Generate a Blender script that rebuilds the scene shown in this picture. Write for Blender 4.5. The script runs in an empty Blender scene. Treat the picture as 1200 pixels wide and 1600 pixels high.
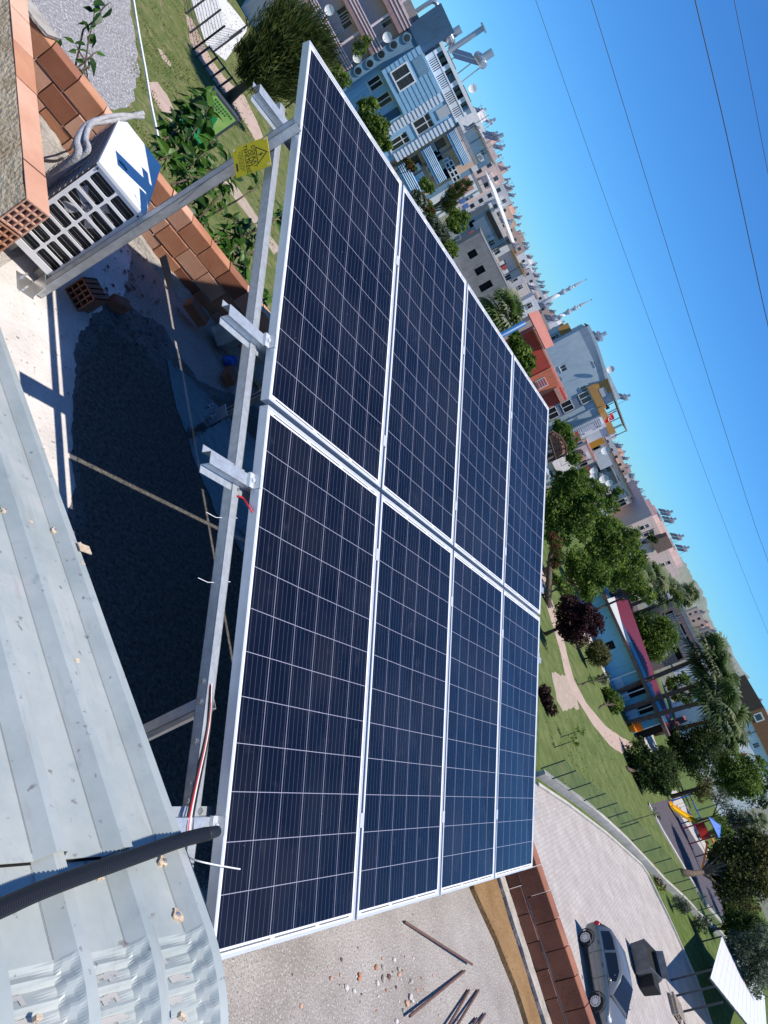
import bpy, bmesh, math, random
from mathutils import Vector, Matrix, noise
rnd = random.Random(7)
S = bpy.context.scene
COL = S.collection
R = math.radians
# ---------------------------------------------------------------- camera
FPX = 1193.652          # focal length in photograph pixels (1200 x 1600)
CAM = Vector((-2.226129, -3.733150, 9.066350))
RW = [Vector((0.435928352, -0.261134213, 0.861263836)), Vector((0.321587088, -0.848602340, -0.420066440)), Vector((0.840564225, 0.460090200, -0.285952428))]   # right, down, forward in world space
cam_d = bpy.data.cameras.new('camera'); cam_o = bpy.data.objects.new('camera', cam_d); COL.objects.link(cam_o)
cam_d.sensor_fit = 'VERTICAL'; cam_d.sensor_height = 24.0; cam_d.lens = 24.0 * FPX / 1600.0
cam_d.clip_start = 0.05; cam_d.clip_end = 20000
mw = Matrix.Identity(4)
for i in range(3):
    mw[i][0] = RW[0][i]; mw[i][1] = -RW[1][i]; mw[i][2] = -RW[2][i]; mw[i][3] = CAM[i]
cam_o.matrix_world = mw
S.camera = cam_o
# ---------------------------------------------------------------- sky, sun, exposure
SUN_EL, SUN_AZ = 72.8, -95.0       # azimuth counter-clockwise from +X
w = bpy.data.worlds.new('World'); S.world = w; w.use_nodes = True
nt = w.node_tree; nt.nodes.clear()
sky = nt.nodes.new('ShaderNodeTexSky'); sky.sky_type = 'NISHITA'; sky.sun_disc = False
sky.sun_elevation = R(SUN_EL); sky.sun_rotation = R(90 - SUN_AZ)
sky.altitude = 0; sky.air_density = 1.0; sky.dust_density = 0.0; sky.ozone_density = 6.0
bg = nt.nodes.new('ShaderNodeBackground'); bg.inputs[1].default_value = 0.122
ow = nt.nodes.new('ShaderNodeOutputWorld')
tint = nt.nodes.new('ShaderNodeMix'); tint.data_type = 'RGBA'; tint.blend_type = 'MULTIPLY'; tint.inputs[0].default_value = 1.0
tint.inputs[7].default_value = (0.335, 0.74, 1.13, 1)      # the phone camera's deep blue rendering of the sky
nt.links.new(sky.outputs[0], tint.inputs[6]); nt.links.new(tint.outputs[2], bg.inputs[0]); nt.links.new(bg.outputs[0], ow.inputs[0])
sd = bpy.data.lights.new('sun', 'SUN'); sd.energy = 5.0; sd.angle = R(0.53); sd.color = (1.0, 0.93, 0.84)
so = bpy.data.objects.new('sun', sd); COL.objects.link(so)
sv = Vector((math.cos(R(SUN_AZ))*math.cos(R(SUN_EL)), math.sin(R(SUN_AZ))*math.cos(R(SUN_EL)), math.sin(R(SUN_EL))))
so.rotation_euler = sv.to_track_quat('Z', 'Y').to_euler(); so.location = (0, 0, 60)
S.view_settings.view_transform = 'Standard'; S.view_settings.look = 'None'
S.view_settings.exposure = 0.15; S.view_settings.gamma = 1.0
S.render.film_transparent = False
S.cycles.max_bounces = 6; S.cycles.diffuse_bounces = 3; S.cycles.glossy_bounces = 3; S.cycles.transparent_max_bounces = 12
# ---------------------------------------------------------------- survey helpers: sight lines of the camera to real places
def ray(u, v):
    return RW[0]*((u-600)/FPX) + RW[1]*((v-800)/FPX) + RW[2]
def onz(u, v, z):
    d = ray(u, v); return CAM + d*((z-CAM.z)/d.z)
def onx(u, v, x):
    d = ray(u, v); return CAM + d*((x-CAM.x)/d.x)
def gp(u, v, z=0.0):
    p = onz(u, v, z); return Vector((p.x, p.y, z))
def dist(u, v, d):
    r = ray(u, v); return CAM + r*(d/math.hypot(r.x, r.y))
def zat(x, y, u, v):
    r = ray(u, v); return CAM.z + r.z*math.hypot(x-CAM.x, y-CAM.y)/math.hypot(r.x, r.y)
MA = [(0.999998214, -0.000690734, -0.001759476), (0.000000000, -0.930839365, 0.365428621), (-0.001890203, -0.365427968, -0.930837702)]
TW, FOLD = 0.0143282554, -0.00602746038
PW, PL, GT, GS = 1.0191, 1.956, 0.02, 0.026
def arr(t, s, dn=0.0):      # point of the solar array: t along the rails, s down the slope, dn along the upward normal
    z = TW*(t-2)*(s-2) + FOLD*abs(s-1.97) - dn
    return Vector([MA[i][0]*t + MA[i][1]*s + MA[i][2]*z for i in range(3)]) + Vector((0, 0, 8.7))
SLAB = 6.9
# ---------------------------------------------------------------- materials
def mat(name, col, rough=0.7, metal=0.0, var=0.0, scale=6.0, col2=None, bump=0.0, bscale=None, spec=None, coord='Object', detail=4.0, ramp=(0.35, 0.65), stretch=None):
    m = bpy.data.materials.new(name); m.use_nodes = True
    n = m.node_tree; b = n.nodes['Principled BSDF']
    b.inputs['Roughness'].default_value = rough; b.inputs['Metallic'].default_value = metal
    if spec is not None: b.inputs['Specular IOR Level'].default_value = spec
    c4 = (*col, 1)
    b.inputs['Base Color'].default_value = c4
    if var > 0 or col2 is not None or bump > 0:
        tc = n.nodes.new('ShaderNodeTexCoord'); src = tc.outputs[coord]
        if stretch:
            mp = n.nodes.new('ShaderNodeMapping'); mp.inputs['Scale'].default_value = stretch
            n.links.new(src, mp.inputs[0]); src = mp.outputs[0]
    if var > 0 or col2 is not None:
        no = n.nodes.new('ShaderNodeTexNoise'); no.inputs['Scale'].default_value = scale; no.inputs['Detail'].default_value = detail; no.inputs['Roughness'].default_value = 0.65
        n.links.new(src, no.inputs['Vector'])
        rp = n.nodes.new('ShaderNodeValToRGB'); rp.color_ramp.elements[0].position = ramp[0]; rp.color_ramp.elements[1].position = ramp[1]
        k2 = col2 if col2 is not None else tuple(min(1, c*(1+var)) for c in col)
        k1 = col if col2 is not None else tuple(c*(1-var) for c in col)
        rp.color_ramp.elements[0].color = (*k1, 1); rp.color_ramp.elements[1].color = (*k2, 1)
        n.links.new(no.outputs['Fac'], rp.inputs[0]); n.links.new(rp.outputs[0], b.inputs['Base Color'])
        m['src'] = 1
    if bump > 0:
        n2 = n.nodes.new('ShaderNodeTexNoise'); n2.inputs['Scale'].default_value = bscale or scale*4; n2.inputs['Detail'].default_value = 3
        n.links.new(src, n2.inputs['Vector'])
        bp = n.nodes.new('ShaderNodeBump'); bp.inputs['Strength'].default_value = bump; bp.inputs['Distance'].default_value = 0.02
        n.links.new(n2.outputs['Fac'], bp.inputs['Height']); n.links.new(bp.outputs[0], b.inputs['Normal'])
    return m
def speckle(m, scale, col, lo=0.62, hi=0.68, detail=2.0):
    """mix small spots of another colour into a material's base colour"""
    n = m.node_tree; b = n.nodes['Principled BSDF']; tc = n.nodes.new('ShaderNodeTexCoord')
    no = n.nodes.new('ShaderNodeTexNoise'); no.inputs['Scale'].default_value = scale; no.inputs['Detail'].default_value = detail
    n.links.new(tc.outputs['Object'], no.inputs['Vector'])
    rp = n.nodes.new('ShaderNodeValToRGB'); rp.color_ramp.elements[0].position = lo; rp.color_ramp.elements[1].position = hi
    n.links.new(no.outputs['Fac'], rp.inputs[0])
    mx = n.nodes.new('ShaderNodeMix'); mx.data_type = 'RGBA'
    n.links.new(rp.outputs[0], mx.inputs[0])
    if b.inputs['Base Color'].is_linked:
        n.links.new(b.inputs['Base Color'].links[0].from_socket, mx.inputs[6])
    else: mx.inputs[6].default_value = b.inputs['Base Color'].default_value
    mx.inputs[7].default_value = (*col, 1)
    n.links.new(mx.outputs[2], b.inputs['Base Color'])
    return m
# ---------------------------------------------------------------- mesh builder
FR = {}
class MB:
    def __init__(s): s.v = []; s.f = []; s.mi = []; s.m = 0; s.uv = {}
    def add(s, vs, fs):
        o = len(s.v); s.v += [Vector(p) for p in vs]
        for f in fs: s.f.append([i+o for i in f]); s.mi.append(s.m)
    def quad(s, a, b, c, d, uv=None):
        s.add([a, b, c, d], [(0, 1, 2, 3)])
        if uv: s.uv[len(s.f)-1] = uv
    def poly(s, pts): s.add(pts, [tuple(range(len(pts)))])
    def box(s, c, size, ax=None):
        x, y, z = ax if ax else (Vector((1, 0, 0)), Vector((0, 1, 0)), Vector((0, 0, 1)))
        c = Vector(c); hx, hy, hz = [q/2 for q in size]
        P = [c + x*(i*hx) + y*(j*hy) + z*(k*hz) for k in (-1, 1) for j in (-1, 1) for i in (-1, 1)]
        s.add(P, [(0, 2, 3, 1), (4, 5, 7, 6), (0, 1, 5, 4), (2, 6, 7, 3), (0, 4, 6, 2), (1, 3, 7, 5)])
    def bar(s, p, q, w, h=None, up=(0, 0, 1)):
        p, q = Vector(p), Vector(q); d = q-p; L = d.length
        if L < 1e-6: return
        d = d/L; up = Vector(up)
        x = d.cross(up)
        if x.length < 1e-4: x = d.cross(Vector((1, 0, 0)))
        x.normalize(); z = x.cross(d)
        s.box((p+q)/2, (w, L, h or w), (x, d, z))
    def prism(s, pts, ext):          # pts: polygon, ext: extrusion vector
        n = len(pts); pts = [Vector(p) for p in pts]; ext = Vector(ext)
        fs = [tuple(range(n-1, -1, -1)), tuple(range(n, 2*n))] + [(i, (i+1) % n, n+(i+1) % n, n+i) for i in range(n)]
        s.add(pts + [p+ext for p in pts], fs)
    def tube(s, pts, r, n=8, cap=True):
        pts = [Vector(p) for p in pts]; k = len(pts); rs = r if isinstance(r, (list, tuple)) else [r]*k
        vs = []; prev = None
        for i, p in enumerate(pts):
            d = (pts[min(i+1, k-1)]-pts[max(i-1, 0)])
            if d.length < 1e-9: d = Vector((0, 0, 1))
            d.normalize()
            if prev is None:
                a = Vector((0, 0, 1)) if abs(d.z) < 0.9 else Vector((1, 0, 0))
                x = d.cross(a).normalized()
            else:
                x = prev - d*prev.dot(d)
                if x.length < 1e-6: x = d.cross(Vector((0.3, 0.5, 0.8)))
                x.normalize()
            prev = x; y = d.cross(x)
            for j in range(n):
                t = 2*math.pi*j/n; vs.append(p + (x*math.cos(t)+y*math.sin(t))*rs[i])
        fs = [(i*n+j, i*n+(j+1) % n, (i+1)*n+(j+1) % n, (i+1)*n+j) for i in range(k-1) for j in range(n)]
        if cap: fs += [tuple(range(n-1, -1, -1)), tuple((k-1)*n+j for j in range(n))]
        s.add(vs, fs)
    def cyl(s, p, q, r, n=12, r2=None): s.tube([p, q], [r, r if r2 is None else r2], n)
    def ball(s, c, r, n=10, m=6, sc=(1, 1, 1)):
        c = Vector(c); vs = [c+Vector((0, 0, -r*sc[2]))]
        for i in range(1, m):
            a = -math.pi/2 + math.pi*i/m
            for j in range(n):
                t = 2*math.pi*j/n
                vs.append(c+Vector((r*sc[0]*math.cos(a)*math.cos(t), r*sc[1]*math.cos(a)*math.sin(t), r*sc[2]*math.sin(a))))
        vs.append(c+Vector((0, 0, r*sc[2])))
        fs = [(0, 1+(j+1) % n, 1+j) for j in range(n)]
        for i in range(m-2):
            for j in range(n): fs.append((1+i*n+j, 1+i*n+(j+1) % n, 1+(i+1)*n+(j+1) % n, 1+(i+1)*n+j))
        t = 1+(m-1)*n
        fs += [(1+(m-2)*n+j, 1+(m-2)*n+(j+1) % n, t) for j in range(n)]
        s.add(vs, fs)
    def build(s, name, mats, parent=None, smooth=False, local=False, bevel=0.0, recalc=True):
        """one mesh object; world coordinates unless local; top-level ones get their origin at the base"""
        me = bpy.data.meshes.new(name)
        if parent is not None:
            if not local:
                inv = FR[parent.name].inverted(); vs = [inv @ v for v in s.v]
            else: vs = s.v
            org = None
        else:
            xs = [[v[i] for v in s.v] for i in range(3)]
            org = Vector(((min(xs[0])+max(xs[0]))/2, (min(xs[1])+max(xs[1]))/2, min(xs[2]))) if not local else Vector((0, 0, 0))
            vs = [v-org for v in s.v]
        me.from_pydata([tuple(v) for v in vs], [], s.f)
        ml = mats if isinstance(mats, (list, tuple)) else [mats]
        for m_ in ml: me.materials.append(m_)
        if len(ml) > 1: me.polygons.foreach_set('material_index', s.mi)
        if s.uv:
            ul = me.uv_layers.new(name='UVMap')
            for pi, uv in s.uv.items():
                for k, li in enumerate(me.polygons[pi].loop_indices): ul.data[li].uv = uv[k]
        if recalc:
            bm = bmesh.new(); bm.from_mesh(me); bmesh.ops.recalc_face_normals(bm, faces=bm.faces); bm.to_mesh(me); bm.free()
        if smooth: me.polygons.foreach_set('use_smooth', [True]*len(me.polygons))
        o = bpy.data.objects.new(name, me); COL.objects.link(o)
        if parent is not None:
            o.parent = parent; FR[o.name] = FR[parent.name]
        else:
            o.location = org; FR[o.name] = Matrix.Translation(org)
        if bevel > 0:
            b = o.modifiers.new('bevel', 'BEVEL'); b.width = bevel; b.segments = 2; b.limit_method = 'ANGLE'; b.angle_limit = R(40)
        return o
def tag(o, label=None, cat=None, group=None, kind=None):
    if label: o['label'] = label
    if cat: o['category'] = cat
    if group: o['group'] = group
    if kind: o['kind'] = kind
    return o
def T(name, label, cat, loc=(0, 0, 0), rz=0.0, group=None):
    o = bpy.data.objects.new(name, None); COL.objects.link(o); o.empty_display_size = 0.2
    o.location = loc; o.rotation_euler = (0, 0, rz)
    FR[o.name] = Matrix.Translation(Vector(loc)) @ Matrix.Rotation(rz, 4, 'Z')
    return tag(o, label, cat, group)
def struct(o): o['kind'] = 'structure'; return o
KIDS = {}
def copy_tree(o, parent=None, **kw):
    c = o.copy(); COL.objects.link(c)
    if parent is not None: c.parent = parent
    for ch in o.children: copy_tree(ch, c)
    return c
def place(proto, loc, rz=0.0, label=None, group=None, sc=None):
    c = copy_tree(proto); c.location = loc; c.rotation_euler = (0, 0, rz)
    if sc: c.scale = (sc, sc, sc) if not isinstance(sc, tuple) else sc
    if label: c['label'] = label
    if group: c['group'] = group
    FR[c.name] = Matrix.Translation(Vector(loc)) @ Matrix.Rotation(rz, 4, 'Z')
    return c
# ================================================================ materials (near)
M_alu = mat('anodised_aluminium', (0.66, 0.68, 0.69), 0.40, 0.35, var=0.04, scale=14)
M_frame_side = M_alu
M_galv = mat('galvanised_steel', (0.50, 0.54, 0.57), 0.40, 0.55, var=0.12, scale=38, bump=0.05)
M_galv2 = mat('galvanised_steel_dull', (0.46, 0.48, 0.50), 0.46, 0.45, var=0.15, scale=22, bump=0.05)
M_bolt = mat('zinc_bolt', (0.7, 0.7, 0.7), 0.3, 0.9)
M_label_dash = mat('printed_dash', (0.12, 0.13, 0.14), 0.7)
def glass_panel_mat():
    m = bpy.data.materials.new('solar_cells'); m.use_nodes = True
    n = m.node_tree; b = n.nodes['Principled BSDF']; L = n.links.new
    uv = n.nodes.new('ShaderNodeUVMap'); sep = n.nodes.new('ShaderNodeSeparateXYZ'); L(uv.outputs[0], sep.inputs[0])
    def line(sock, per, w, off=0.0):
        a = n.nodes.new('ShaderNodeMath'); a.operation = 'MULTIPLY_ADD'; a.inputs[1].default_value = 1/per; a.inputs[2].default_value = off + 0.5; L(sock, a.inputs[0])
        f = n.nodes.new('ShaderNodeMath'); f.operation = 'FRACT'; L(a.outputs[0], f.inputs[0])
        s = n.nodes.new('ShaderNodeMath'); s.operation = 'SUBTRACT'; s.inputs[1].default_value = 0.5; L(f.outputs[0], s.inputs[0])
        ab = n.nodes.new('ShaderNodeMath'); ab.operation = 'ABSOLUTE'; L(s.outputs[0], ab.inputs[0])
        lt = n.nodes.new('ShaderNodeMath'); lt.operation = 'LESS_THAN'; lt.inputs[1].default_value = w/per/2; L(ab.outputs[0], lt.inputs[0])
        return lt.outputs[0]
    cw, cl = 0.1617, 0.1578
    hx = line(sep.outputs[0], cw, 0.0028); hy = line(sep.outputs[1], cl, 0.0024)
    bus = line(sep.outputs[0], cw/5, 0.0015, 0.5)
    mx = n.nodes.new('ShaderNodeMath'); mx.operation = 'MAXIMUM'; L(hx, mx.inputs[0]); L(hy, mx.inputs[1])
    # cell blue with slight cell to cell change
    fl = n.nodes.new('ShaderNodeVectorMath'); fl.operation = 'DIVIDE'; fl.inputs[1].default_value = (cw, cl, 1); L(uv.outputs[0], fl.inputs[0])
    fo = n.nodes.new('ShaderNodeVectorMath'); fo.operation = 'FLOOR'; L(fl.outputs[0], fo.inputs[0])
    wn = n.nodes.new('ShaderNodeTexWhiteNoise'); L(fo.outputs[0], wn.inputs[0])
    cr = n.nodes.new('ShaderNodeValToRGB'); cr.color_ramp.elements[0].color = (0.0026, 0.0036, 0.0095, 1); cr.color_ramp.elements[1].color = (0.0038, 0.0050, 0.0130, 1); L(wn.outputs[0], cr.inputs[0])
    m1 = n.nodes.new('ShaderNodeMix'); m1.data_type = 'RGBA'; m1.inputs[7].default_value = (0.085, 0.095, 0.125, 1); L(cr.outputs[0], m1.inputs[6]); L(bus, m1.inputs[0])
    m2 = n.nodes.new('ShaderNodeMix'); m2.data_type = 'RGBA'; m2.inputs[7].default_value = (0.31, 0.31, 0.38, 1); L(m1.outputs[2], m2.inputs[6]); L(mx.outputs[0], m2.inputs[0])
    geo = n.nodes.new('ShaderNodeNewGeometry'); prev = m2.outputs[2]
    for sc_n, lo, hi, amt, dc in ((2.2, .42, .80, .035, (.34, .33, .32, 1)), (60.0, .815, .83, .35, (.50, .50, .50, 1)), (14.0, .60, .80, .03, (.40, .39, .38, 1))):
        dn_ = n.nodes.new('ShaderNodeTexNoise'); dn_.inputs['Scale'].default_value = sc_n; dn_.inputs['Detail'].default_value = 7 if sc_n < 50 else 1; L(geo.outputs['Position'], dn_.inputs['Vector'])
        mr = n.nodes.new('ShaderNodeMapRange'); mr.inputs[1].default_value = lo; mr.inputs[2].default_value = hi; mr.inputs[3].default_value = 0; mr.inputs[4].default_value = amt; L(dn_.outputs[0], mr.inputs[0])
        mm = n.nodes.new('ShaderNodeMix'); mm.data_type = 'RGBA'; mm.inputs[7].default_value = dc; L(mr.outputs[0], mm.inputs[0]); L(prev, mm.inputs[6]); prev = mm.outputs[2]
    L(prev, b.inputs['Base Color'])
    b.inputs['Roughness'].default_value = 0.55; b.inputs['Specular IOR Level'].default_value = 0.0
    b.inputs['Coat Weight'].default_value = 1.0; b.inputs['Coat Roughness'].default_value = 0.09; b.inputs['Coat IOR'].default_value = 1.27
    no = n.nodes.new('ShaderNodeTexNoise'); no.inputs['Scale'].default_value = 9; no.inputs['Detail'].default_value = 6
    rp = n.nodes.new('ShaderNodeMapRange'); rp.inputs[1].default_value = 0.35; rp.inputs[2].default_value = 0.75; rp.inputs[3].default_value = 0.05; rp.inputs[4].default_value = 0.16
    L(no.outputs[0], rp.inputs[0]); L(rp.outputs[0], b.inputs['Coat Roughness'])
    return m
M_cells = glass_panel_mat()
M_backsheet = mat('white_backsheet', (0.78, 0.79, 0.80), 0.5)
# ================================================================ solar panels
def solar_panel(i, row, label):
    t0 = i*(PW+GT); t1 = t0+PW; s0 = row*(PL+GS); s1 = s0+PL
    base = arr((t0+t1)/2, (s0+s1)/2, -0.04)
    root = T('solar_module', label, 'solar panel', base, 0, 'solar panels in two rows of four')
    FH = 0.040
    def pt(t, s, dn): return arr(t, s, dn)
    fr = MB(); e = 0.011; eb = 0.022
    def wall(ta, sa, tb, sb):
        fr.add([pt(a, b, c) for c in (-FH, 0) for a, b in ((ta, sa), (tb, sa), (tb, sb), (ta, sb))],
               [(0, 1, 2, 3), (4, 5, 6, 7), (0, 1, 5, 4), (1, 2, 6, 5), (2, 3, 7, 6), (3, 0, 4, 7)])
    wall(t0, s0, t0+e, s1); wall(t1-e, s0, t1, s1); wall(t0+e, s0, t1-e, s0+e); wall(t0+e, s1-e, t1-e, s1)
    fr.build('frame', M_alu, root)
    # backsheet border seen through the glass + glass
    g = MB(); d = -0.004
    mt, ms0 = 0.024, 0.031
    a0, a1, b0, b1 = t0+e, t1-e, s0+e, s1-e
    ca, cb, da, db = t0+mt, t1-mt, s0+ms0, s1-ms0
    for q in ((a0, b0, a1, da), (a0, db, a1, b1), (a0, da, ca, db), (cb, da, a1, db)):
        g.quad(pt(q[0], q[1], d), pt(q[2], q[1], d), pt(q[2], q[3], d), pt(q[0], q[3], d))
    g.build('backsheet_border', M_backsheet, root)
    c = MB(); cw, cl = 0.1617, 0.1578
    wd, ld = cb-ca, db-da
    c.quad(pt(ca, da, d), pt(cb, da, d), pt(cb, db, d), pt(ca, db, d),
           uv=[(0, 0), (6*cw, 0), (6*cw, 12*cl), (0, 12*cl)])
    c.build('cell_glass', M_cells, root)
    # printed bus strips along the short ends
    for sy, inv in ((s0+0.021, 0), (s1-0.021, 1)):
        k = MB()
        x = t0+0.05
        while x < t1-0.08:
            ln = 0.26 if not inv else 0.30
            x2 = min(x+ln, t1-0.05)
            k.quad(pt(x, sy-0.0028, d+0.0012), pt(x2, sy-0.0028, d+0.0012), pt(x2, sy+0.0028, d+0.0012), pt(x, sy+0.0028, d+0.0012))
            x = x2+0.03
        k.build('bus_strip', M_label_dash, root)
    return root
names = [['upper row, nearest the outdoor air conditioner', 'upper row, second along the top edge', 'upper row, third along the top edge', 'upper row, farthest along the top edge'],
         ['lower row, beside the black conduit end', 'lower row, second along the bottom edge', 'lower row, third along the bottom edge', 'lower row, farthest by the brick parapet']]
for row in range(2):
    for i in range(4): solar_panel(i, row, 'dark blue solar panel in the ' + names[row][i])
# ================================================================ rails, rafter, posts
NRM = Vector([-MA[i][2] for i in range(3)])
SV = Vector([MA[i][1] for i in range(3)])
def rail(sc, label, tl=-0.255, tr=4.36):
    root = T('mounting_rail', label, 'mounting rail', arr((tl+tr)/2, sc, -0.09), 0, 'four galvanised rails under the panels')
    m = MB(); top, h, cw, fl, th = -0.041, 0.040, 0.050, 0.030, 0.002
    prof = [(-cw/2-fl, -h), (-cw/2, -h), (-cw/2, 0), (cw/2, 0), (cw/2, -h), (cw/2+fl, -h)]
    for (a, b), (c, d) in zip(prof[:-1], prof[1:]):
        dx, dz = c-a, d-b; L = math.hypot(dx, dz); nx, nz = -dz/L*th, dx/L*th
        P = [(a, b), (c, d), (c-nx, d-nz), (a-nx, b-nz)]
        vs = [arr(t, sc+p[0], top+p[1]) for t in (tl, tr) for p in P]
        m.add(vs, [(0, 1, 2, 3), (4, 5, 6, 7), (0, 1, 5, 4), (1, 2, 6, 5), (2, 3, 7, 6), (3, 0, 4, 7)])
    m.build('hat_profile', M_galv, root)
    for ds in (-cw/2-fl/2, cw/2+fl/2):
        b = MB(); p = arr(-0.035, sc+ds, top-h+0.001); b.cyl(p, p+NRM*0.006, 0.008, 6); b.cyl(p, p+NRM*0.0015, 0.012, 12); b.build('screw', M_bolt, root)
    # end clamps on the rails' open ends and mid clamps between the panels
    for k, t in enumerate((0, PW+GT/2, 2*PW+1.5*GT, 3*PW+2.5*GT, 4*PW+3*GT)):
        c = MB(); mid = 0 < k < 4
        dn0 = top
        def bx(ta, tb, sa, sb, za, zb):
            c.add([arr(x, y, z) for z in (za, zb) for x, y in ((ta, sa), (tb, sa), (tb, sb), (ta, sb))],
                  [(0, 1, 2, 3), (4, 5, 6, 7), (0, 1, 5, 4), (1, 2, 6, 5), (2, 3, 7, 6), (3, 0, 4, 7)])
        if mid:
            bx(t-0.018, t+0.018, sc-0.03, sc+0.03, 0.0005, 0.004); bx(t-0.006, t+0.006, sc-0.03, sc+0.03, dn0, 0.0005)
        else:
            sg = -1 if k == 0 else 1
            bx(*sorted((t+sg*0.002, t+sg*0.005)), sc-0.03, sc+0.03, dn0, 0.004)
            bx(*sorted((t-sg*0.010, t+sg*0.005)), sc-0.03, sc+0.03, 0.0005, 0.004)
            bx(*sorted((t+sg*0.005, t+sg*0.030)), sc-0.03, sc+0.03, dn0+0.012, dn0+0.015)
            bx(*sorted((t+sg*0.027, t+sg*0.030)), sc-0.03, sc+0.03, dn0, dn0+0.012)
            p = arr(t+sg*0.016, sc, dn0+0.015); c.cyl(p, p+NRM*0.010, 0.0085, 8); c.cyl(p, p+NRM*0.003, 0.012, 12)
        c.build('panel_clamp', M_alu, root)
    return root
for sc, lb in ((0.557, 'galvanised hat rail under the highest panel edge, nearest the warning sign'), (1.69, 'galvanised hat rail under the lower half of the upper panel row'),
               (2.312, 'galvanised hat rail under the top of the lower panel row, beside the red wire'), (3.541, 'galvanised hat rail at the low end of the array, below the conduit end')):
    rail(sc, lb)
def cee(m, p, q, w, h, up, lip=0.010, th=0.0025, open_side=1):
    """C channel from p to q; web on one side, open towards +x*open_side"""
    p, q = Vector(p), Vector(q); d = (q-p).normalized(); up = Vector(up); x = d.cross(up).normalized(); z = x.cross(d)
    o = open_side
    prof = [(o*w/2, h/2-lip), (o*w/2, h/2), (-o*w/2, h/2), (-o*w/2, -h/2), (o*w/2, -h/2), (o*w/2, -h/2+lip)]
    for (a, b), (c, e) in zip(prof[:-1], prof[1:]):
        dx, dz = c-a, e-b; L = math.hypot(dx, dz); nx, nz = -dz/L*th, dx/L*th
        P = [(a, b), (c, e), (c+nx*o, e+nz*o), (a+nx*o, b+nz*o)]
        vs = [r + x*k[0] + z*k[1] for r in (p, q) for k in P]
        m.add(vs, [(0, 1, 2, 3), (4, 5, 6, 7), (0, 1, 5, 4), (1, 2, 6, 5), (2, 3, 7, 6), (3, 0, 4, 7)])
def support_frame(t, label):
    root = T('support_frame', label, 'support frame', arr(t, 2.0, -0.5), 0, 'triangular steel frames under the rails')
    tb = t-(0.020 if t < 1 else 0)
    m = MB(); cee(m, arr(t, 0.42, -0.1035), arr(tb, 3.72, -0.1035), 0.044, 0.042, NRM, open_side=1 if t > 1 else -1)
    # closed outer face so the near beam reads as a box section
    m.build('rafter', M_galv, root)
    tp = t-0.046
    ft = arr(t, 0.97, -0.12)
    foot = Vector((ft.x-0.052, -0.545, SLAB)); top = Vector((ft.x-0.052, -0.60, arr(t, 0.60, -0.10).z+(0.13 if t < 1 else -0.03)))
    p = MB(); cee(p, foot+Vector((0, 0, 0.012)), top, 0.050, 0.040, (0, 1, 0.05), open_side=-1 if t < 1 else 1); p.build('rear_post', M_galv2, root)
    f2 = arr(t, 3.16, -0.125); p = MB(); cee(p, Vector((f2.x, f2.y-0.02, SLAB+0.01)), Vector((f2.x, f2.y, f2.z+0.03)), 0.040, 0.075, (1, 0, 0), open_side=1); p.build('front_post', M_galv2, root)
    for pos in (foot, Vector((f2.x, f2.y-0.02, SLAB))):
        b = MB(); b.box(pos+Vector((-0.075, 0.0, 0.004)), (0.10, 0.13, 0.006)); b.box(pos+Vector((-0.028, 0.0, 0.05)), (0.005, 0.10, 0.095)); b.build('foot_bracket', M_bolt, root, bevel=0.002)
        for dy in (-0.045, 0.045):
            s = MB(); q = pos+Vector((-0.09, dy, 0.007)); s.cyl(q, q+Vector((0, 0, 0.035)), 0.006, 8); s.cyl(q, q+Vector((0, 0, 0.010)), 0.012, 6); s.build('anchor_bolt', M_bolt, root)
    for s_ in (3.08, 3.15, 3.28, 3.42, 3.47, 3.62):
        b = MB(); q = arr(t-(0.020*(s_-.42)/3.3 if t < 1 else 0), s_, -0.1035)-Vector((0.0225, 0, 0)); b.cyl(q, q-Vector((0.006, 0, 0)), 0.009, 6); b.cyl(q, q-Vector((0.002, 0, 0)), 0.014, 12); b.build('bolt', M_bolt, root)
    return root
support_frame(-0.036, 'near galvanised support frame with yellow warning sign on its rear post')
for t, lb in ((1.45, 'second galvanised support frame, hidden in the shade under the panels'), (2.9, 'third galvanised support frame, deep in the shade under the panels'), (4.18, 'farthest galvanised support frame, by the far brick parapet')):
    support_frame(t, lb)
# steel tie at the lower end seen between roof sheet and rafter: part of near frame already (front post)
# ================================================================ warning sign
M_yellow = mat('yellow_plate', (0.80, 0.60, 0.008), 0.5)
M_black = mat('black_print', (0.02, 0.02, 0.02), 0.6)
sx = arr(-0.036, 0.9, -0.12).x-0.079
c4 = [onx(u, v, sx) for u, v in ((371, 241), (425.5, 218.5), (420, 256), (365.5, 274.8))]   # bottom left, top left, top right, bottom right
sc_ = sum(c4, Vector())/4
sw = (c4[2]-c4[1]).length/2+(c4[3]-c4[0]).length/2; sh = (c4[1]-c4[0]).length/2+(c4[2]-c4[3]).length/2
su = ((c4[1]-c4[0])+(c4[2]-c4[3])).normalized(); sr = Vector((-1, 0, 0)).cross(su).normalized()*-1
if sr.dot(c4[2]-c4[1]) < 0: sr = -sr
sn = Vector((-1, 0, 0))
sign = T('warning_sign', 'yellow electric danger warning sign screwed to the rear post of the array', 'warning sign', sc_)
sr = (sr*math.cos(R(24)) + Vector((1, 0, 0))*math.sin(R(24))).normalized(); su = (su-sr*su.dot(sr)).normalized(); sn = sr.cross(su).normalized()
if sn.x > 0: sn = -sn
sc_ = sc_ + sn*0.012
p = MB(); p.box(sc_, (sw, sh, 0.002), (sr, su, sn)); p.build('plate', M_yellow, sign)
def spt(a, b, k=0.0016): return sc_ + sr*(a*sw/2) + su*(b*sh/2) + sn*k
p = MB()
tri = [(-0.52, 0.18), (0.62, 0.18), (0.05, 0.90)]
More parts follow.
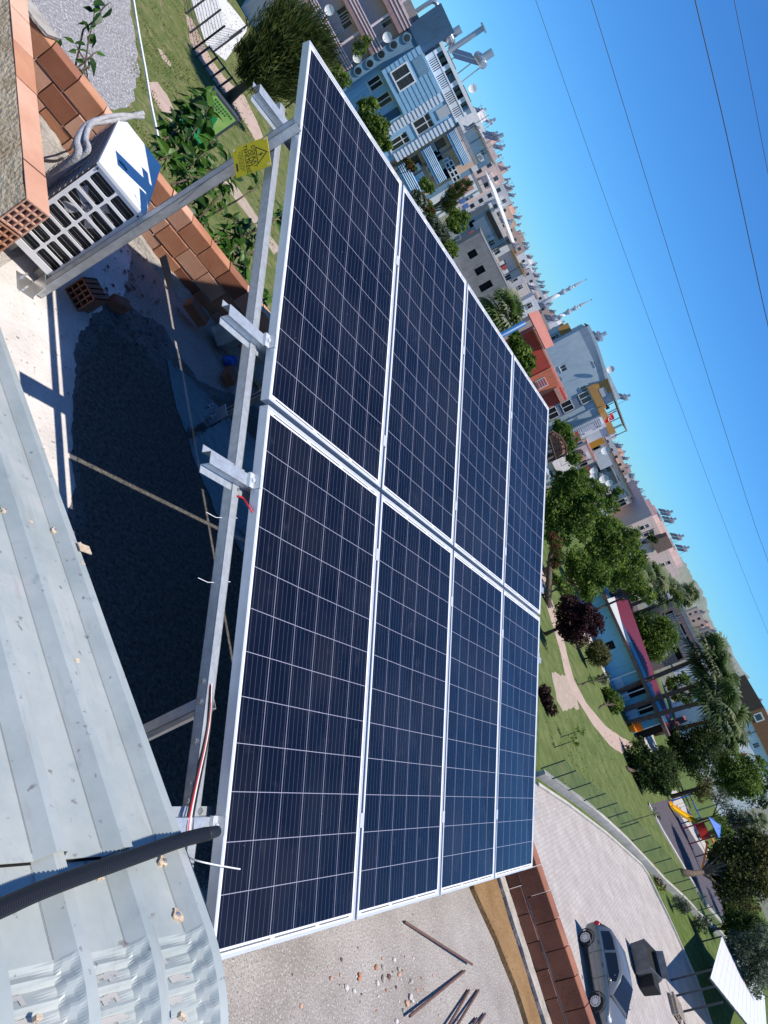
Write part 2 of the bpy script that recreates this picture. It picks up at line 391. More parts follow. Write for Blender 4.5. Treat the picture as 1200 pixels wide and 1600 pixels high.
tri = [(-0.62, 0.30), (0.62, 0.30), (0.0, 0.92)]
ci = (0.0, 0.51); k = 0.80
inn = [(ci[0]+(a-ci[0])*k, ci[1]+(b-ci[1])*k) for a, b in tri]
for i in range(3):
    j = (i+1) % 3; p.quad(spt(*tri[i]), spt(*tri[j]), spt(*inn[j]), spt(*inn[i]))
bolt = [(0.06, 0.72), (-0.12, 0.53), (0.0, 0.53), (-0.06, 0.36), (0.14, 0.57), (0.02, 0.57)]
p.poly([spt(*q) for q in bolt]); p.build('danger_symbol', M_black, sign, recalc=False)
def text(s, parent, origin, right, up, size, m, name='lettering', align='CENTER', ext=0.0003, sxk=1.0):
    cu = bpy.data.curves.new(name, 'FONT'); cu.body = s; cu.size = size; cu.align_x = align; cu.align_y = 'CENTER'; cu.extrude = ext
    cu.materials.append(m); o = bpy.data.objects.new(name, cu); COL.objects.link(o)
    right = right.normalized(); up = up.normalized(); nn = right.cross(up)
    mt = Matrix.Identity(4)
    for i in range(3): mt[i][0] = right[i]*sxk; mt[i][1] = up[i]; mt[i][2] = nn[i]; mt[i][3] = origin[i]
    if parent is not None:
        o.parent = parent; o.matrix_local = FR[parent.name].inverted() @ mt
    else: o.matrix_world = mt
    me = bpy.data.meshes.new_from_object(o.evaluated_get(bpy.context.evaluated_depsgraph_get()))
    q = bpy.data.objects.new(name, me); COL.objects.link(q); q.parent = o.parent; q.matrix_local = o.matrix_local.copy()
    if parent is None: q.matrix_world = mt
    bpy.data.objects.remove(o); bpy.data.curves.remove(cu)
    if not me.materials: me.materials.append(m)
    return q
for s_, y in (('DİKKAT', 0.16), ('ÖLÜM', -0.05), ('TEHLİKESİ', -0.26)):
    text(s_, sign, spt(0, y, 0.002), sr, su, 0.026, M_black)
p = MB()
for y, wd in ((-0.44, 0.7), (-0.52, 0.62), (-0.60, 0.66), (-0.68, 0.5)):
    x = -wd
    while x < wd:
        l = rnd.uniform(0.06, 0.2); p.quad(spt(x, y-0.014), spt(x+l, y-0.014), spt(x+l, y+0.014), spt(x, y+0.014)); x += l+0.05
p.quad(spt(0.05, -0.90), spt(0.6, -0.90), spt(0.6, -0.80), spt(0.05, -0.80))
p.build('small_print', M_black, sign, recalc=False)
for a, b in ((-0.85, 0.9), (0.85, 0.9), (-0.85, -0.85)):
    s = MB(); q = spt(a, b, 0); s.cyl(q, q+sn*0.006, 0.006, 8); s.build('screw', M_bolt, sign)
# ================================================================ cables and ties
M_red = mat('red_insulation', (0.55, 0.02, 0.03), 0.45); M_blackw = mat('black_insulation', (0.012, 0.012, 0.014), 0.5); M_whitew = mat('white_nylon', (0.75, 0.75, 0.75), 0.4)
def onarr(u, v, dn):
    d = ray(u, v); n = NRM; p0 = arr(0, 3.3, dn); return CAM + d*((p0-CAM).dot(n)/d.dot(n))
def smooth_path(pts, k=8):
    pts = [Vector(p) for p in pts]; out = []
    for i in range(len(pts)-1):
        p0 = pts[max(i-1, 0)]; p1 = pts[i]; p2 = pts[i+1]; p3 = pts[min(i+2, len(pts)-1)]
        for j in range(k):
            t = j/k; out.append(0.5*((2*p1)+(p2-p0)*t+(2*p0-5*p1+4*p2-p3)*t*t+(3*p1-p0-3*p2+p3)*t**3))
    out.append(pts[-1]); return out
for off, m, nm in (((0, 0), M_red, 'thin red cable running from the conduit up the near rafter'), ((-4, 3), M_blackw, 'thin black cable beside the red one on the near rafter'), ((7, 1), M_blackw, 'second thin black cable right of the red one on the near rafter'), ((3, -2), M_whitew, 'thin white cable between the black ones on the near rafter')):
    b = MB(); px = [(293, 1304), (296, 1275), (303, 1240), (312, 1200), (320, 1165), (326, 1130), (329, 1096), (330, 1070)]
    b.tube(smooth_path([onarr(u+off[0]*(1-i/8), v+off[1], (-0.030, -0.034, -0.050, -0.068, -0.074, -0.077, -0.077, -0.080)[i]) for i, (u, v) in enumerate(px)]), 0.0034, 6)
    tag(b.build('cable', m, smooth=True), nm, 'cable', 'cables leaving the conduit')
b = MB(); b.tube(smooth_path([onarr(372, 775, -0.10), onarr(380, 779, -0.10), onarr(389, 792, -0.06), onarr(398, 806, -0.05)]), 0.004, 6)
tag(b.build('cable', M_red, smooth=True), 'short red cable hanging under the third rail behind the panel edge', 'cable')
for s_, lb in ((2.47, 'white cable tie around the near rafter, just below the third rail'), (2.72, 'white cable tie around the near rafter, lower one of the pair')):
    b = MB(); t0, t1 = -0.060, -0.012; d0, d1 = -0.081, -0.127
    b.tube([arr(t0, s_+0.01, d1), arr(t0, s_, d0), arr(t1, s_-0.01, d0), arr(t1, s_-0.01, d1)], 0.0016, 5)
    b.tube([arr(t0, s_+0.004, -0.10), arr(t0-0.03, s_+0.01, -0.12), arr(t0-0.075, s_+0.004, -0.13)], 0.0014, 5)
    tag(b.build('cable_tie', M_whitew), lb, 'cable tie', 'cable ties on the rafter')
b = MB(); b.tube(smooth_path([onarr(292, 1332, -0.10), onarr(300, 1342, -0.02), onarr(330, 1350, 0.03), onarr(375, 1358, 0.035)]), 0.0028, 5)
tag(b.build('cable_tie', M_whitew), 'long white cable tie tail sticking out over the lower panel', 'cable tie')
# ================================================================ own building: roof slab, walls
M_slab = mat('roof_screed', (0.25, 0.225, 0.20), 0.9, col2=(0.40, 0.37, 0.34), scale=1.6, bump=0.5, bscale=60, detail=8)
speckle(M_slab, 120, (0.17, 0.155, 0.145), 0.52, 0.66); speckle(M_slab, 90, (0.50, 0.47, 0.44), 0.58, 0.70)
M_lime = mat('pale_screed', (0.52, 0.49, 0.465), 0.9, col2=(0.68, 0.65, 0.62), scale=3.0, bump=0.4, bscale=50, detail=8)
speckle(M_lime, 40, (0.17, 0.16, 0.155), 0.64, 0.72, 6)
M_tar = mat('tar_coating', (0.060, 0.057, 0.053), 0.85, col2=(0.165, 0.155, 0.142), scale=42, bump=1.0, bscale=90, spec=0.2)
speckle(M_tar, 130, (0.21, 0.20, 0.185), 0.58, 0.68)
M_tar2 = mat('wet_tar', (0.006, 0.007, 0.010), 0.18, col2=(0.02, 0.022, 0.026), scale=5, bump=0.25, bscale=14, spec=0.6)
M_brown = mat('brown_plaster', (0.20, 0.115, 0.045), 0.95, col2=(0.27, 0.165, 0.075), scale=5, bump=0.5, bscale=50)
speckle(M_brown, 50, (0.10, 0.05, 0.02), 0.64, 0.70)
M_mortar = mat('grey_mortar', (0.30, 0.28, 0.25), 0.95, col2=(0.44, 0.41, 0.37), scale=9, bump=0.8, bscale=40)
M_plaster_wall = mat('render_wall', (0.42, 0.38, 0.33), 0.9, var=0.12, scale=2)
PX0, PX1 = -0.12, 0  # placeholders
LW0 = onz(160, 165, 7.32); LW1 = onz(390, 455, 7.32)         # left parapet, inner top edge
ldir = (LW1-LW0); ldir.z = 0; ldir.normalize(); lnrm = Vector((-ldir.y, ldir.x, 0))       # outward (+y)
FW0 = Vector((4.14, -2.6, 0)); FW1 = Vector((4.19, -5.2, 0))  # far parapet, inner face foot
fdir_ = (FW1-FW0).normalized(); fnrm = Vector((-fdir_.y, fdir_.x, 0))
if fnrm.x < 0: fnrm = -fnrm
own = T('brick_building', 'unfinished brick building whose flat concrete roof carries the solar array', 'building', (0.8, -3.2, 0))
def isect(p, d, q, e):
    k = ((q.x-p.x)*e.y-(q.y-p.y)*e.x)/(d.x*e.y-d.y*e.x); return Vector((p.x+d.x*k, p.y+d.y*k, 0))
kor = isect(LW0, ldir, FW0, fdir_)
lfar = LW0-ldir*2.2; rnear = FW0+fdir_*6.5
foot = [Vector((kor.x, kor.y, 0)), Vector((rnear.x, rnear.y, 0)), Vector((-4.6, rnear.y-0.4, 0)), Vector((-4.6, lfar.y+1.6, 0)), Vector((lfar.x, lfar.y, 0))]
pushed = [p + (lnrm*0.2 if i in (0, 4, 3) else Vector()) + (fnrm*0.2 if i in (0, 1) else Vector()) for i, p in enumerate(foot)]
m = MB(); n = len(pushed)
for i in range(n):
    a, b = pushed[i], pushed[(i+1) % n]; m.quad(a, b, b+Vector((0, 0, SLAB-0.30)), a+Vector((0, 0, SLAB-0.30)))
m.build('wall', M_plaster_wall, own)
m = MB(); m.prism([p+Vector((0, 0, SLAB-0.30)) for p in pushed], (0, 0, 0.30)); m.build('roof_slab', M_slab, own)
def jag(pts, amp, step, seed=1):
    r = random.Random(seed); out = []
    for i, p in enumerate(pts):
        q = pts[(i+1) % len(pts)]; L = (q-p).length; k = max(1, int(L/step))
        for j in range(k):
            c = p.lerp(q, j/k); out.append(c + Vector((r.uniform(-amp, amp), r.uniform(-amp, amp), 0)) if j else c)
    return out
def torn(pts, seed, k=1.0):
    out = []
    for p in jag(pts, 0.0, 0.02, seed):
        q = Vector((p.x, p.y, seed*3.1)); dx = sum(noise.noise(q*s_+Vector((0, 0, s_)))*a_ for s_, a_ in ((3, .045), (9, .035), (26, .013), (70, .004))); dy = sum(noise.noise(q*s_+Vector((9, 4, s_)))*a_ for s_, a_ in ((3, .045), (9, .035), (26, .013), (70, .004)))
        out.append(p+Vector((dx*k, dy*k, 0)))
    return out
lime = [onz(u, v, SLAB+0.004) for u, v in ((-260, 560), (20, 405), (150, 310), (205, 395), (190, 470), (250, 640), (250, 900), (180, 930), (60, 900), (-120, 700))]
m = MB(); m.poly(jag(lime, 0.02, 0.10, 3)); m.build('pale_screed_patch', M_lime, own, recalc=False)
M_shade = mat('shaded_screed', (0.09, 0.09, 0.092), 0.85, col2=(0.16, 0.155, 0.15), scale=7, bump=0.6, bscale=60, detail=9); speckle(M_shade, 60, (0.03, 0.03, 0.03), 0.56, 0.64, 4)  # darker sheet paints the shade under the panels onto the screed
shade_poly = [onz(u, v, SLAB+0.006) for u, v in ((118, 560), (140, 500), (190, 470), (255, 505), (310, 600))] + [Vector((1.9, -0.1, SLAB+0.006)), Vector((3.7, -0.7, SLAB+0.006)), Vector((3.85, -2.9, SLAB+0.006)), Vector((1.8, -3.40, SLAB+0.006)), Vector((-0.2, -3.45, SLAB+0.006))] + [onz(u, v, SLAB+0.006) for u, v in ((140, 930), (128, 880), (108, 830), (116, 740), (108, 640))]
m = MB(); m.poly(torn(shade_poly, 15)); m.build('shade_patch', M_shade, own, recalc=False)
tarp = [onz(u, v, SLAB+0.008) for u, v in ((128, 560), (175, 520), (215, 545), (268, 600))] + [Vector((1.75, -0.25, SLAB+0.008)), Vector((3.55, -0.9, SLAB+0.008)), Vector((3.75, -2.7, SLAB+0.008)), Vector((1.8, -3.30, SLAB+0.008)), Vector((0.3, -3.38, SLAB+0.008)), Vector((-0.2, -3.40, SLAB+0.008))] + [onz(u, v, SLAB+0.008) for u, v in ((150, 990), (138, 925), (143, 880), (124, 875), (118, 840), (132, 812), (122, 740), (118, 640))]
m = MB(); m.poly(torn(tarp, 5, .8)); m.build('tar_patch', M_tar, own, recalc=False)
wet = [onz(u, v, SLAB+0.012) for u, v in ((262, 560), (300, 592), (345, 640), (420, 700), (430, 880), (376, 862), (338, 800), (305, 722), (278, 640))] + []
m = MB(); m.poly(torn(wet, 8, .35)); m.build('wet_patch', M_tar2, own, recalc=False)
spl = MB(); r5 = random.Random(55)                        # tar splashes on the screed
for _ in range(150):
    c = onz(r5.gauss(205, 28), r5.gauss(480, 55), SLAB+0.0125); rr = r5.uniform(0.004, 0.018)
    spl.poly([c+Vector((rr*math.cos(2*math.pi*k/6)*r5.uniform(.6, 1.4), rr*math.sin(2*math.pi*k/6)*r5.uniform(.6, 1.4), 0)) for k in range(6)])
tag(spl.build('tar_splashes', M_tar, own, recalc=False), kind='stuff')
bp = [onz(u, v, SLAB+0.004) for u, v in ((735, 1390), (772, 1470), (800, 1540), (822, 1610), (850, 1700))] 
edge = [FW0+fdir_*k+Vector((0, 0, SLAB+0.004))-fnrm*0.14 for k in (4.0, 2.4, 0.6, -1.2)]
m = MB(); m.prism(jag([p-Vector((0, 0, 0.003)) for p in bp]+edge, 0.008, 0.12, 9), (0, 0, 0.035)); m.build('plaster_ledge', M_brown, own)
m = MB(); q0 = FW0-fdir_*1.5; q1 = FW0+fdir_*4.5
m.prism(jag([q0+Vector((0, 0, SLAB)), q1+Vector((0, 0, SLAB)), q1-fnrm*0.13+Vector((0, 0, SLAB)), q0-fnrm*0.13+Vector((0, 0, SLAB))], 0.010, 0.07, 4), (0, 0, 0.065)); m.build('mortar_fillet', M_mortar, own)
# ---------------------------------------------------------------- brick parapets
def brick_mat(name, c1, c2, ribs=True):
    m = mat(name, c1, 0.85, col2=c2, scale=2.3, bump=0.25, bscale=80, detail=5)
    return m
M_brick = brick_mat('orange_brick', (0.40, 0.165, 0.085), (0.54, 0.27, 0.155))
M_brick2 = brick_mat('pink_brick', (0.52, 0.27, 0.175), (0.66, 0.40, 0.28))
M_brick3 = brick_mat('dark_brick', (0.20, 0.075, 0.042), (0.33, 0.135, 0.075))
speckle(M_brick, 6, (0.46, 0.28, 0.18), 0.60, 0.78, 6)
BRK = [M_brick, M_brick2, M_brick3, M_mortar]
def parapet(name, label, o, d, nrm, L, courses, bl, bh, th, z0, mi_w, ribs=17, top_mi=1, jog=0.11, skip=None):
    """wall of horizontal hollow bricks; inner face at o, bricks go outward along nrm"""
    root = T(name, label, 'parapet wall', o+d*(L/2)+Vector((0, 0, z0)))
    m = MB(); r = random.Random(len(label)); mo = MB()
    for c in range(courses):
        x = -bl*(0.5 if c % 2 else 0.0)+(0.0 if c % 2 else -0.02)
        z = z0 + c*(bh+0.012)
        while x < L:
            ln = bl*r.uniform(0.97, 1.02); a = max(x, 0); b = min(x+ln, L)
            if b-a > 0.03:
                off = r.uniform(-0.006, 0.006); m.m = r.choices((0, 1, 2), mi_w)[0]
                o2 = o + nrm*(off) + Vector((0, 0, z+r.uniform(-0.003, 0.003)))
                # ribbed face: saw profile
                dp = 0.0035
                zs = [k*bh/ribs for k in range(ribs+1)]
                vs = []; fs = []
                for xx in (a, b):
                    for k in range(ribs):
                        vs.append(o2+d*xx+Vector((0, 0, zs[k]+0.0012))); vs.append(o2+d*xx+Vector((0, 0, zs[k+1]-0.003))); vs.append(o2+d*xx+nrm*dp+Vector((0, 0, zs[k+1]-0.0018)))
                nn = ribs*3
                for k in range(nn-1): fs.append((k, k+1, nn+k+1, nn+k))
                m.add(vs, fs)
                i0 = o2+nrm*(dp*0.9)
                m.box(i0+d*((a+b)/2)+nrm*(th/2)+Vector((0, 0, bh/2)), (b-a, th, bh), (d, nrm, Vector((0, 0, 1))))
            x += ln + 0.007
        # mortar behind / between courses
        if c < courses-1:
            mo.m = 0; mo.prism([o+nrm*(0.012)+Vector((0, 0, z+bh-0.001)), o+d*L+nrm*(0.012)+Vector((0, 0, z+bh-0.001)), o+d*L+nrm*(th-0.01)+Vector((0, 0, z+bh-0.001)), o+nrm*(th-0.01)+Vector((0, 0, z+bh-0.001))], (0, 0, 0.014))
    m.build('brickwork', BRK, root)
    mo.build('mortar_bed', M_mortar, root)
    return root
lz = SLAB+0.005
o = LW0-ldir*1.35; o.z = 0
wl = parapet('brick_parapet', 'sunlit orange hollow brick parapet behind the outdoor air conditioner', o, ldir, lnrm, (kor-o).length-0.02, 3, 0.196, 0.125, 0.12, lz, (6, 3, 1), ribs=12)
r = random.Random(21); m = MB()      # rough mortar on the parapet's foot and far end
q0 = o+ldir*0.6; NF = 90; vs = []
for k in range(NF+1):
    y = 3.4*k/NF; b_ = q0+ldir*y; w1 = 0.07+0.05*noise.noise(Vector((y*3, 0, 0)))+0.02*noise.noise(Vector((y*14, 5, 0))); h1_ = 0.055+0.035*noise.noise(Vector((y*4, 9, 0)))+0.015*noise.noise(Vector((y*17, 2, 0)))
    vs += [b_+Vector((0, 0, lz+h1_)), b_-lnrm*w1*0.45+Vector((0, 0, lz+h1_*0.75)), b_-lnrm*w1+Vector((0, 0, lz-0.02))]
m.add(vs, [(k*3+j, k*3+3+j, k*3+4+j, k*3+1+j) for k in range(NF) for j in range(2)])
m.build('mortar_foot', M_mortar, wl)
m = MB(); m.prism(jag([o-ldir*0.05+Vector((0, 0, lz+0.406)), o+ldir*0.92+Vector((0, 0, lz+0.406)), o+ldir*0.98+lnrm*0.13+Vector((0, 0, lz+0.406)), o+lnrm*0.13+Vector((0, 0, lz+0.406))], 0.008, 0.08, 2), (0, 0, 0.018)); m.build('mortar_cap', M_mortar, wl)
o = Vector((FW0.x, FW0.y, 0))-fdir_*1.9
parapet('brick_parapet', 'brown hollow brick parapet at the far end of the roof above the street', o, fdir_, fnrm, 6.2, 2, 0.185, 0.162, 0.135, SLAB+0.005, (1, 0, 7))  # mostly dark bricks: shade of this inner face is put into their colour
# low end wall of hollow bricks close to the camera (its end shows the holes)
wz = 7.50
e0 = onz(42, 310, wz); e1 = onz(78, 337, wz); edir = onz(15, 0, wz)-e0; edir.z = 0; edir.normalize()
ewid = (e1-e0); ewid.z = 0; wth = ewid.length; en = Vector((edir.y, -edir.x, 0))
if en.dot(ewid) < 0: en = -en
wth = en.dot(ewid)
ew = T('brick_wall', 'low plastered wall of hollow bricks with open brick holes at its end', 'wall', e0+Vector((0, 0, SLAB-wz)))
M_dry = mat('brown_render', (0.42, 0.31, 0.18), 0.95, col2=(0.58, 0.47, 0.32), scale=7, bump=0.9, bscale=45)
M_brickdark = mat('brick_hole', (0.09, 0.035, 0.02), 0.9)
LWALL = 2.7
m = MB(); bl = 0.285; x = 0.0; r = random.Random(4)
hs = 0.155
for c in range(3):
    zt = wz-c*(hs+0.01); zb = zt-hs
    # end face with hole grid
    nx, nz = 4, 4
    wall_t = 0.007
    for half in (0,):
        gx = [k*wth/nx for k in range(nx+1)]; gz = [zb+k*hs/nz for k in range(nz+1)]
        if c < 2:
            for gxx in gx: m.box(e0+en*min(max(gxx, wall_t/2), wth-wall_t/2)+edir*0.12+Vector((0, 0, (zt+zb)/2-e0.z)), (wall_t, 0.24, hs-0.004), (en, edir, Vector((0, 0, 1))))
            for gzz in gz: m.box(e0+en*(wth/2)+edir*0.12+Vector((0, 0, min(max(gzz, zb+wall_t/2), zt-wall_t/2)-e0.z)), (wth+0.001, 0.241, wall_t), (en, edir, Vector((0, 0, 1))))
            m.m = 1; m.box(e0+en*(wth/2)+edir*0.245+Vector((0, 0, (zt+zb)/2-e0.z)), (wth, 0.01, hs), (en, edir, Vector((0, 0, 1)))); m.m = 0
    x = 0.25 if c < 2 else 0.0
    while x < LWALL:
        ln = 0.28; off = r.uniform(-0.002, 0.002); m.m = r.choice((0, 2)) if c == 0 else 0
        m.box(e0+en*(wth/2+off)+edir*(x+ln/2)+Vector((0, 0, (zt+zb)/2-e0.z+r.uniform(-.0015, .0015))), (wth-0.002, ln, hs), (en, edir, Vector((0, 0, 1)))); x += ln+0.005
m.m = 0
m.build('brickwork', [M_brick2, M_brickdark, M_brick], ew)
m = MB(); k = 26                              # rough render on the camera side
pts = []
for i in range(k+1):
    for j in range(9):
        y = LWALL*i/k; z = wz-0.002-0.62*j/8
        bulge = 0.006+0.16*(j/8)+0.012*noise.noise(Vector((y*5, z*7, 1.3)))+0.004*noise.noise(Vector((y*23, z*29, 4.3)))
        if i == 0: bulge = 0.004
        pts.append(e0-en*bulge+edir*(y+0.004)+Vector((0, 0, z-e0.z+0.006*noise.noise(Vector((y*11, 3, 1))))))
m.add(pts, [(i*9+j, (i+1)*9+j, (i+1)*9+j+1, i*9+j+1) for i in range(k) for j in range(8)])
m.build('render_coat', M_dry, ew, smooth=True)
# ================================================================ corrugated metal roof beside the array
M_sheet = mat('zinc_sheet', (0.31, 0.355, 0.35), 0.5, 0.1, col2=(0.42, 0.455, 0.44), scale=3.5, bump=0.06, bscale=9, spec=0.4, detail=8)
speckle(M_sheet, 34, (0.22, 0.215, 0.21), 0.66, 0.71, 5); speckle(M_sheet, 7, (0.43, 0.44, 0.43), 0.60, 0.72, 6)
def streaks(m, axis=(9.0, 1.2, 1.2), col=(0.30, 0.285, 0.26), lo=.56, hi=.80):
    n = m.node_tree; b = n.nodes['Principled BSDF']; tc = n.nodes.new('ShaderNodeTexCoord'); mp = n.nodes.new('ShaderNodeMapping'); mp.inputs['Scale'].default_value = axis
    no = n.nodes.new('ShaderNodeTexNoise'); no.inputs['Scale'].default_value = 3.0; no.inputs['Detail'].default_value = 9; no.inputs['Roughness'].default_value = .7
    n.links.new(tc.outputs['Object'], mp.inputs[0]); n.links.new(mp.outputs[0], no.inputs[0])
    rp = n.nodes.new('ShaderNodeValToRGB'); rp.color_ramp.elements[0].position = lo; rp.color_ramp.elements[1].position = hi; n.links.new(no.outputs[0], rp.inputs[0])
    mx = n.nodes.new('ShaderNodeMix'); mx.data_type = 'RGBA'; n.links.new(rp.outputs[0], mx.inputs[0]); n.links.new(b.inputs['Base Color'].links[0].from_socket, mx.inputs[6]); mx.inputs[7].default_value = (*col, 1); n.links.new(mx.outputs[2], b.inputs['Base Color'])
streaks(M_sheet); streaks(M_sheet, (3, 3, 3), (0.25, 0.29, 0.31), .60, .72)
M_rust = mat('foam_washer', (0.50, 0.37, 0.25), 0.9, col2=(0.66, 0.54, 0.40), scale=30, bump=0.5, bscale=90)
M_silt = mat('dusty_zinc', (0.50, 0.46, 0.42), 0.85, col2=(0.42, 0.43, 0.42), scale=14)
RX = -0.5                                                # the side edge runs parallel to the array's short edge
rp0 = onx(0, 515, RX); rp1 = onx(330, 1440, RX)
rvs = (rp1-rp0).normalized(); rv = rvs                    # along the ribs, rising towards the ridge
rw_ = Vector((-1, 0, 0))                                  # across, away from the array
rn = Vector((1, 0, 0)).cross(rvs).normalized(); rn = rn if rn.z > 0 else -rn
VEND = (rp1-rp0).length
def rpt(w_, v_, h=0.0): return rp1 + rw_*w_ + rvs*(v_-VEND) + rn*(h-HT)
PER, HT = 0.198, 0.034
def prof(w_, top=True):
    x = (w_) % PER
    if x < 0.030: return HT
    if x < 0.062: return HT*(1-(x-0.030)/0.032)
    if x < 0.180: return 0.0
    return HT*(x-0.180)/0.018
WS = [0.0, 0.030, 0.040, 0.052, 0.062, 0.068, 0.12, 0.174, 0.180]
def sheet(m, w0, k, va, vb, lift, eave=False, silt=False):
    """k rib periods from w0; from va to vb along the ribs"""
    ws = []
    for i in range(k):
        ws += [w0+i*PER+x for x in WS]
    ws.append(w0+k*PER); ws.append(w0+k*PER+0.028)
    r = random.Random(int(w0*1000)+3)
    rows = []
    nv = 22
    for j in range(nv+1):
        v_ = va+(vb-va)*j/nv
        rows.append([rpt(x, v_, prof(x+1e-6)+lift+0.0012*noise.noise(Vector((x*9, v_*4, lift*50)))) for x in ws])
    if eave:
        Rr = 0.50; na = 96; amax = R(62); ncr = amax*Rr/0.044
        for j in range(1, na+1):
            a = amax*j/na; rows.append([])
            for x in ws:
                h = prof(x+1e-6)-HT; rad = Rr+h
                xx = x % PER
                t = (j/na)*ncr; fr = t-math.floor(t); saw = (fr/0.7 if fr < 0.7 else (1-fr)/0.3)
                if 0.055 < xx < 0.178: rad += (-0.014+0.016*saw)*min(1, j/3)+(0.004*math.sin(t*6.28+1) if xx < 0.07 else 0)
                elif 0.032 < xx <= 0.055: rad += 0.006*math.sin(t*6.28+.6)-0.004
                base = rpt(x, VEND, HT)-rn*Rr if False else rp1+rw_*x-rn*Rr
                rows[-1].append(base + rvs*(rad*math.sin(a)) + rn*(rad*math.cos(a)+lift))
    nw = len(ws); vs = [p for row in rows for p in row]
    fs = [(j*nw+i, j*nw+i+1, (j+1)*nw+i+1, (j+1)*nw+i) for j in range(len(rows)-1) for i in range(nw-1)]
    m.add(vs, fs)
roof = T('metal_roof', 'pale galvanised trapezoid sheet roof with crimped eave beside the solar array', 'metal roof', rpt(0.6, VEND*0.6, -0.1))
VS = VEND-0.225        # cross seam
for lift, w0, k, va, vb, ev in ((0.000, 0.0, 4, VS-0.02, VEND, True), (0.006, PER*4, 4, VS-0.02, VEND, True), (0.012, PER*8, 4, VS-0.02, VEND, True), (0.005, 0.0, 1, -0.6, VS+0.02, False), (0.011, PER*1, 4, -0.6, VS+0.025, False), (0.017, PER*5, 5, -0.6, VS+0.02, False), (0.023, PER*10, 5, -0.6, VS+0.02, False)):
    m = MB(); sheet(m, w0, k, va, vb, lift, ev); o = m.build('roof_sheet', M_sheet, roof)
    sl = o.modifiers.new('solid', 'SOLIDIFY'); sl.thickness = 0.0011; sl.offset = -1
sl_ = MB(); ncr_ = R(62)*.5/.044
for i in range(11):
    for j in range(1, 15):
        for q in range(9):
            x_ = i*PER+.070+.0118*q; Rr_ = .5
            def ap_(x, t): a = R(62)*t/ncr_; fr = t-math.floor(t); saw = fr/.7 if fr < .7 else (1-fr)/.3; rad_ = Rr_-HT-.014+.016*saw+.0022; return rp1+rw_*x-rn*Rr_+rvs*(rad_*math.sin(a))+rn*(rad_*math.cos(a)+(0.0 if i < 4 else .006 if i < 8 else .012))
            t0_ = j+.04+.10*noise.noise(Vector((x_*40, j*7, 0))); t1_ = j+.38+.30*noise.noise(Vector((x_*55, j*5, 3)))
            if noise.noise(Vector((x_*14, j*2.3, 8))) > -.12 and t1_ > t0_+.08: sl_.quad(ap_(x_, t0_), ap_(x_+.0118, t0_+.01), ap_(x_+.0118, t1_), ap_(x_, t1_))
sl_.build('silt', M_silt, roof, recalc=False)['kind'] = 'stuff'
M_crease = mat('crease_shade', (0.10, 0.095, 0.09), 0.9); cr = MB()  # thin dark strips paint the shadow line into the rib creases
for i in range(12):
    for dx, wd in ((0.1795, 0.0022), (0.0625, 0.0012)):
        w0_ = i*PER+dx; lf = 0.0135 if i > 0 else 0.0065
        for va, vb, l2 in ((-0.6, VS+0.01, (0.0055 if i < 1 else .0115 if i < 5 else .0175 if i < 10 else .0235)), (VS+0.03, VEND, 0.0006 if i < 4 else 0.0066 if i < 8 else 0.0126)):
            n_ = 22; prev_ = None
            for j in range(n_+1):
                v_ = va+(vb-va)*j/n_; q_ = 0.0012*noise.noise(Vector((w0_*9, v_*4, 0))); c_ = (rpt(w0_, v_, l2+0.0022), rpt(w0_+wd, v_, l2+0.0022))
                if prev_: cr.quad(prev_[0], prev_[1], c_[1], c_[0])
                prev_ = c_
cr.build('crease_shade', M_crease, roof, recalc=False)['kind'] = 'stuff'
lp = MB()  # black strips stand in for the shadow under the sheet laps
for w0_, l0 in ((PER*1+0.0285, 0.006), (PER*5+0.0285, 0.012)):
    lp.quad(rpt(w0_, -0.6, HT+l0), rpt(w0_, VS, HT+l0), rpt(w0_+0.0055, VS, HT+l0-0.004), rpt(w0_+0.0055, -0.6, HT+l0-0.004))
lp.quad(rpt(-0.0, VS+0.0215, 0.0012), rpt(3, VS+0.0215, 0.0012), rpt(3, VS+0.028, 0.0012), rpt(-0.0, VS+0.028, 0.0012))
lp.build('lap_gap', M_blackw, roof, recalc=False)['kind'] = 'stuff'
m = MB()   # verge flashing and carrying wall beneath the sheet
a, b = rpt(-0.004, -0.6, HT), rpt(-0.004, VEND, HT)
m.quad(a, b, b-rn*0.055, a-rn*0.055); m.build('verge_flange', M_sheet, roof)
m = MB()
a, b = rpt(0.10, -0.6, -0.02), rpt(0.10, VEND-0.12, -0.02); c, d = rpt(3.0, VEND-0.12, -0.02), rpt(3.0, -0.6, -0.02)
fl = lambda p: Vector((p.x, p.y, SLAB+0.002))
m.add([a, b, c, d, fl(a), fl(b), fl(c), fl(d)], [(0, 1, 2, 3), (0, 1, 5, 4), (1, 2, 6, 5), (2, 3, 7, 6), (3, 0, 4, 7)]); m.build('support_wall', M_plaster_wall, roof)
def onroof(u, v, h=0.0):
    d = ray(u, v); p0 = rp1+rn*(h-HT); return CAM + d*((p0-CAM).dot(rn)/d.dot(rn))
r = random.Random(12)
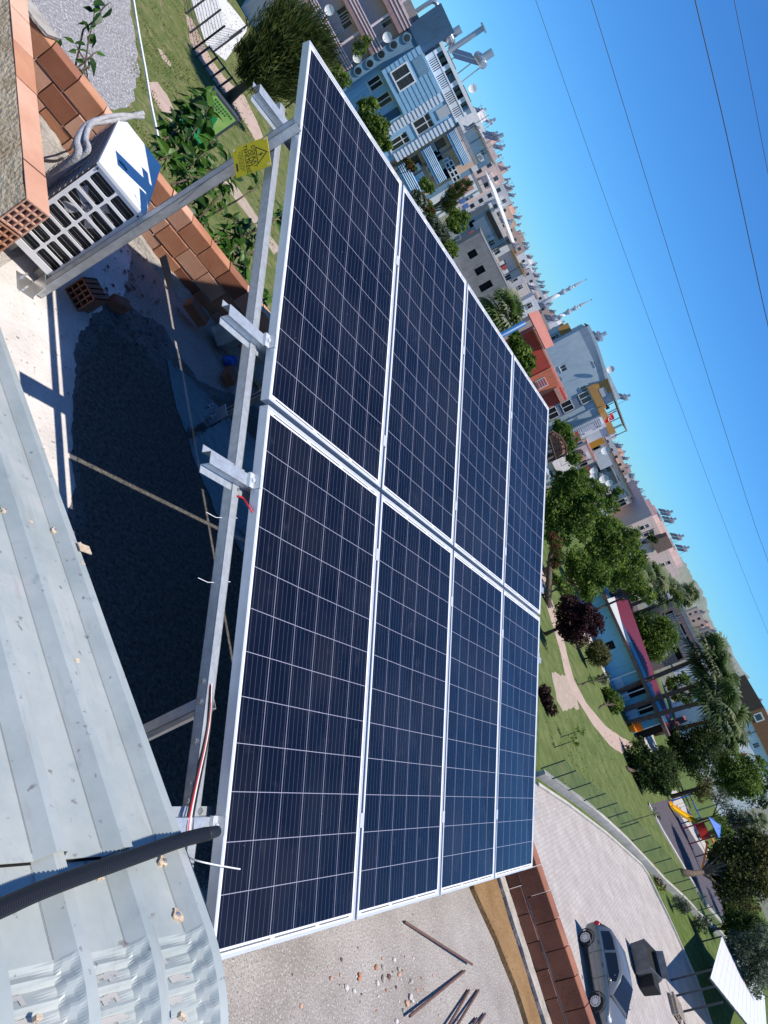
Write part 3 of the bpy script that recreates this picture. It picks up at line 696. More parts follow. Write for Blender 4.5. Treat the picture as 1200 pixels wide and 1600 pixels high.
for (u, v, sz) in ((83, 832, .020), (128, 853, .019), (255, 1347, .021), (277, 1430, .021), (155, 1367, .017), (105, 1048, .013), (5, 803, .02), (118, 890, .010), (48, 815, .008), (120, 1032, .010), (10, 985, .010), (60, 1198, .012), (60, 1590, .010), (270, 1597, .010)):
    c = onroof(u, v, 0.004)
    # sit on the sheet
    wv = (c-rp1).dot(rw_); c = c + rn*(prof(wv)+0.0005)
    m = MB(); ring = []
    K = 14
    for k in range(K):
        rr = sz*0.80*r.uniform(0.6, 1.2); a = 2*math.pi*k/K; ring.append(c+rw_*(rr*math.cos(a))+rvs*(rr*math.sin(a))+rn*0.0018)
    inner = [c+(p-c)*0.45+rn*0.0015 for p in ring]
    m.add(ring+inner+[p-rn*0.012 for p in ring], [(k, (k+1) % K, K+(k+1) % K, K+k) for k in range(K)]+[tuple(K+k for k in range(K))]+[(2*K+k, 2*K+(k+1) % K, (k+1) % K, k) for k in range(K)])
    m.build('foam_washer', M_rust, roof, recalc=False)
    if sz > 0.012:
        m = MB(); m.cyl(c, c+rn*0.0065, 0.0035, 6); m.cyl(c+rn*0.002, c+rn*0.0052, 0.0065, 10); m.build('roof_screw', M_bolt, roof)
# white plastic scrap at the sheet edge
m = MB(); c = onx(132, 857, RX+0.012); m.box(c, (0.05, 0.035, 0.004), (rw_, rvs, rn)); tag(m.build('tin_scrap', M_rust), 'small rusty pale tin scrap sticking out past the roof sheet edge', 'scrap')
# ---------------------------------------------------------------- black corrugated conduit
M_cond = mat('black_conduit', (0.016, 0.017, 0.021), 0.42, spec=0.5)
path = smooth_path([onroof(-120, 1462, 0.062), onroof(-20, 1428, 0.058), onroof(60, 1393, 0.057), onroof(140, 1363, 0.056), onroof(220, 1335, 0.056), onroof(280, 1314, 0.058), onroof(322, 1303, 0.060)], 60)
L = [0.0]
for a, b in zip(path[:-1], path[1:]): L.append(L[-1]+(b-a).length)
pts = []; rs = []; pit = 0.0062; s_ = 0.0; i = 0
while s_ < L[-1]:
    while L[i+1] < s_: i += 1
    k = (s_-L[i])/(L[i+1]-L[i]); pts.append(path[i].lerp(path[i+1], k)); s_ += pit/4
rs = [0.0185 if (q % 4) in (0, 1) else 0.0158 for q in range(len(pts))]
m = MB(); m.tube(pts, rs, 18); cond = T('conduit', 'black corrugated cable conduit lying across the metal roof', 'conduit', pts[len(pts)//2])
m.build('corrugated_tube', M_cond, cond)
m = MB(); m.tube([pts[-3], pts[-1], pts[-1]+(pts[-1]-pts[-5]).normalized()*0.05], [0.0165, 0.0178, 0.015], 16); m.build('taped_end', M_blackw, cond, smooth=True)
# ================================================================ outdoor air conditioner
M_acw = mat('ac_enamel', (0.74, 0.75, 0.76), 0.38, var=0.03, scale=8); M_acdark = mat('ac_dark', (0.015, 0.016, 0.018), 0.6); M_fin = mat('coil_fins', (0.10, 0.115, 0.14), 0.45, 0.6)
M_foam = mat('pipe_foam', (0.33, 0.33, 0.34), 0.75, col2=(0.46, 0.46, 0.47), scale=40, bump=0.5, bscale=120)
ang = R(70)
ac = T('air_conditioner', 'white outdoor air conditioner unit with slotted grille in front of the orange brick parapet', 'air conditioner', (-0.094, -0.512, SLAB), 0)
al = Vector((math.cos(ang), math.sin(ang), 0)); aw = Vector((math.cos(ang+math.pi/2), math.sin(ang+math.pi/2), 0)); az_ = Vector((0, 0, 1))
A0 = Vector((-0.085, -0.506, 7.0)); WID, LEN, HGT = 0.288, 0.670, 0.612
def ap(w_, l, h): return A0 + aw*w_ + al*l + az_*h
def slot(m, cx, cz, w_, h, dpt, side, rad=0.018):
    pts = []
    for (sx_, sz_, a0) in ((1, 1, 0), (-1, 1, 90), (-1, -1, 180), (1, -1, 270)):
        for q in range(4):
            a = R(a0+q*30); pts.append((cx+sx_*(w_/2-rad)+rad*math.cos(a), cz+sz_*(h/2-rad)+rad*math.sin(a)))
    return pts
# front plate with real rounded slots: strips around each slot cell
m = MB(); nrow, ncol = 8, 2
mx_, mz_ = 0.014, 0.030; cwid = (WID-2*mx_)/ncol; chgt = (HGT-2*mz_)/nrow
m.quad(ap(0, 0, 0), ap(WID, 0, 0), ap(WID, 0, mz_), ap(0, 0, mz_)); m.quad(ap(0, 0, HGT-mz_), ap(WID, 0, HGT-mz_), ap(WID, 0, HGT), ap(0, 0, HGT))
m.quad(ap(0, 0, mz_), ap(mx_, 0, mz_), ap(mx_, 0, HGT-mz_), ap(0, 0, HGT-mz_)); m.quad(ap(WID-mx_, 0, mz_), ap(WID, 0, mz_), ap(WID, 0, HGT-mz_), ap(WID-mx_, 0, HGT-mz_))
for i in range(ncol):
    for j in range(nrow):
        cx = mx_+cwid*(i+0.5); cz = mz_+chgt*(j+0.5)
        P = slot(m, cx, cz, cwid-0.012, chgt-0.014, 0, 1, 0.011); K = len(P)
        O = []
        for (x, z) in P:
            dx, dz = x-cx, z-cz; k = min((cwid/2)/abs(dx) if dx else 9e9, (chgt/2)/abs(dz) if dz else 9e9); O.append((cx+dx*k, cz+dz*k))
        vs = [ap(x, 0, z) for x, z in P]+[ap(x, 0, z) for x, z in O]+[ap(x, 0.006, z) for x, z in P]
        fs = [(k, (k+1) % K, K+(k+1) % K, K+k) for k in range(K)]+[(k, (k+1) % K, 2*K+(k+1) % K, 2*K+k) for k in range(K)]
        m.add(vs, fs)
        # corner fill triangles of the cell
        for (sx_, sz_) in ((1, 1), (-1, 1), (-1, -1), (1, -1)):
            c = (cx+sx_*cwid/2, cz+sz_*chgt/2)
            near = sorted(O, key=lambda q: (q[0]-c[0])**2+(q[1]-c[1])**2)
            ax_ = [q for q in near if abs(abs(q[0]-cx)-cwid/2) < 1e-6][:1]; bx_ = [q for q in near if abs(abs(q[1]-cz)-chgt/2) < 1e-6][:1]
            if ax_ and bx_: m.poly([ap(c[0], 0, c[1]), ap(ax_[0][0], 0, ax_[0][1]), ap(bx_[0][0], 0, bx_[0][1])])
m.build('front_grille', M_acw, ac, recalc=False)
m = MB()
m.quad(ap(0, 0, HGT), ap(WID, 0, HGT), ap(WID, LEN, HGT), ap(0, LEN, HGT)); m.quad(ap(0, 0, 0), ap(0, LEN, 0), ap(0, LEN, HGT), ap(0, 0, HGT)); m.quad(ap(0, LEN, 0), ap(WID, LEN, 0), ap(WID, LEN, HGT), ap(0, LEN, HGT)); m.quad(ap(0, 0, 0), ap(WID, 0, 0), ap(WID, LEN, 0), ap(0, LEN, 0))
m.build('casing', M_acw, ac)
m = MB()
for e in ((-0.006, 0.0), (WID, WID+0.006)):
    m.box(ap((e[0]+e[1])/2, LEN/2, HGT-0.008), (0.012, LEN+0.012, 0.018), (aw, al, az_))
m.box(ap(WID/2, -0.003, HGT-0.008), (WID, 0.008, 0.018), (aw, al, az_)); m.box(ap(WID/2, LEN+0.003, HGT-0.008), (WID, 0.008, 0.018), (aw, al, az_))
m.box(ap(WID/2, LEN/2, HGT+0.0015), (WID-0.004, LEN-0.004, 0.003), (aw, al, az_))
m.build('top_lid', M_acw, ac, bevel=0.003)
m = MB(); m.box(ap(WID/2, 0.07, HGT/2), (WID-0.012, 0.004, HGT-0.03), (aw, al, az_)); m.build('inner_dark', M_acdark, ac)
m = MB(); c = ap(WID*0.55, 0.055, HGT*0.62); m.cyl(c, c+al*0.012, 0.022, 14)                    # fan behind the grille
for k in range(4):
    a = k*math.pi/2+0.5; u = aw*math.cos(a)+az_*math.sin(a); t_ = aw*-math.sin(a)+az_*math.cos(a)
    m.add([c+u*0.02-t_*0.012, c+u*0.02+t_*0.012+al*0.012, c+u*0.105+t_*0.045+al*0.015, c+u*0.10-t_*0.02], [(0, 1, 2, 3)])
m.build('fan', M_foam, ac, recalc=False)
m = MB()
for j in range(22):
    z = 0.03+j*(HGT-0.07)/21; m.cyl(ap(0.012, 0.035, z), ap(WID-0.012, 0.035, z), 0.0012, 4)
m.build('guard_wire', M_foam, ac)
m = MB(); m.quad(ap(WID+0.001, 0.02, 0.02), ap(WID+0.001, LEN-0.02, 0.02), ap(WID+0.001, LEN-0.02, HGT-0.02), ap(WID+0.001, 0.02, HGT-0.02)); m.build('coil', M_fin, ac)
m = MB()
for j in range(16):
    z = 0.03+j*(HGT-0.06)/15; m.cyl(ap(WID+0.008, 0.0, z), ap(WID+0.008, LEN, z), 0.0017, 4)
for j in range(14):
    l = 0.03+j*(LEN-0.06)/13; m.cyl(ap(WID+0.010, l, 0.02), ap(WID+0.010, l, HGT-0.02), 0.0014, 4)
m.build('coil_guard', M_foam, ac)
for (w_, l) in ((0.03, 0.10), (0.22, 0.10), (0.03, 0.6), (0.22, 0.6)):
    m = MB(); m.box(ap(w_, l, -0.05), (0.05, 0.06, 0.10), (aw, al, az_)); m.build('foot_block', M_mortar, ac)
for (w_, l, z) in ((0.012, -0.002, 0.012), (WID-0.012, -0.002, HGT-0.03), (0.012, -0.002, HGT-0.03)):
    m = MB(); c = ap(w_, l, z); m.cyl(c, c-al*0.004, 0.005, 8); m.build('casing_screw', M_blackw, ac)
m = MB(); c = ap(WID*0.66, LEN*0.30, HGT+0.0035); m.poly([c+aw*a+al*b for a, b in ((-.03, .01), (0.0, .018), (.03, .005), (.022, -.012), (-.005, -.006), (-.028, -.014))]); m.build('tape_mark', M_blackw, ac, recalc=False)
# insulated refrigerant pipes leaving the side of the unit
def px3(u, v, d): return dist(u, v, d)
for off, rr, nm in ((0, [0.023]*24+[0.022-0.0012*k for k in range(8)]+[0.0125]*17, 'thick grey foam insulated pipe arching over from the air conditioner'), (1, 0.014, 'thinner white insulated pipe beside the thick one on the air conditioner')):
    pp = [ap(WID+0.02, 0.30-off*0.06, 0.10), px3(117+off*14, 250-off*6, 4.05), px3(122+off*12, 222-off*6, 4.1), px3(137+off*4, 198-off*3, 4.2), px3(160, 185+off*6, 4.3), px3(190, 180+off*5, 4.42), px3(224, 183-off*6, 4.52)]
    m = MB(); m.tube(smooth_path(pp, 8), rr, 10)
    tag(m.build('refrigerant_pipe', M_foam, smooth=True), nm, 'pipe', 'pipes of the outdoor air conditioner')
m = MB(); m.tube(smooth_path([ap(WID+0.01, 0.52, 0.32), px3(160, 218, 4.35), px3(183, 203, 4.5), px3(192, 192, 4.52), px3(187, 183, 4.48), px3(181, 188, 4.4)], 8), 0.006, 6)
tag(m.build('cable', M_whitew, smooth=True), 'thin white cable loop beside the insulated pipes', 'cable')
m = MB(); m.tube(smooth_path([onz(70, 250, SLAB+0.02), onz(92, 250, SLAB+0.02), onz(108, 236, SLAB+0.05), onz(118, 215, SLAB+0.35)], 8), 0.007, 6)
tag(m.build('cable', M_blackw, smooth=True), 'black cable lying on the pale screed behind the low wall', 'cable')
# ================================================================ loose bricks, rebar and rubble on the roof
M_hole = M_brickdark
def hollow_brick(label, c, rz, ax_up=None, size=(0.19, 0.185, 0.135), tilt=(0, 0)):
    root = T('hollow_brick', label, 'brick', c, rz, 'loose bricks on the roof'); root.rotation_euler = (tilt[0], tilt[1], rz)
    FR[root.name] = Matrix.Translation(Vector(c))
    lx, ly, lz_ = size; m = MB(); nx, nz = 4, 3; t = 0.008
    m.m = 0
    for k in range(nx+1): m.box((0, -ly/2+t/2+(ly-t)*k/nx, lz_/2), (lx, t, lz_))
    for k in range(nz+1): m.box((0, 0, t/2+(lz_-t)*k/nz), (lx-0.001, ly-0.001, t))
    m.m = 1; m.box((lx*0.2, 0, lz_/2), (lx*0.5, ly-t, lz_-t))
    m.build('brick_body', [M_brick3, M_brickdark], root, local=True)
    return root
hollow_brick('hollow clay brick showing its square holes beside the foot of the rear post', onz(122, 470, SLAB+0.002), R(35), size=(0.14, 0.135, 0.13))
def brick(label, c, rz, size=(0.23, 0.11, 0.09), tilt=(0.0, 0.0), m_=None):
    m = MB(); m.box((0, 0, size[2]/2), size); o = m.build('clay_brick', m_ or M_brick3, local=True, bevel=0.006); o.location = c; o.rotation_euler = (tilt[0], tilt[1], rz)
    return tag(o, label, 'brick', 'loose bricks on the roof')
brick('single dark clay brick on the splashed screed right of the hollow brick', onz(178, 480, SLAB+0.004), R(20), (0.13, 0.07, 0.075))
brick('dark brick leaning on the parapet foot in deep shade', onz(300, 490, SLAB+0.06), R(-20), (0.19, 0.08, 0.08), (0.3, 0.1))
brick('mortar covered brick lump in the shade under the second rail', onz(340, 530, SLAB+0.04), R(30), (0.19, 0.15, 0.15), (0.1, 0.2), M_mortar)
brick('broken reddish brick piece deep in the shade near the blue scrap', onz(352, 590, SLAB+0.02), R(60), (0.15, 0.10, 0.07), (0.2, 0))
brick('mortar smeared brick half hidden behind the near rafter', onz(400, 590, SLAB+0.02), R(10), (0.22, 0.19, 0.15), (0.1, 0.3), M_mortar)
m = MB()      # curved roof tile shard
c = onz(256, 428, SLAB+0.19)
for k in range(9):
    pass
ring = []
for k in range(9):
    a = R(-70+k*17.5); ring.append((0.05*math.sin(a), 0.05*math.cos(a)))
d1 = (ldir*0.9-lnrm*0.3).normalized(); d2 = Vector((-d1.y, d1.x, 0))
vs = [c+d1*q+d2*x+Vector((0, 0, z-q*0.4)) for q in (-0.09, 0.09) for x, z in ring]+[c+d1*q+d2*(x*0.78)+Vector((0, 0, z*0.78-q*0.4)) for q in (-0.09, 0.09) for x, z in ring]
m.add(vs, [(k, k+1, 10+k, 9+k) for k in range(8)]+[(18+k, 19+k, 28+k, 27+k) for k in range(8)]+[(k, k+1, 19+k, 18+k) for k in range(8)]+[(9+k, 10+k, 28+k, 27+k) for k in range(8)])
tag(m.build('roof_tile', M_brick), 'broken orange channel tile lying on the parapet foot', 'roof tile')
m = MB(); c = onz(358, 565, SLAB+0.05); m.ball(c, 0.055, 8, 6, (1.2, 0.8, 0.7)); m.ball(c+Vector((0.04, 0.03, 0.01)), 0.04, 7, 5)
tag(m.build('plastic_bag', mat('blue_plastic', (0.01, 0.09, 0.42), 0.35), smooth=True), 'crumpled blue plastic scrap in the shade between loose bricks', 'plastic bag')
M_rebar = mat('rusty_rebar', (0.10, 0.055, 0.045), 0.8, col2=(0.17, 0.09, 0.065), scale=60)
for (p, q, lb) in (((632, 1440), (738, 1507), 'rusty reinforcing bar nearest the panels on the sunny screed'), ((726, 1517), (640, 1588), 'rusty reinforcing bar pointing away from the brown ledge'), ((733, 1547), (690, 1622), 'thin rusty bar, upper one of a close parallel pair'), ((748, 1547), (700, 1625), 'thin rusty bar, lower one of a close parallel pair'), ((758, 1584), (735, 1620), 'short rusty bar end nearest the brown ledge'), ((745, 1591), (733, 1612), 'shortest rusty bar stub at the bottom edge')):
    m = MB(); a, b = onz(*p, SLAB+0.012), onz(*q, SLAB+0.035); n = int((b-a).length/0.012)
    m.tube([a.lerp(b, k/n) for k in range(n+1)], [0.0075+(0.0012 if k % 2 else 0) for k in range(n+1)], 7); tag(m.build('rebar', M_rebar), lb, 'rebar', 'rusty bars lying on the screed')
r = random.Random(31); cols = [M_mortar, M_brick, M_lime, M_brick2, M_rebar]
peb = MB()
for k in range(80):
    u, v = r.gauss(610, 60), r.gauss(1535, 45)
    c = onz(u, v, SLAB); s_ = r.choice((0.004, 0.005, 0.006, 0.008, 0.012)); peb.m = r.choice((0, 0, 0, 1, 2, 2, 3, 4)); peb.ball(c+Vector((0, 0, s_*0.4)), s_, 6, 4, (r.uniform(.7, 1.5), r.uniform(.7, 1.4), 0.7))
tag(peb.build('rubble', cols), kind='stuff')
for (u, v, s_, mi, lb) in ((560, 1527, .022, 1, 'orange brick crumb on the sunny screed, largest of its colour'), (641, 1560, .028, 2, 'pale stone chip between brick crumbs on the screed'), (587, 1512, .015, 1, 'small orange brick crumb nearest the panels'), (598, 1530, .018, 0, 'grey mortar crumb right of the big orange crumb'), (622, 1516, .016, 0, 'grey rounded pebble left of the first bar'), (635, 1570, .02, 3, 'pinkish brick chip beside the pale stone chip')):
    m = MB(); c = onz(u, v, SLAB)
    for q in range(3): m.ball(c+Vector((r.uniform(-1, 1)*s_*.6, r.uniform(-1, 1)*s_*.6, s_*0.35)), s_*r.uniform(.45, .8), 7, 5, (1, r.uniform(.7, 1.2), .6))
    tag(m.build('crumb', cols[mi]), lb, 'rubble piece', 'rubble pieces on the screed')
# ================================================================ ground, street, paths
M_grass = mat('lawn', (0.05, 0.085, 0.02), 0.95, col2=(0.115, 0.155, 0.045), scale=1.3, bump=0.8, bscale=18, detail=9, spec=0.1)
speckle(M_grass, 0.9, (0.16, 0.13, 0.07), 0.60, 0.72, 8)
M_dry_grass = mat('dry_grass', (0.065, 0.10, 0.028), 0.95, col2=(0.15, 0.16, 0.06), scale=1.6, bump=0.8, bscale=20, detail=9, spec=0.1)
speckle(M_dry_grass, 2.6, (0.21, 0.17, 0.105), 0.55, 0.68, 9)
M_lawn = mat('park_lawn', (0.075, 0.105, 0.03), 0.95, col2=(0.135, 0.165, 0.06), scale=0.9, bump=0.6, bscale=25, detail=9, spec=0.1)
speckle(M_lawn, 0.35, (0.16, 0.15, 0.06), 0.60, 0.74, 8)
M_town = mat('town_ground', (0.16, 0.15, 0.12), 0.95, col2=(0.08, 0.10, 0.05), scale=0.12, detail=8)
M_gravel = mat('gravel', (0.24, 0.235, 0.24), 0.95, col2=(0.36, 0.35, 0.35), scale=9, bump=1.0, bscale=60, detail=10); speckle(M_gravel, 14, (0.10, 0.095, 0.09), 0.54, 0.62); speckle(M_gravel, 10, (0.58, 0.57, 0.56), 0.58, 0.66)
M_path = mat('pink_path', (0.36, 0.26, 0.21), 0.95, col2=(0.44, 0.34, 0.28), scale=1.5, detail=8)
M_dirt = mat('bare_dirt', (0.30, 0.23, 0.17), 0.95, col2=(0.40, 0.33, 0.26), scale=2.2, bump=0.3, bscale=20, detail=8)
M_pale = mat('pale_paving', (0.36, 0.33, 0.29), 0.9, col2=(0.46, 0.43, 0.39), scale=1.2, detail=8)
M_kerb = mat('kerb_concrete', (0.36, 0.34, 0.31), 0.9, col2=(0.48, 0.46, 0.42), scale=3, bump=0.3, bscale=30)
M_rubber = mat('rubber_surface', (0.062, 0.052, 0.064), 0.85, col2=(0.085, 0.072, 0.085), scale=2.0, detail=8)
def paver_mat():
    m = mat('block_paving', (0.385, 0.345, 0.315), 0.85, col2=(0.50, 0.46, 0.42), scale=0.7, detail=8)
    n = m.node_tree; b = n.nodes['Principled BSDF']; tc = n.nodes.new('ShaderNodeTexCoord'); mp = n.nodes.new('ShaderNodeMapping'); mp.inputs['Rotation'].default_value = (0, 0, R(40)); mp.inputs['Scale'].default_value = (4.2, 4.2, 4.2)
    br = n.nodes.new('ShaderNodeTexBrick'); br.inputs['Color1'].default_value = (1, 1, 1, 1); br.inputs['Color2'].default_value = (0.86, 0.86, 0.88, 1); br.inputs['Mortar'].default_value = (0.50, 0.49, 0.48, 1); br.inputs['Mortar Size'].default_value = 0.045; br.inputs['Scale'].default_value = 1.0; br.inputs['Row Height'].default_value = 0.5; br.inputs['Brick Width'].default_value = 1.0
    n.links.new(tc.outputs['Object'], mp.inputs[0]); n.links.new(mp.outputs[0], br.inputs[0])
    mx = n.nodes.new('ShaderNodeMix'); mx.data_type = 'RGBA'; mx.blend_type = 'MULTIPLY'; mx.inputs[0].default_value = 1.0
    n.links.new(b.inputs['Base Color'].links[0].from_socket, mx.inputs[6]); n.links.new(br.outputs[0], mx.inputs[7]); n.links.new(mx.outputs[2], b.inputs['Base Color'])
    return m
M_pave = paver_mat()
m = MB(); m.quad((-2500, -3000, 0), (9000, -3000, 0), (9000, 6000, 0), (-2500, 6000, 0)); struct(m.build('ground', M_town))
def sheet_px(name, px, z, m_, amp=0.0, step=1.0, seed=1):
    b = MB(); pts = [gp(u, v, z) for u, v in px]
    if amp: pts = jag(pts, amp, step, seed)
    b.poly(pts); return struct(b.build(name, m_, recalc=False))
def flat(name, pts, z, m_):
    b = MB(); b.poly([Vector((p[0], p[1], z)) for p in pts]); return struct(b.build(name, m_, recalc=False))
flat('lawn', [(-30, -60), (140, -60), (140, 75), (60, 75), (-30, 60)], 0.004, M_grass)
flat('dry_lawn', [(5, 2), (22, 5), (38, 22), (56, 58), (50, 75), (22, 75), (5, 50)], 0.009, M_dry_grass)
sheet_px('gravel_yard', ((60, -80), (200, -60), (203, 20), (212, 70), (218, 120), (205, 160), (178, 172), (140, 175), (90, 120), (40, 20)), 0.014, M_gravel, 0.12, 0.5, 3)
sheet_px('dirt_patch', ((232, 128), (246, 128), (262, 150), (276, 180), (268, 190), (250, 170), (238, 150)), 0.014, M_path, 0.12, 0.6, 4)
sheet_px('dirt_patch', ((246, 75), (252, 78), (268, 100), (266, 104), (254, 92)), 0.014, M_path, 0.10, 0.5, 5)
sheet_px('dirt_path', ((345, 268), (360, 280), (385, 312), (410, 350), (440, 392), (428, 398), (398, 350), (372, 318), (352, 290), (338, 278)), 0.014, M_dirt, 0.10, 0.5, 6)
sheet_px('paved_strip', ((290, 22), (300, 30), (330, 92), (350, 120), (382, 150), (402, 190), (420, 235), (410, 240), (385, 195), (360, 160), (330, 120), (300, 75)), 0.014, M_path, 0.05, 0.8, 7)
sheet_px('park_lawn', ((842, 860), (905, 930), (985, 1100), (1048, 1240), (1150, 1440), (1110, 1438), (1030, 1362), (960, 1290), (905, 1245), (842, 1204)), 0.009, M_lawn)
sheet_px('park_path', ((836, 880), (850, 933), (866, 985), (876, 1020), (884, 1058), (901, 1092), (927, 1133), (953, 1165), (972, 1178), (990, 1162), (968, 1150), (946, 1134), (916, 1098), (897, 1062), (888, 1030), (878, 988), (862, 936), (846, 876)), 0.014, M_path, 0.05, 0.8, 8)
sheet_px('bare_patch', ((862, 1050), (884, 1056), (901, 1092), (905, 1106), (892, 1108), (880, 1112), (870, 1094)), 0.012, M_dirt, 0.14, 0.6, 9)
sheet_px('pale_pavement', ((905, 985), (918, 1005), (950, 1062), (985, 1128), (1010, 1175), (1030, 1175), (1010, 1120), (965, 1048), (928, 985), (900, 925)), 0.012, M_pale)
sheet_px('playground_surface', ((1014, 1258), (1046, 1248), (1062, 1266), (1082, 1296), (1100, 1332), (1122, 1375), (1142, 1420), (1128, 1438), (1104, 1412), (1080, 1372), (1056, 1330), (1036, 1296)), 0.018, M_rubber)
sheet_px('park_path', ((1046, 1236), (1056, 1234), (1075, 1262), (1094, 1300), (1112, 1336), (1106, 1342), (1090, 1318), (1068, 1282), (1052, 1256)), 0.022, M_pale, 0.05, 0.8, 3)
sheet_px('street', ((838, 1226), (856, 1239), (885, 1257), (915, 1279), (945, 1302), (975, 1329), (1000, 1351), (1011, 1367), (1023, 1394), (1041, 1429), (1063, 1474), (1086, 1529), (1106, 1589), (1130, 1660), (1040, 1800), (760, 1700), (740, 1300), (800, 1190)), 0.016, M_pave)
def kerb(name, px, w_, h_, m_, label, cat='kerb', z0=0.0):
    b = MB(); pts = [gp(u, v) for u, v in px]
    L = []
    for i, p in enumerate(pts):
        d = (pts[min(i+1, len(pts)-1)]-pts[max(i-1, 0)]).normalized(); nn = Vector((-d.y, d.x, 0))
        L.append((p-nn*w_/2, p+nn*w_/2))
    vs = []
    for a, c in L: vs += [a+Vector((0, 0, z0)), c+Vector((0, 0, z0)), c+Vector((0, 0, z0+h_)), a+Vector((0, 0, z0+h_))]
    fs = []
    for i in range(len(L)-1):
        o_ = i*4
        for k in range(4): fs.append((o_+k, o_+(k+1) % 4, o_+4+(k+1) % 4, o_+4+k))
    fs += [(0, 1, 2, 3), tuple(len(vs)-4+k for k in range(4))]
    b.add(vs, fs); o_ = b.build(name, m_)
    if cat == 'structure': return struct(o_)
    return tag(o_, label, cat)
def dens(px, k=4):
    out = []
    for a, b in zip(px[:-1], px[1:]):
        for i in range(k): out.append((a[0]+(b[0]-a[0])*i/k, a[1]+(b[1]-a[1])*i/k))
    return out+[px[-1]]
kerb('kerb', dens(((838, 1226), (885, 1257), (945, 1302), (1000, 1351), (1011, 1367), (1041, 1429), (1086, 1529), (1130, 1660))), 0.16, 0.13, M_kerb, '', 'structure')
M_white = mat('white_paint', (0.72, 0.72, 0.70), 0.7, var=0.12, scale=5)
kerb('low_kerb', dens(((206, -8), (216, 55), (226, 110), (235, 165), (247, 222))), 0.09, 0.07, M_white, 'white painted low garden kerb running past the gravel yard', 'kerb')
kerb('playground_kerb', ((1012, 1256), (1034, 1298), (1054, 1332), (1078, 1374), (1102, 1414), (1127, 1442)), 0.5, 0.12, M_kerb, 'pale concrete kerb along the lawn side of the playground', 'kerb')
kerb('playground_kerb', ((1062, 1264), (1084, 1296), (1102, 1332), (1124, 1376), (1146, 1424)), 0.35, 0.12, M_kerb, 'pale concrete kerb along the far side of the playground', 'kerb')
# low wall and green mesh fence between street and park
wpx = dens(((836, 1211), (862, 1229), (885, 1245), (912, 1264), (940, 1288), (968, 1313), (1000, 1346), (1030, 1378), (1062, 1406), (1090, 1435), (1112, 1452), (1150, 1490)), 2)
M_wallc = mat('low_wall_concrete', (0.33, 0.31, 0.28), 0.95, col2=(0.46, 0.44, 0.40), scale=1.2, bump=0.4, bscale=14, detail=8)
kerb('low_wall', wpx, 0.22, 0.48, M_wallc, 'low weathered concrete wall between the paved street and the park lawn', 'wall')
M_post = mat('fence_post', (0.02, 0.05, 0.03), 0.6)
def mesh_mat(name, col, sx_, sy_, wid):
    m = bpy.data.materials.new(name); m.use_nodes = True; n = m.node_tree; b = n.nodes['Principled BSDF']; b.inputs['Base Color'].default_value = (*col, 1); b.inputs['Roughness'].default_value = 0.6
    uv = n.nodes.new('ShaderNodeUVMap'); sp = n.nodes.new('ShaderNodeSeparateXYZ'); n.links.new(uv.outputs[0], sp.inputs[0]); outs = []
    for k, per in ((0, sx_), (1, sy_)):
        a = n.nodes.new('ShaderNodeMath'); a.operation = 'MODULO'; a.inputs[1].default_value = per; n.links.new(sp.outputs[k], a.inputs[0])
        l = n.nodes.new('ShaderNodeMath'); l.operation = 'LESS_THAN'; l.inputs[1].default_value = wid; n.links.new(a.outputs[0], l.inputs[0]); outs.append(l)
    mx = n.nodes.new('ShaderNodeMath'); mx.operation = 'MAXIMUM'; n.links.new(outs[0].outputs[0], mx.inputs[0]); n.links.new(outs[1].outputs[0], mx.inputs[1]); n.links.new(mx.outputs[0], b.inputs['Alpha'])
    return m
M_mesh = mesh_mat('green_mesh', (0.02, 0.10, 0.06), 0.075, 0.14, 0.014)
M_cage = mesh_mat('dark_mesh', (0.10, 0.11, 0.11), 0.16, 0.16, 0.022)
def mesh_fence(label, px, h_, z0, mm, name='mesh_fence', post=0.03, pm=None, posts=None, rails=True, cat='fence'):
    pts = [gp(u, v) + Vector((0, 0, z0)) for u, v in px]
    root = T(name, label, cat, pts[len(pts)//2])
    for p in pts:
        b = MB(); b.cyl(p, p+Vector((0, 0, h_+0.03)), post, 6); b.build('post', pm or M_post, root)
    b = MB(); x = 0
    for a, c in zip(pts[:-1], pts[1:]):
        L = (c-a).length; b.quad(a, c, c+Vector((0, 0, h_)), a+Vector((0, 0, h_)), uv=[(x, 0), (x+L, 0), (x+L, h_), (x, h_)]); x += L
    b.build('mesh_panel', mm, root, recalc=False)
    return root
fpx = [(845, 1201), (863, 1217), (888, 1235), (912, 1251), (932, 1265), (950, 1278), (968, 1294), (987, 1314), (1005, 1332), (1022, 1349), (1037, 1365), (1052, 1381), (1065, 1393), (1080, 1407), (1090, 1423), (1102, 1432), (1118, 1446)]
def fr_on_wall(px): return [gp(u, v, 0.48) for u, v in px]
_old_gp = gp
def gp_w(u, v, z=0.0): p = onz(u, v, 0.48); return Vector((p.x, p.y, z))
gp = gp_w
mesh_fence('green wire mesh fence on dark posts standing on the low street wall', fpx, 1.15, 0.48, M_mesh)
gp = _old_gp
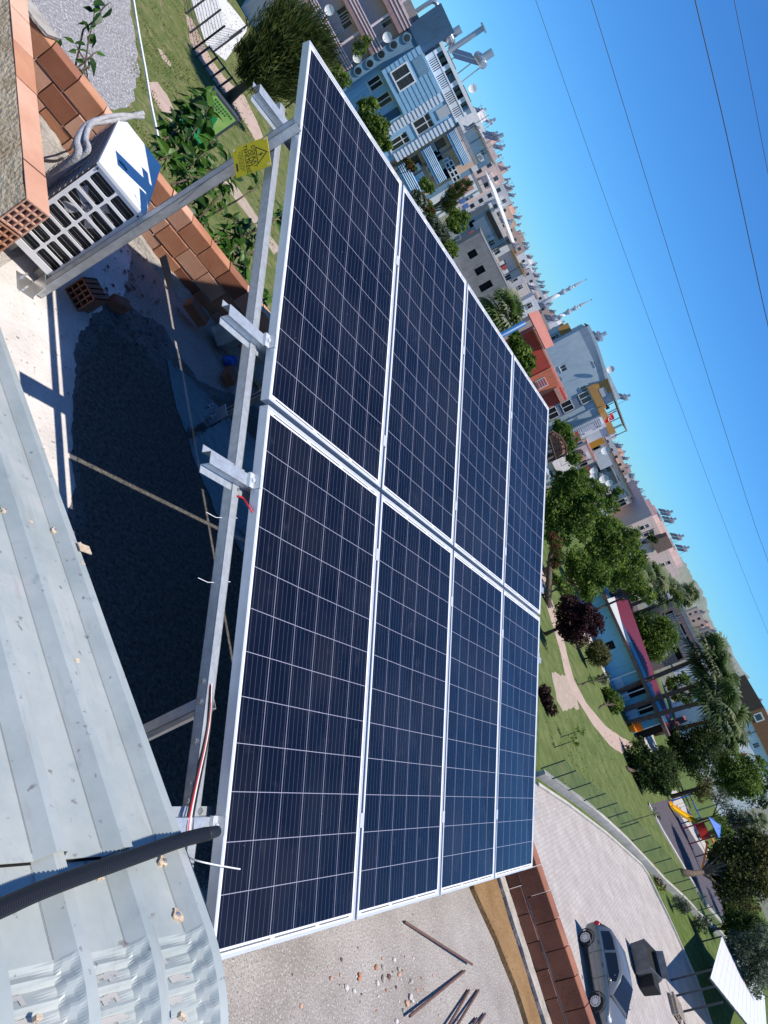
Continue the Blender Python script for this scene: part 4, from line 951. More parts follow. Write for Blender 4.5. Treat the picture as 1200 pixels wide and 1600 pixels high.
# enclosure with mesh beside the pine
M_whitepad = mat('white_concrete', (0.52, 0.52, 0.51), 0.85, col2=(0.62, 0.62, 0.61), scale=1.0)
sheet_px('concrete_pad', ((292, -20), (330, -30), (378, 30), (388, 45), (352, 95), (322, 70)), 0.019, M_whitepad)
mesh_fence('dark wire mesh enclosure fence around the white concrete pad', ((283, -22), (290, 22), (296, 52), (301, 78)), 1.9, 0, M_cage, post=0.05, pm=mat('dark_steel', (0.05, 0.055, 0.06), 0.6))
mesh_fence('dark wire mesh enclosure side running back towards the pine', ((301, 78), (332, 82), (358, 60)), 1.9, 0, M_cage, post=0.05, pm=bpy.data.materials['dark_steel'])
b = MB()
a0 = gp(305, 90); a1 = gp(352, 152); 
for z in (0.85,): b.bar(a0+Vector((0, 0, z)), a1+Vector((0, 0, z)), 0.10, 0.06)
for k in range(5):
    p = a0.lerp(a1, k/4); b.bar(p, p+Vector((0, 0, 0.9)), 0.08, 0.08)
tag(b.build('timber_rail', mat('dark_timber', (0.05, 0.05, 0.055), 0.7)), 'dark timber rail fence in the shade in front of the pine', 'rail fence')
M_board = mat('dark_board_frame', (0.055, 0.06, 0.07), 0.5)
# clothes collection style display box with green poster
P0 = gp(311, 236); bw = 1.25; dirb = (gp(331, 275)-P0); dirb.z = 0
p_tl = None
PB = onz(310, 236, 0.55)
bx_r = (onz(375, 190, 2.5)-onz(336, 140, 2.5)); bx_r.z = 0; bwid = bx_r.length; bx_r.normalize(); bx_n = Vector((bx_r.y, -bx_r.x, 0))
if bx_n.dot(CAM-PB) < 0: bx_n = -bx_n
C0 = onz(375, 190, 2.5); C0 = Vector((C0.x, C0.y, 0))           # upper right corner over ground
zb = zat(C0.x, C0.y, 312, 235)
board = T('poster_board', 'grey framed standing board with a green poster behind the leafy branch', 'poster board', C0)
b = MB(); hb = 2.5-zb
b.box(C0-bx_r*(bwid/2)-bx_n*0.16+Vector((0, 0, zb+hb/2)), (bwid, 0.30, hb), (bx_r, bx_n, Vector((0, 0, 1)))); b.build('case', M_board, board, bevel=0.02)
for k in (0.15, 0.85):
    b = MB(); b.box(C0-bx_r*(bwid*k)-bx_n*0.16+Vector((0, 0, zb/2)), (0.12, 0.16, zb), (bx_r, bx_n, Vector((0, 0, 1)))); b.build('leg', M_board, board)
def bpnt(a, c, k=0.006): return C0-bx_r*bwid*(1-a)+bx_n*k+Vector((0, 0, zb+hb*c)) - bx_n*0.01
M_pg = mat('poster_green', (0.20, 0.42, 0.08), 0.5, col2=(0.42, 0.58, 0.16), scale=1.2); M_pg2 = mat('poster_dark_green', (0.01, 0.26, 0.07), 0.5); M_pg3 = mat('poster_emerald', (0.02, 0.40, 0.14), 0.5); M_pt = mat('poster_text', (0.03, 0.10, 0.03), 0.6)
b = MB(); b.quad(bpnt(.08, .05), bpnt(.92, .05), bpnt(.92, .95), bpnt(.08, .95)); b.build('poster', M_pg, board, recalc=False)
b = MB(); b.poly([bpnt(x, y, 0.011) for x, y in ((.08, .05), (.92, .05), (.92, .22), (.6, .34), (.3, .30), (.08, .36))]); b.build('green_band', M_pg3, board, recalc=False)
b = MB(); b.poly([bpnt(x, y, 0.015) for x, y in ((.35, .30), (.75, .22), (.82, .42), (.70, .52), (.62, .68), (.5, .70), (.45, .50), (.30, .42))]); b.build('green_figure', M_pg2, board, recalc=False)
b = MB(); b.poly([bpnt(x, y, 0.019) for x, y in ((.45, .36), (.62, .33), (.64, .44), (.5, .47))]); b.build('white_figure', M_white, board, recalc=False)
b = MB()
for y, n_ in ((.88, 9), (.82, 7), (.77, 5)):
    for k in range(n_):
        x = .18+k*.075; b.quad(bpnt(x, y, 0.012), bpnt(x+.05, y, 0.012), bpnt(x+.05, y+.03, 0.012), bpnt(x, y+.03, 0.012))
b.build('poster_lines', M_pt, board, recalc=False)['kind'] = 'stuff'
# ================================================================ parked car
M_car = mat('silver_paint', (0.22, 0.23, 0.235), 0.25, 0.55); M_glass = mat('dark_glass', (0.012, 0.014, 0.017), 0.06, spec=0.6); M_tyre = mat('tyre', (0.015, 0.015, 0.016), 0.85); M_rim = mat('rim', (0.55, 0.56, 0.58), 0.35, 0.6); M_tail = mat('tail_lamp', (0.35, 0.01, 0.02), 0.2); M_lamp = mat('lamp_glass', (0.6, 0.62, 0.65), 0.12, spec=0.8); M_bump = mat('bumper_trim', (0.03, 0.03, 0.033), 0.6)
wr = onz(915, 1465, 0.30); wf = onz(931, 1565, 0.30)
fx = (wf-wr); fx.z = 0; WB = fx.length; fx.normalize(); fyv = Vector((-fx.y, fx.x, 0))   # left of the car
if fyv.dot(CAM-wr) < 0: side = -1
else: side = 1
nside = fyv*side                                     # side facing us
ctr = (wr+wf)/2-nside*0.80; ctr.z = 0
car = T('parked_car', 'silver hatchback car parked on the block paved street beside the dark skip', 'car', ctr)
sc_c = WB/2.55
def cp(x, y, z): return ctr + fx*(x*sc_c) + nside*(y*sc_c) + Vector((0, 0, z*sc_c))
# stations: x (rear negative), lower sill z, belt z, roof z, half width at belt, half width at roof
prof_b = [(-1.98, .42, .80, .62, .60), (-1.93, .30, .90, .74, .66), (-1.75, .24, .95, .80, .72), (-1.35, .22, .97, .825, .76), (-0.6, .20, .95, .83, .78), (0.2, .20, .93, .83, .78), (0.9, .21, .90, .825, .77), (1.3, .22, .86, .81, .75), (1.75, .24, .74, .77, .66), (1.98, .28, .64, .68, .58), (2.06, .38, .54, .55, .50)]
m = MB(); rows = []
for (x, zs, zb_, hw, hw2) in prof_b:
    rows.append([(x, -hw*.94, zs), (x, -hw, zs+.16), (x, -hw*1.005, (zs+zb_)/2+.06), (x, -hw*.97, zb_-.05), (x, -hw2, zb_), (x, 0, zb_+.03), (x, hw2, zb_), (x, hw*.97, zb_-.05), (x, hw*1.005, (zs+zb_)/2+.06), (x, hw, zs+.16), (x, hw*.94, zs)])
vs = [cp(*p) for row in rows for p in row]; K = 11
fs = [(i*K+j, i*K+j+1, (i+1)*K+j+1, (i+1)*K+j) for i in range(len(rows)-1) for j in range(K-1)]+[tuple(range(K)), tuple((len(rows)-1)*K+j for j in range(K))]+[(i*K, (i+1)*K, (i+1)*K+K-1, i*K+K-1) for i in range(len(rows)-1)]
m.add(vs, fs); o = m.build('body', M_car, car, smooth=True); sb = o.modifiers.new('s', 'SUBSURF'); sb.levels = 2; sb.render_levels = 2
gl = [(-1.88, .95, .66, .66), (-1.55, 1.30, .60, .60), (-1.2, 1.42, .575, .575), (-0.4, 1.455, .565, .565), (0.25, 1.43, .555, .56), (0.55, 1.30, .58, .58), (1.18, .90, .70, .70)]
def cab(zb0=.93):
    rows = []
    for (x, zt, hw, _) in gl: rows.append([(x, -(.775 if -1.7 < x < 1 else .70), zb0-.02), (x, -hw-.06*(zt < 1.2), zt-.05), (x, -hw+.10, zt), (x, hw-.10, zt), (x, hw+.06*(zt < 1.2), zt-.05), (x, (.775 if -1.7 < x < 1 else .70), zb0-.02)])
    return rows
rows = cab(); K = 6
m = MB(); vs = [cp(*p) for row in rows for p in row]
m.add(vs, [(i*K+j, i*K+j+1, (i+1)*K+j+1, (i+1)*K+j) for i in range(len(rows)-1) for j in range(K-1)]+[tuple(range(K)), tuple((len(rows)-1)*K+j for j in range(K))]); m.build('cabin', M_car, car, smooth=True, bevel=0.0)
def sidewin(xa, xb, name='side_window'):
    for sy in (1, -1):
        m = MB(); P = []
        def rz(x):
            for (a, b) in zip(gl[:-1], gl[1:]):
                if a[0] <= x <= b[0]:
                    k = (x-a[0])/(b[0]-a[0]); return a[1]+(b[1]-a[1])*k, a[2]+(b[2]-a[2])*k
            return gl[-1][1], gl[-1][2]
        n_ = 6; lo = []; hi = []
        for k in range(n_+1):
            x = xa+(xb-xa)*k/n_; zt, hw = rz(x); z1 = zt-.10; z0 = .965
            if z1 < z0+.01: z1 = z0+.01
            f0 = (z0-.91)/(zt-.05-.91); f1 = (z1-.91)/(zt-.05-.91); hb_ = .775
            lo.append(cp(x, sy*(hb_+(hw-hb_)*f0+.012), z0)); hi.append(cp(x, sy*(hb_+(hw-hb_)*f1+.012), z1))
        m.add(lo+hi, [(k, k+1, n_+2+k, n_+1+k) for k in range(n_)]); m.build(name, M_glass, car, recalc=False)
sidewin(-1.42, -0.62); sidewin(-0.50, 0.62)
m = MB()
for (a, b) in ((5, 6),):
    pa = rows[4]; pb = rows[6]
    m.add([cp(pa[1][0]+.07, pa[2][1]*1.02, pa[2][2]+.0), cp(pa[1][0]+.07, -pa[2][1]*1.02, pa[2][2]+.0), cp(pb[1][0]-.10, -pb[2][1]*1.03, pb[2][2]+.07), cp(pb[1][0]-.10, pb[2][1]*1.03, pb[2][2]+.07), cp(.62, pa[2][1]*1.1, 1.285), cp(.62, -pa[2][1]*1.1, 1.285)], [(0, 1, 5, 4), (4, 5, 2, 3)])
m.build('windscreen', M_glass, car, recalc=False)
m = MB(); m.add([cp(-1.86, -.52, 1.02), cp(-1.86, .52, 1.02), cp(-1.60, .46, 1.285), cp(-1.60, -.46, 1.285)], [(0, 1, 2, 3)]); m.build('rear_window', M_glass, car, recalc=False)
for x in (-WB/2/sc_c, WB/2/sc_c):
    for sy in (1, -1):
        c = cp(x, sy*.74, .30); t = MB(); K = 20
        t.tube([c-nside*sy*.10*sc_c, c-nside*sy*.085*sc_c, c+nside*sy*.085*sc_c, c+nside*sy*.10*sc_c], [.27*sc_c, .305*sc_c, .305*sc_c, .27*sc_c], 24); wheel = t.build('wheel', M_tyre, car)
        t = MB(); t.cyl(c+nside*sy*.10*sc_c, c+nside*sy*.112*sc_c, .205*sc_c, 24); t.build('rim', M_rim, wheel)
        t = MB(); q = c+nside*sy*.114*sc_c
        for k in range(12):
            a = k*math.pi/6; d = fx*math.cos(a)+Vector((0, 0, 1))*math.sin(a); t.bar(q+d*.12*sc_c, q+d*.175*sc_c, .028*sc_c, .004, nside)
        t.build('rim_slots', M_tyre, wheel)
        t = MB(); t.tube([cp(x-.37, sy*.825, .22)]+[cp(x+.37*math.cos(R(a)), sy*.832, .30+.37*math.sin(R(a))) for a in range(170, 9, -16)]+[cp(x+.37, sy*.825, .22)], .022, 6); t.build('wheel_arch', M_bump, car)
for sy in (1, -1):
    m = MB(); m.ball(cp(-1.80, sy*.70, .82), .15*sc_c, 8, 6, (.8, .9, 1.0)); m.build('tail_lamp', M_tail, car, smooth=True)
    m = MB(); m.ball(cp(1.84, sy*.58, .62), .14*sc_c, 8, 6, (1.0, 1.0, .6)); m.build('headlight', M_lamp, car, smooth=True)
    m = MB(); m.ball(cp(.68, sy*.90, 1.0), .09*sc_c, 8, 6, (.7, 1.0, .75)); m.build('door_mirror', M_car, car, smooth=True)
    for x in (-.62, .30):
        m = MB(); m.box(cp(x-.32, sy*.835, .80), (.14, .025, .035), (fx, nside, Vector((0, 0, 1)))); m.build('door_handle', M_bump, car)
    for x in (-.60, .42):
        m = MB(); m.bar(cp(x, sy*.836, .34), cp(x, sy*.832, .90), .010, .006, nside); m.build('door_seam', M_bump, car)
    m = MB(); m.bar(cp(-1.2, sy*.838, .50), cp(1.2, sy*.835, .50), .012, .05, (0, 0, 1)); m.build('side_trim', M_car, car)
    m = MB(); m.bar(cp(-.56, sy*.762, .96), cp(-.56, sy*.60, 1.38), .07, .02, nside); m.build('door_pillar', M_car, car)
# ================================================================ skip, bin, cart, carport
M_skip = mat('grey_skip', (0.13, 0.135, 0.14), 0.55, 0.3, var=0.2, scale=3); M_skipin = mat('skip_inside', (0.012, 0.012, 0.012), 0.9)
sp0 = gp(985, 1535); sk = T('skip', 'dark grey refuse skip with its black mouth open, standing behind the silver car', 'skip', sp0)
sfx = fx; sfy = -nside
c0 = gp(992, 1508); 
def kp(x, y, z): return c0+(sfx*x+sfy*y+Vector((0, 0, z)))*0.82
side_p = [(-.65, .15), (.55, .15), (.80, .75), (.45, 1.25), (-.75, 1.05)]
for x in (-.85, .85):
    m = MB(); m.prism([kp(x, y, z) for y, z in side_p], sfx*0.04); m.build('side_plate', M_skip, sk)
m = MB()
for (a, b) in ((0, 1), (1, 2), (2, 3), (4, 0)):
    p, q = side_p[a], side_p[b]; m.quad(kp(-.84, *p), kp(.86, *p), kp(.86, *q), kp(-.84, *q))
m.build('shell', M_skip, sk, recalc=False)
m = MB(); m.quad(kp(-.82, -.70, .85), kp(.84, -.70, .85), kp(.84, .42, 1.0), kp(-.82, .42, 1.0)); m.build('black_mouth', M_skipin, sk, recalc=False)
m = MB(); m.add([kp(-.82, .45, 1.25), kp(.84, .45, 1.25), kp(.84, .62, 1.62), kp(-.82, .62, 1.62)], [(0, 1, 2, 3)]); m.build('lid', M_skip, sk, recalc=False)
m = MB(); m.bar(kp(-.9, .80, .78), kp(.95, .80, .78), .07, .07); m.build('lifting_bar', M_white, sk)
for x in (-.7, .7):
    for y in (-.5, .45):
        m = MB(); m.cyl(kp(x, y-.03, .08), kp(x, y+.03, .08), .08, 10); m.build('castor', M_tyre, sk)
c1 = gp(1000, 1540); m = MB(); m.add([c1+sfx*(sx_*w_)+sfy*(sy*w_)+Vector((0, 0, z)) for z, w_ in ((0.02, .33), (.78, .40)) for sx_, sy in ((-1, -1), (1, -1), (1, 1), (-1, 1))], [(0, 1, 2, 3), (4, 5, 6, 7), (0, 1, 5, 4), (1, 2, 6, 5), (2, 3, 7, 6), (3, 0, 4, 7)])
tag(m.build('black_crate', M_skipin, bevel=0.04), 'black crate standing between the skip and the first carport post', 'crate')
c2 = gp(1052, 1578); pal = T('pallet_stack', 'weathered grey pallets and planks stacked under the carport', 'pallets', c2)
M_wood = mat('grey_wood', (0.22, 0.18, 0.14), 0.9, col2=(0.36, 0.31, 0.26), scale=4)
d1 = (gp(1075, 1560)-gp(1030, 1590)).normalized()*0+fx; d2 = Vector((-fx.y, fx.x, 0))
for z in (0.12, 0.34):
    for k in range(7):
        m = MB(); m.box(c2+fx*(k*.16-.48)+Vector((0, 0, z)), (.10, 1.1, .025), (fx, d2, Vector((0, 0, 1)))); m.build('slat', M_wood, pal)
    for k in (-.5, 0, .5):
        m = MB(); m.box(c2+d2*k+Vector((0, 0, z-.06)), (1.1, .09, .09), (fx, d2, Vector((0, 0, 1)))); m.build('bearer', M_wood, pal)
M_roofw = mat('white_sheet', (0.70, 0.70, 0.69), 0.45, var=0.05, scale=1.5)
q0 = onz(1128, 1463, 1.7); q1 = onz(1110, 1528, 2.3); q2 = onz(1200, 1640, 2.3); q3 = q0+(q2-q1)
cpn = T('carport', 'white sheet roofed carport on dark steel posts at the lawn edge', 'carport', gp(1000, 1570))
m = MB(); n_ = 26
for k in range(n_):
    a0, a1 = k/n_, (k+1)/n_; up_ = Vector((0, 0, .008 if k % 2 else 0))
    m.quad(q1.lerp(q2, a0)+up_, q1.lerp(q2, a1)+up_, q0.lerp(q3, a1)+up_, q0.lerp(q3, a0)+up_)
    m.quad(q1.lerp(q2, a1)+Vector((0, 0, 0)), q1.lerp(q2, a1)+Vector((0, 0, .008)), q0.lerp(q3, a1)+Vector((0, 0, .008)), q0.lerp(q3, a1))
m.build('roof_sheet', M_roofw, cpn, recalc=False)
M_dsteel = bpy.data.materials['dark_steel']
for (tu, tv, k) in ((1113, 1515, 0), (1117, 1541, .25), (1129, 1566, .5)):
    tp_ = q1.lerp(q2, 0.02 if k == 0 else k*.95)
    tp_ = onz(tu, tv, 2.29)
    m = MB(); m.bar(Vector((tp_.x, tp_.y, 0)), tp_, .10, .10, (1, 0, 0)); m.build('post', M_dsteel, cpn)
for e in ((q1, q2), (q0, q3)):
    m = MB(); m.bar(e[0]-Vector((0, 0, .05)), e[1]-Vector((0, 0, .05)), .06, .09); m.build('roof_beam', M_dsteel, cpn)
for e in (q0, q3):
    m = MB(); m.bar(Vector((e.x, e.y, 0)), e, .09, .09, (1, 0, 0)); m.build('post', M_dsteel, cpn)
# ================================================================ playground
M_py = mat('yellow_slide', (0.80, 0.45, 0.01), 0.3); M_po = mat('orange_slide', (0.72, 0.22, 0.01), 0.3); M_pr = mat('red_plastic', (0.55, 0.03, 0.02), 0.35); M_pb = mat('blue_plastic_roof', (0.01, 0.12, 0.50), 0.35); M_pm = mat('maroon_pole', (0.24, 0.015, 0.06), 0.4)
pg = T('playground_set', 'colourful playground set with yellow and orange slides and a red tower', 'playground set', gp(1068, 1318))
ctrp = gp(1071, 1307)
toR = RW[0]*0.475+RW[1]*0.88; toR.z = 0; toR.normalize(); toF = (ctrp-CAM); toF.z = 0; toF.normalize()
def pp_(a, b, z): return ctrp+(toR*a+toF*b)*1.15+Vector((0, 0, z*1.05))
def slide(p, q, wd, m_, name):
    d = (q-p); hd = Vector((d.x, d.y, 0)).normalized(); sd_ = Vector((-hd.y, hd.x, 0)); b = MB()
    path_ = [p, p+hd*.25, p.lerp(q, .55)+Vector((0, 0, -.05)), q+Vector((0, 0, .12))-hd*.5, q+Vector((0, 0, .10))]
    path_ = smooth_path(path_, 4); vs = []
    for c in path_: vs += [c-sd_*wd/2+Vector((0, 0, .22)), c-sd_*wd/2, c+sd_*wd/2, c+sd_*wd/2+Vector((0, 0, .22))]
    b.add(vs, [(i*4+k, i*4+k+1, i*4+5+k, i*4+4+k) for i in range(len(path_)-1) for k in range(3)])
    o = b.build(name, m_, pg, recalc=False); s_ = o.modifiers.new('t', 'SOLIDIFY'); s_.thickness = .05
slide(pp_(-.7, 0, 1.35), pp_(-3.0, -1.2, 0.05), .62, M_py, 'slide')
slide(pp_(.9, -.1, 1.35), pp_(3.4, -1.1, 0.05), .55, M_po, 'slide')
for (a, b_) in ((-.7, -.7), (.7, -.7), (-.7, .7), (.7, .7)):
    m = MB(); m.cyl(pp_(a, b_, 0), pp_(a, b_, 2.7), .055, 8); m.build('pole', M_pm, pg)
for (a, b_) in ((1.9, -.3), (1.9, .5), (2.9, .6)):
    m = MB(); m.cyl(pp_(a, b_, 0), pp_(a, b_, 2.2), .05, 8); m.build('pole', M_pm, pg)
m = MB(); m.box(pp_(0, 0, 1.30), (1.5, 1.5, .08), (toR, toF, Vector((0, 0, 1)))); m.build('platform', M_pr, pg)
m = MB(); n_ = 10
for k in range(n_):
    a0, a1 = R(200+k*14), R(200+(k+1)*14); m.quad(pp_(.8*math.cos(a0), .8*math.sin(a0), 1.3), pp_(.8*math.cos(a1), .8*math.sin(a1), 1.3), pp_(.8*math.cos(a1), .8*math.sin(a1), 2.1), pp_(.8*math.cos(a0), .8*math.sin(a0), 2.1))
o = m.build('barrier_panel', M_pr, pg, recalc=False); s_ = o.modifiers.new('t', 'SOLIDIFY'); s_.thickness = .05
m = MB(); m.prism([pp_(-.95, -.85, 2.65), pp_(.95, -.85, 2.65), pp_(.95, .85, 2.65), pp_(-.95, .85, 2.65)], (0, 0, .05)); m.add([pp_(-.95, -.9, 2.7), pp_(.95, -.9, 2.7), pp_(.95, .9, 2.7), pp_(-.95, .9, 2.7), pp_(0, -.2, 3.25), pp_(0, .2, 3.25)], [(0, 1, 4), (1, 2, 5, 4), (2, 3, 5), (3, 0, 4, 5)]); m.build('tower_roof', M_pb, pg)
m = MB(); m.prism([pp_(.8, -.5, 2.0), pp_(1.9, -.5, 1.9), pp_(1.9, .5, 1.9), pp_(.8, .5, 2.0)], (0, 0, .12)); m.build('bridge_cover', M_po, pg)
m = MB(); 
for k in range(6): m.cyl(pp_(1.9+.2*k, -.3, 1.9-.02*k), pp_(1.9+.2*k, .6, 1.9-.02*k), .025, 6)
m.build('ladder_rungs', M_pm, pg)['kind'] = 'stuff'
sw = T('swing_frame', 'blue playground swing frame on the dark rubber surface left of the slides', 'swing', gp(1052, 1268))
sb0 = gp(1054, 1270)
for s_ in (-1, 1):
    for q in (-1, 1):
        m = MB(); m.cyl(sb0+toR*(s_*1.2)+toF*(q*.7), sb0+toR*(s_*1.2)+Vector((0, 0, 2.0)), .05, 8); m.build('leg', M_pb, sw)
m = MB(); m.cyl(sb0-toR*1.3+Vector((0, 0, 2.0)), sb0+toR*1.3+Vector((0, 0, 2.0)), .05, 8); m.build('top_bar', M_pb, sw)
for s_ in (-.5, .5):
    m = MB(); m.box(sb0+toR*s_+Vector((0, 0, .5)), (.4, .25, .05), (toR, toF, Vector((0, 0, 1)))); se = m.build('seat', M_pr, sw)
    m = MB(); m.cyl(sb0+toR*(s_-.18)+Vector((0, 0, .5)), sb0+toR*(s_-.18)+Vector((0, 0, 2.0)), .012, 4); m.cyl(sb0+toR*(s_+.18)+Vector((0, 0, .5)), sb0+toR*(s_+.18)+Vector((0, 0, 2.0)), .012, 4); m.build('chains', M_rim, se)
# park lamps
M_lp = mat('lamp_pole_grey', (0.32, 0.34, 0.35), 0.45, 0.4)
for (bu, bv, tu, tv, lb) in ((1088, 1267, 1156, 1245, 'tall grey curved street lamp behind the playground, nearer the white building'), (1108, 1302, 1158, 1278, 'grey park lamp behind the red playground tower')):
    b0 = gp(bu, bv); zt = zat(b0.x, b0.y, tu, tv); L_ = T('street_lamp', lb, 'street lamp', b0)
    m = MB(); m.tube([b0, b0+Vector((0, 0, zt*.6)), b0+Vector((0, 0, zt))], [.09, .07, .05], 8); m.build('pole', M_lp, L_, smooth=True)
    m = MB(); m.tube([b0+Vector((0, 0, zt)), b0+Vector((0, 0, zt+.35))-toF*.1, b0+Vector((0, 0, zt+.5))-toF*.7-toR*.4, b0+Vector((0, 0, zt+.45))-toF*1.3-toR*.8], .045, 6); m.build('arm', M_lp, L_, smooth=True)
    m = MB(); m.box(b0+Vector((0, 0, zt+.42))-toF*1.5-toR*.9, (.18, .5, .09), (toR, toF, Vector((0, 0, 1)))); m.build('lantern', M_white, L_, bevel=.02)
# fence on the far side of the playground, blue pole and saplings with stakes
bp0 = dist(806, 512, 33.0); bz = zat(bp0.x, bp0.y, 818, 497); m = MB(); m.cyl(Vector((bp0.x, bp0.y, 0)), Vector((bp0.x, bp0.y, zat(bp0.x, bp0.y, 817, 495))), .115, 12)
tag(m.build('blue_pole', mat('blue_pole_paint', (0.02, 0.12, 0.30), 0.45), smooth=True), 'thick bright blue pole in front of the far palm', 'pole')
# ================================================================ overhead wires
M_wire = mat('wire', (0.015, 0.012, 0.016), 0.6)
for (pts_, h_, rr, lb) in ((((760, -220), (837, 0), (978, 400), (1125, 800), (1200, 990), (1260, 1130)), 13.6, .0085, 'lowest thin overhead wire, nearest the rooftops'), (((850, -230), (924, 0), (1047, 400), (1173, 800), (1200, 877), (1270, 1080)), 13.6, .0085, 'second overhead wire, parallel above the lowest one'), (((1030, -240), (1086, 0), (1133, 200), (1176, 400), (1200, 508), (1250, 720)), 13.6, .0095, 'thickest overhead wire, third from the rooftops'), (((1090, -260), (1147, 0), (1200, 270), (1250, 520)), 13.6, .005, 'faint overhead wire highest in the sky')):
    p_ = [onz(u, v, h_) for u, v in pts_]
    m = MB(); m.tube(smooth_path(p_, 10), rr, 5); tag(m.build('overhead_wire', M_wire), lb, 'wire', 'overhead wires')
# ================================================================ houses
A480 = lambda u, v: (480+u/3.75, v/3.75)
A620 = lambda u, v: (620+u/5, 200+v/5)
A700 = lambda u, v: (700+u/5, 380+v/5)
A820 = lambda u, v: (820+u/6, 560+v/6)
A840 = lambda u, v: (840+u/4.615, 780+v/4.615)
A940 = lambda u, v: (940+u/4.615, 980+v/4.615)
def wallmat(name, c, k=0.10, rough=0.9):
    m = mat(name, c, rough, col2=tuple(min(1, x*(1+k)) for x in c), scale=0.9, bump=0.15, bscale=6, detail=8)
    streaks(m, (1.6, 1.6, .22), tuple(x*.62 for x in c), .50, .82); return m      # rain stains running down the render
M_pane = mat('window_pane', (0.02, 0.026, 0.032), 0.08, spec=0.7); M_wframe = mat('white_window_frame', (0.66, 0.66, 0.65), 0.5); M_bframe = mat('brown_window_frame', (0.10, 0.05, 0.03), 0.5)
M_dark = mat('dark_interior', (0.012, 0.012, 0.014), 0.9); M_shut = mat('pale_shutter', (0.45, 0.47, 0.48), 0.6); M_concrete = wallmat('bare_concrete', (0.20, 0.20, 0.205), 0.35)
M_rooft = wallmat('flat_roof_grey', (0.26, 0.25, 0.24), 0.3)
UP = Vector((0, 0, 1))
class Face:
    def __init__(s, O, d, L):
        s.O = Vector((O.x, O.y, 0)); s.d = d; s.L = L; s.n = Vector((d.y, -d.x, 0))
        if s.n.dot(CAM-s.O) < 0: s.n = -s.n
    def loc(s, p, off=0.0):
        r = ray(*p); k = (s.O+s.n*off-CAM).dot(s.n)/r.dot(s.n); q = CAM+r*k
        return (q-s.O).dot(s.d), q.z
    def rect(s, p, q, off=0.0):
        a, b = s.loc(p, off), s.loc(q, off); return [min(a[0], b[0]), max(a[0], b[0]), min(a[1], b[1]), max(a[1], b[1])]
    def pt(s, x, z, k=0.0): return s.O+s.d*x+s.n*k+Vector((0, 0, z))
def box_face(m, f, r, k0, k1):
    """box on a face: rect r, from depth k0 to k1 along the outward normal"""
    c = f.pt((r[0]+r[1])/2, (r[2]+r[3])/2, (k0+k1)/2); m.box(c, (r[1]-r[0], abs(k1-k0), r[3]-r[2]), (f.d, f.n, UP))
def open_wall(m, f, x0, x1, z0, z1, ops, dep=0.16):
    ops = [[max(o[0], x0+.05), min(o[1], x1-.05), max(o[2], z0+.02), min(o[3], z1-.05)] for o in ops]
    ops = [o for o in ops if o[1]-o[0] > .05 and o[3]-o[2] > .05]
    xs = sorted({x0, x1, *[o[0] for o in ops], *[o[1] for o in ops]}); zs = sorted({z0, z1, *[o[2] for o in ops], *[o[3] for o in ops]})
    for xa, xb in zip(xs[:-1], xs[1:]):
        for za, zb in zip(zs[:-1], zs[1:]):
            cx, cz = (xa+xb)/2, (za+zb)/2
            if any(o[0] < cx < o[1] and o[2] < cz < o[3] for o in ops): continue
            m.quad(f.pt(xa, za), f.pt(xb, za), f.pt(xb, zb), f.pt(xa, zb))
    for o in ops:
        a, b, c, d = o
        for (p, q) in (((a, c), (b, c)), ((b, c), (b, d)), ((b, d), (a, d)), ((a, d), (a, c))):
            m.quad(f.pt(*p), f.pt(*q), f.pt(*q, -dep), f.pt(*p, -dep))
    return ops
def window(root, f, o, style, dep=0.14):
    a, b, c, d = o; w_, h_ = b-a, d-c
    if style in ('x',):
        m = MB(); m.quad(f.pt(a, c, -dep-.25), f.pt(b, c, -dep-.25), f.pt(b, d, -dep-.25), f.pt(a, d, -dep-.25)); return m.build('dark_opening', M_dark, root, recalc=False)
    fm = {'w': M_wframe, 'b': M_bframe, 's': M_wframe, 'g': M_wframe}[style]; t = min(.07, w_*.12)
    m = MB()
    for r in ([a, a+t, c, d], [b-t, b, c, d], [a+t, b-t, c, c+t], [a+t, b-t, d-t, d]): box_face(m, f, r, -dep+.0, -dep+.05)
    if w_ > .7: box_face(m, f, [(a+b)/2-t/2, (a+b)/2+t/2, c+t, d-t], -dep, -dep+.045)
    if h_ > 1.3 and style != 'g': box_face(m, f, [a+t, b-t, c+h_*.66, c+h_*.66+t], -dep, -dep+.04)
    fr = m.build('window', fm, root)
    m = MB(); m.quad(f.pt(a+.01, c+.01, -dep+.012), f.pt(b-.01, c+.01, -dep+.012), f.pt(b-.01, d-.01, -dep+.012), f.pt(a+.01, d-.01, -dep+.012)); m.build('pane', M_pane, fr, recalc=False)
    if style == 's':
        m = MB(); box_face(m, f, [a+t, b-t, c+h_*.45, d-t], -dep+.02, -dep+.035); m.build('shutter', M_shut, fr)
    m = MB(); box_face(m, f, [a-.08, b+.08, c-.07, c], -.05, .06); m.build('sill', M_wframe, fr)
    return fr
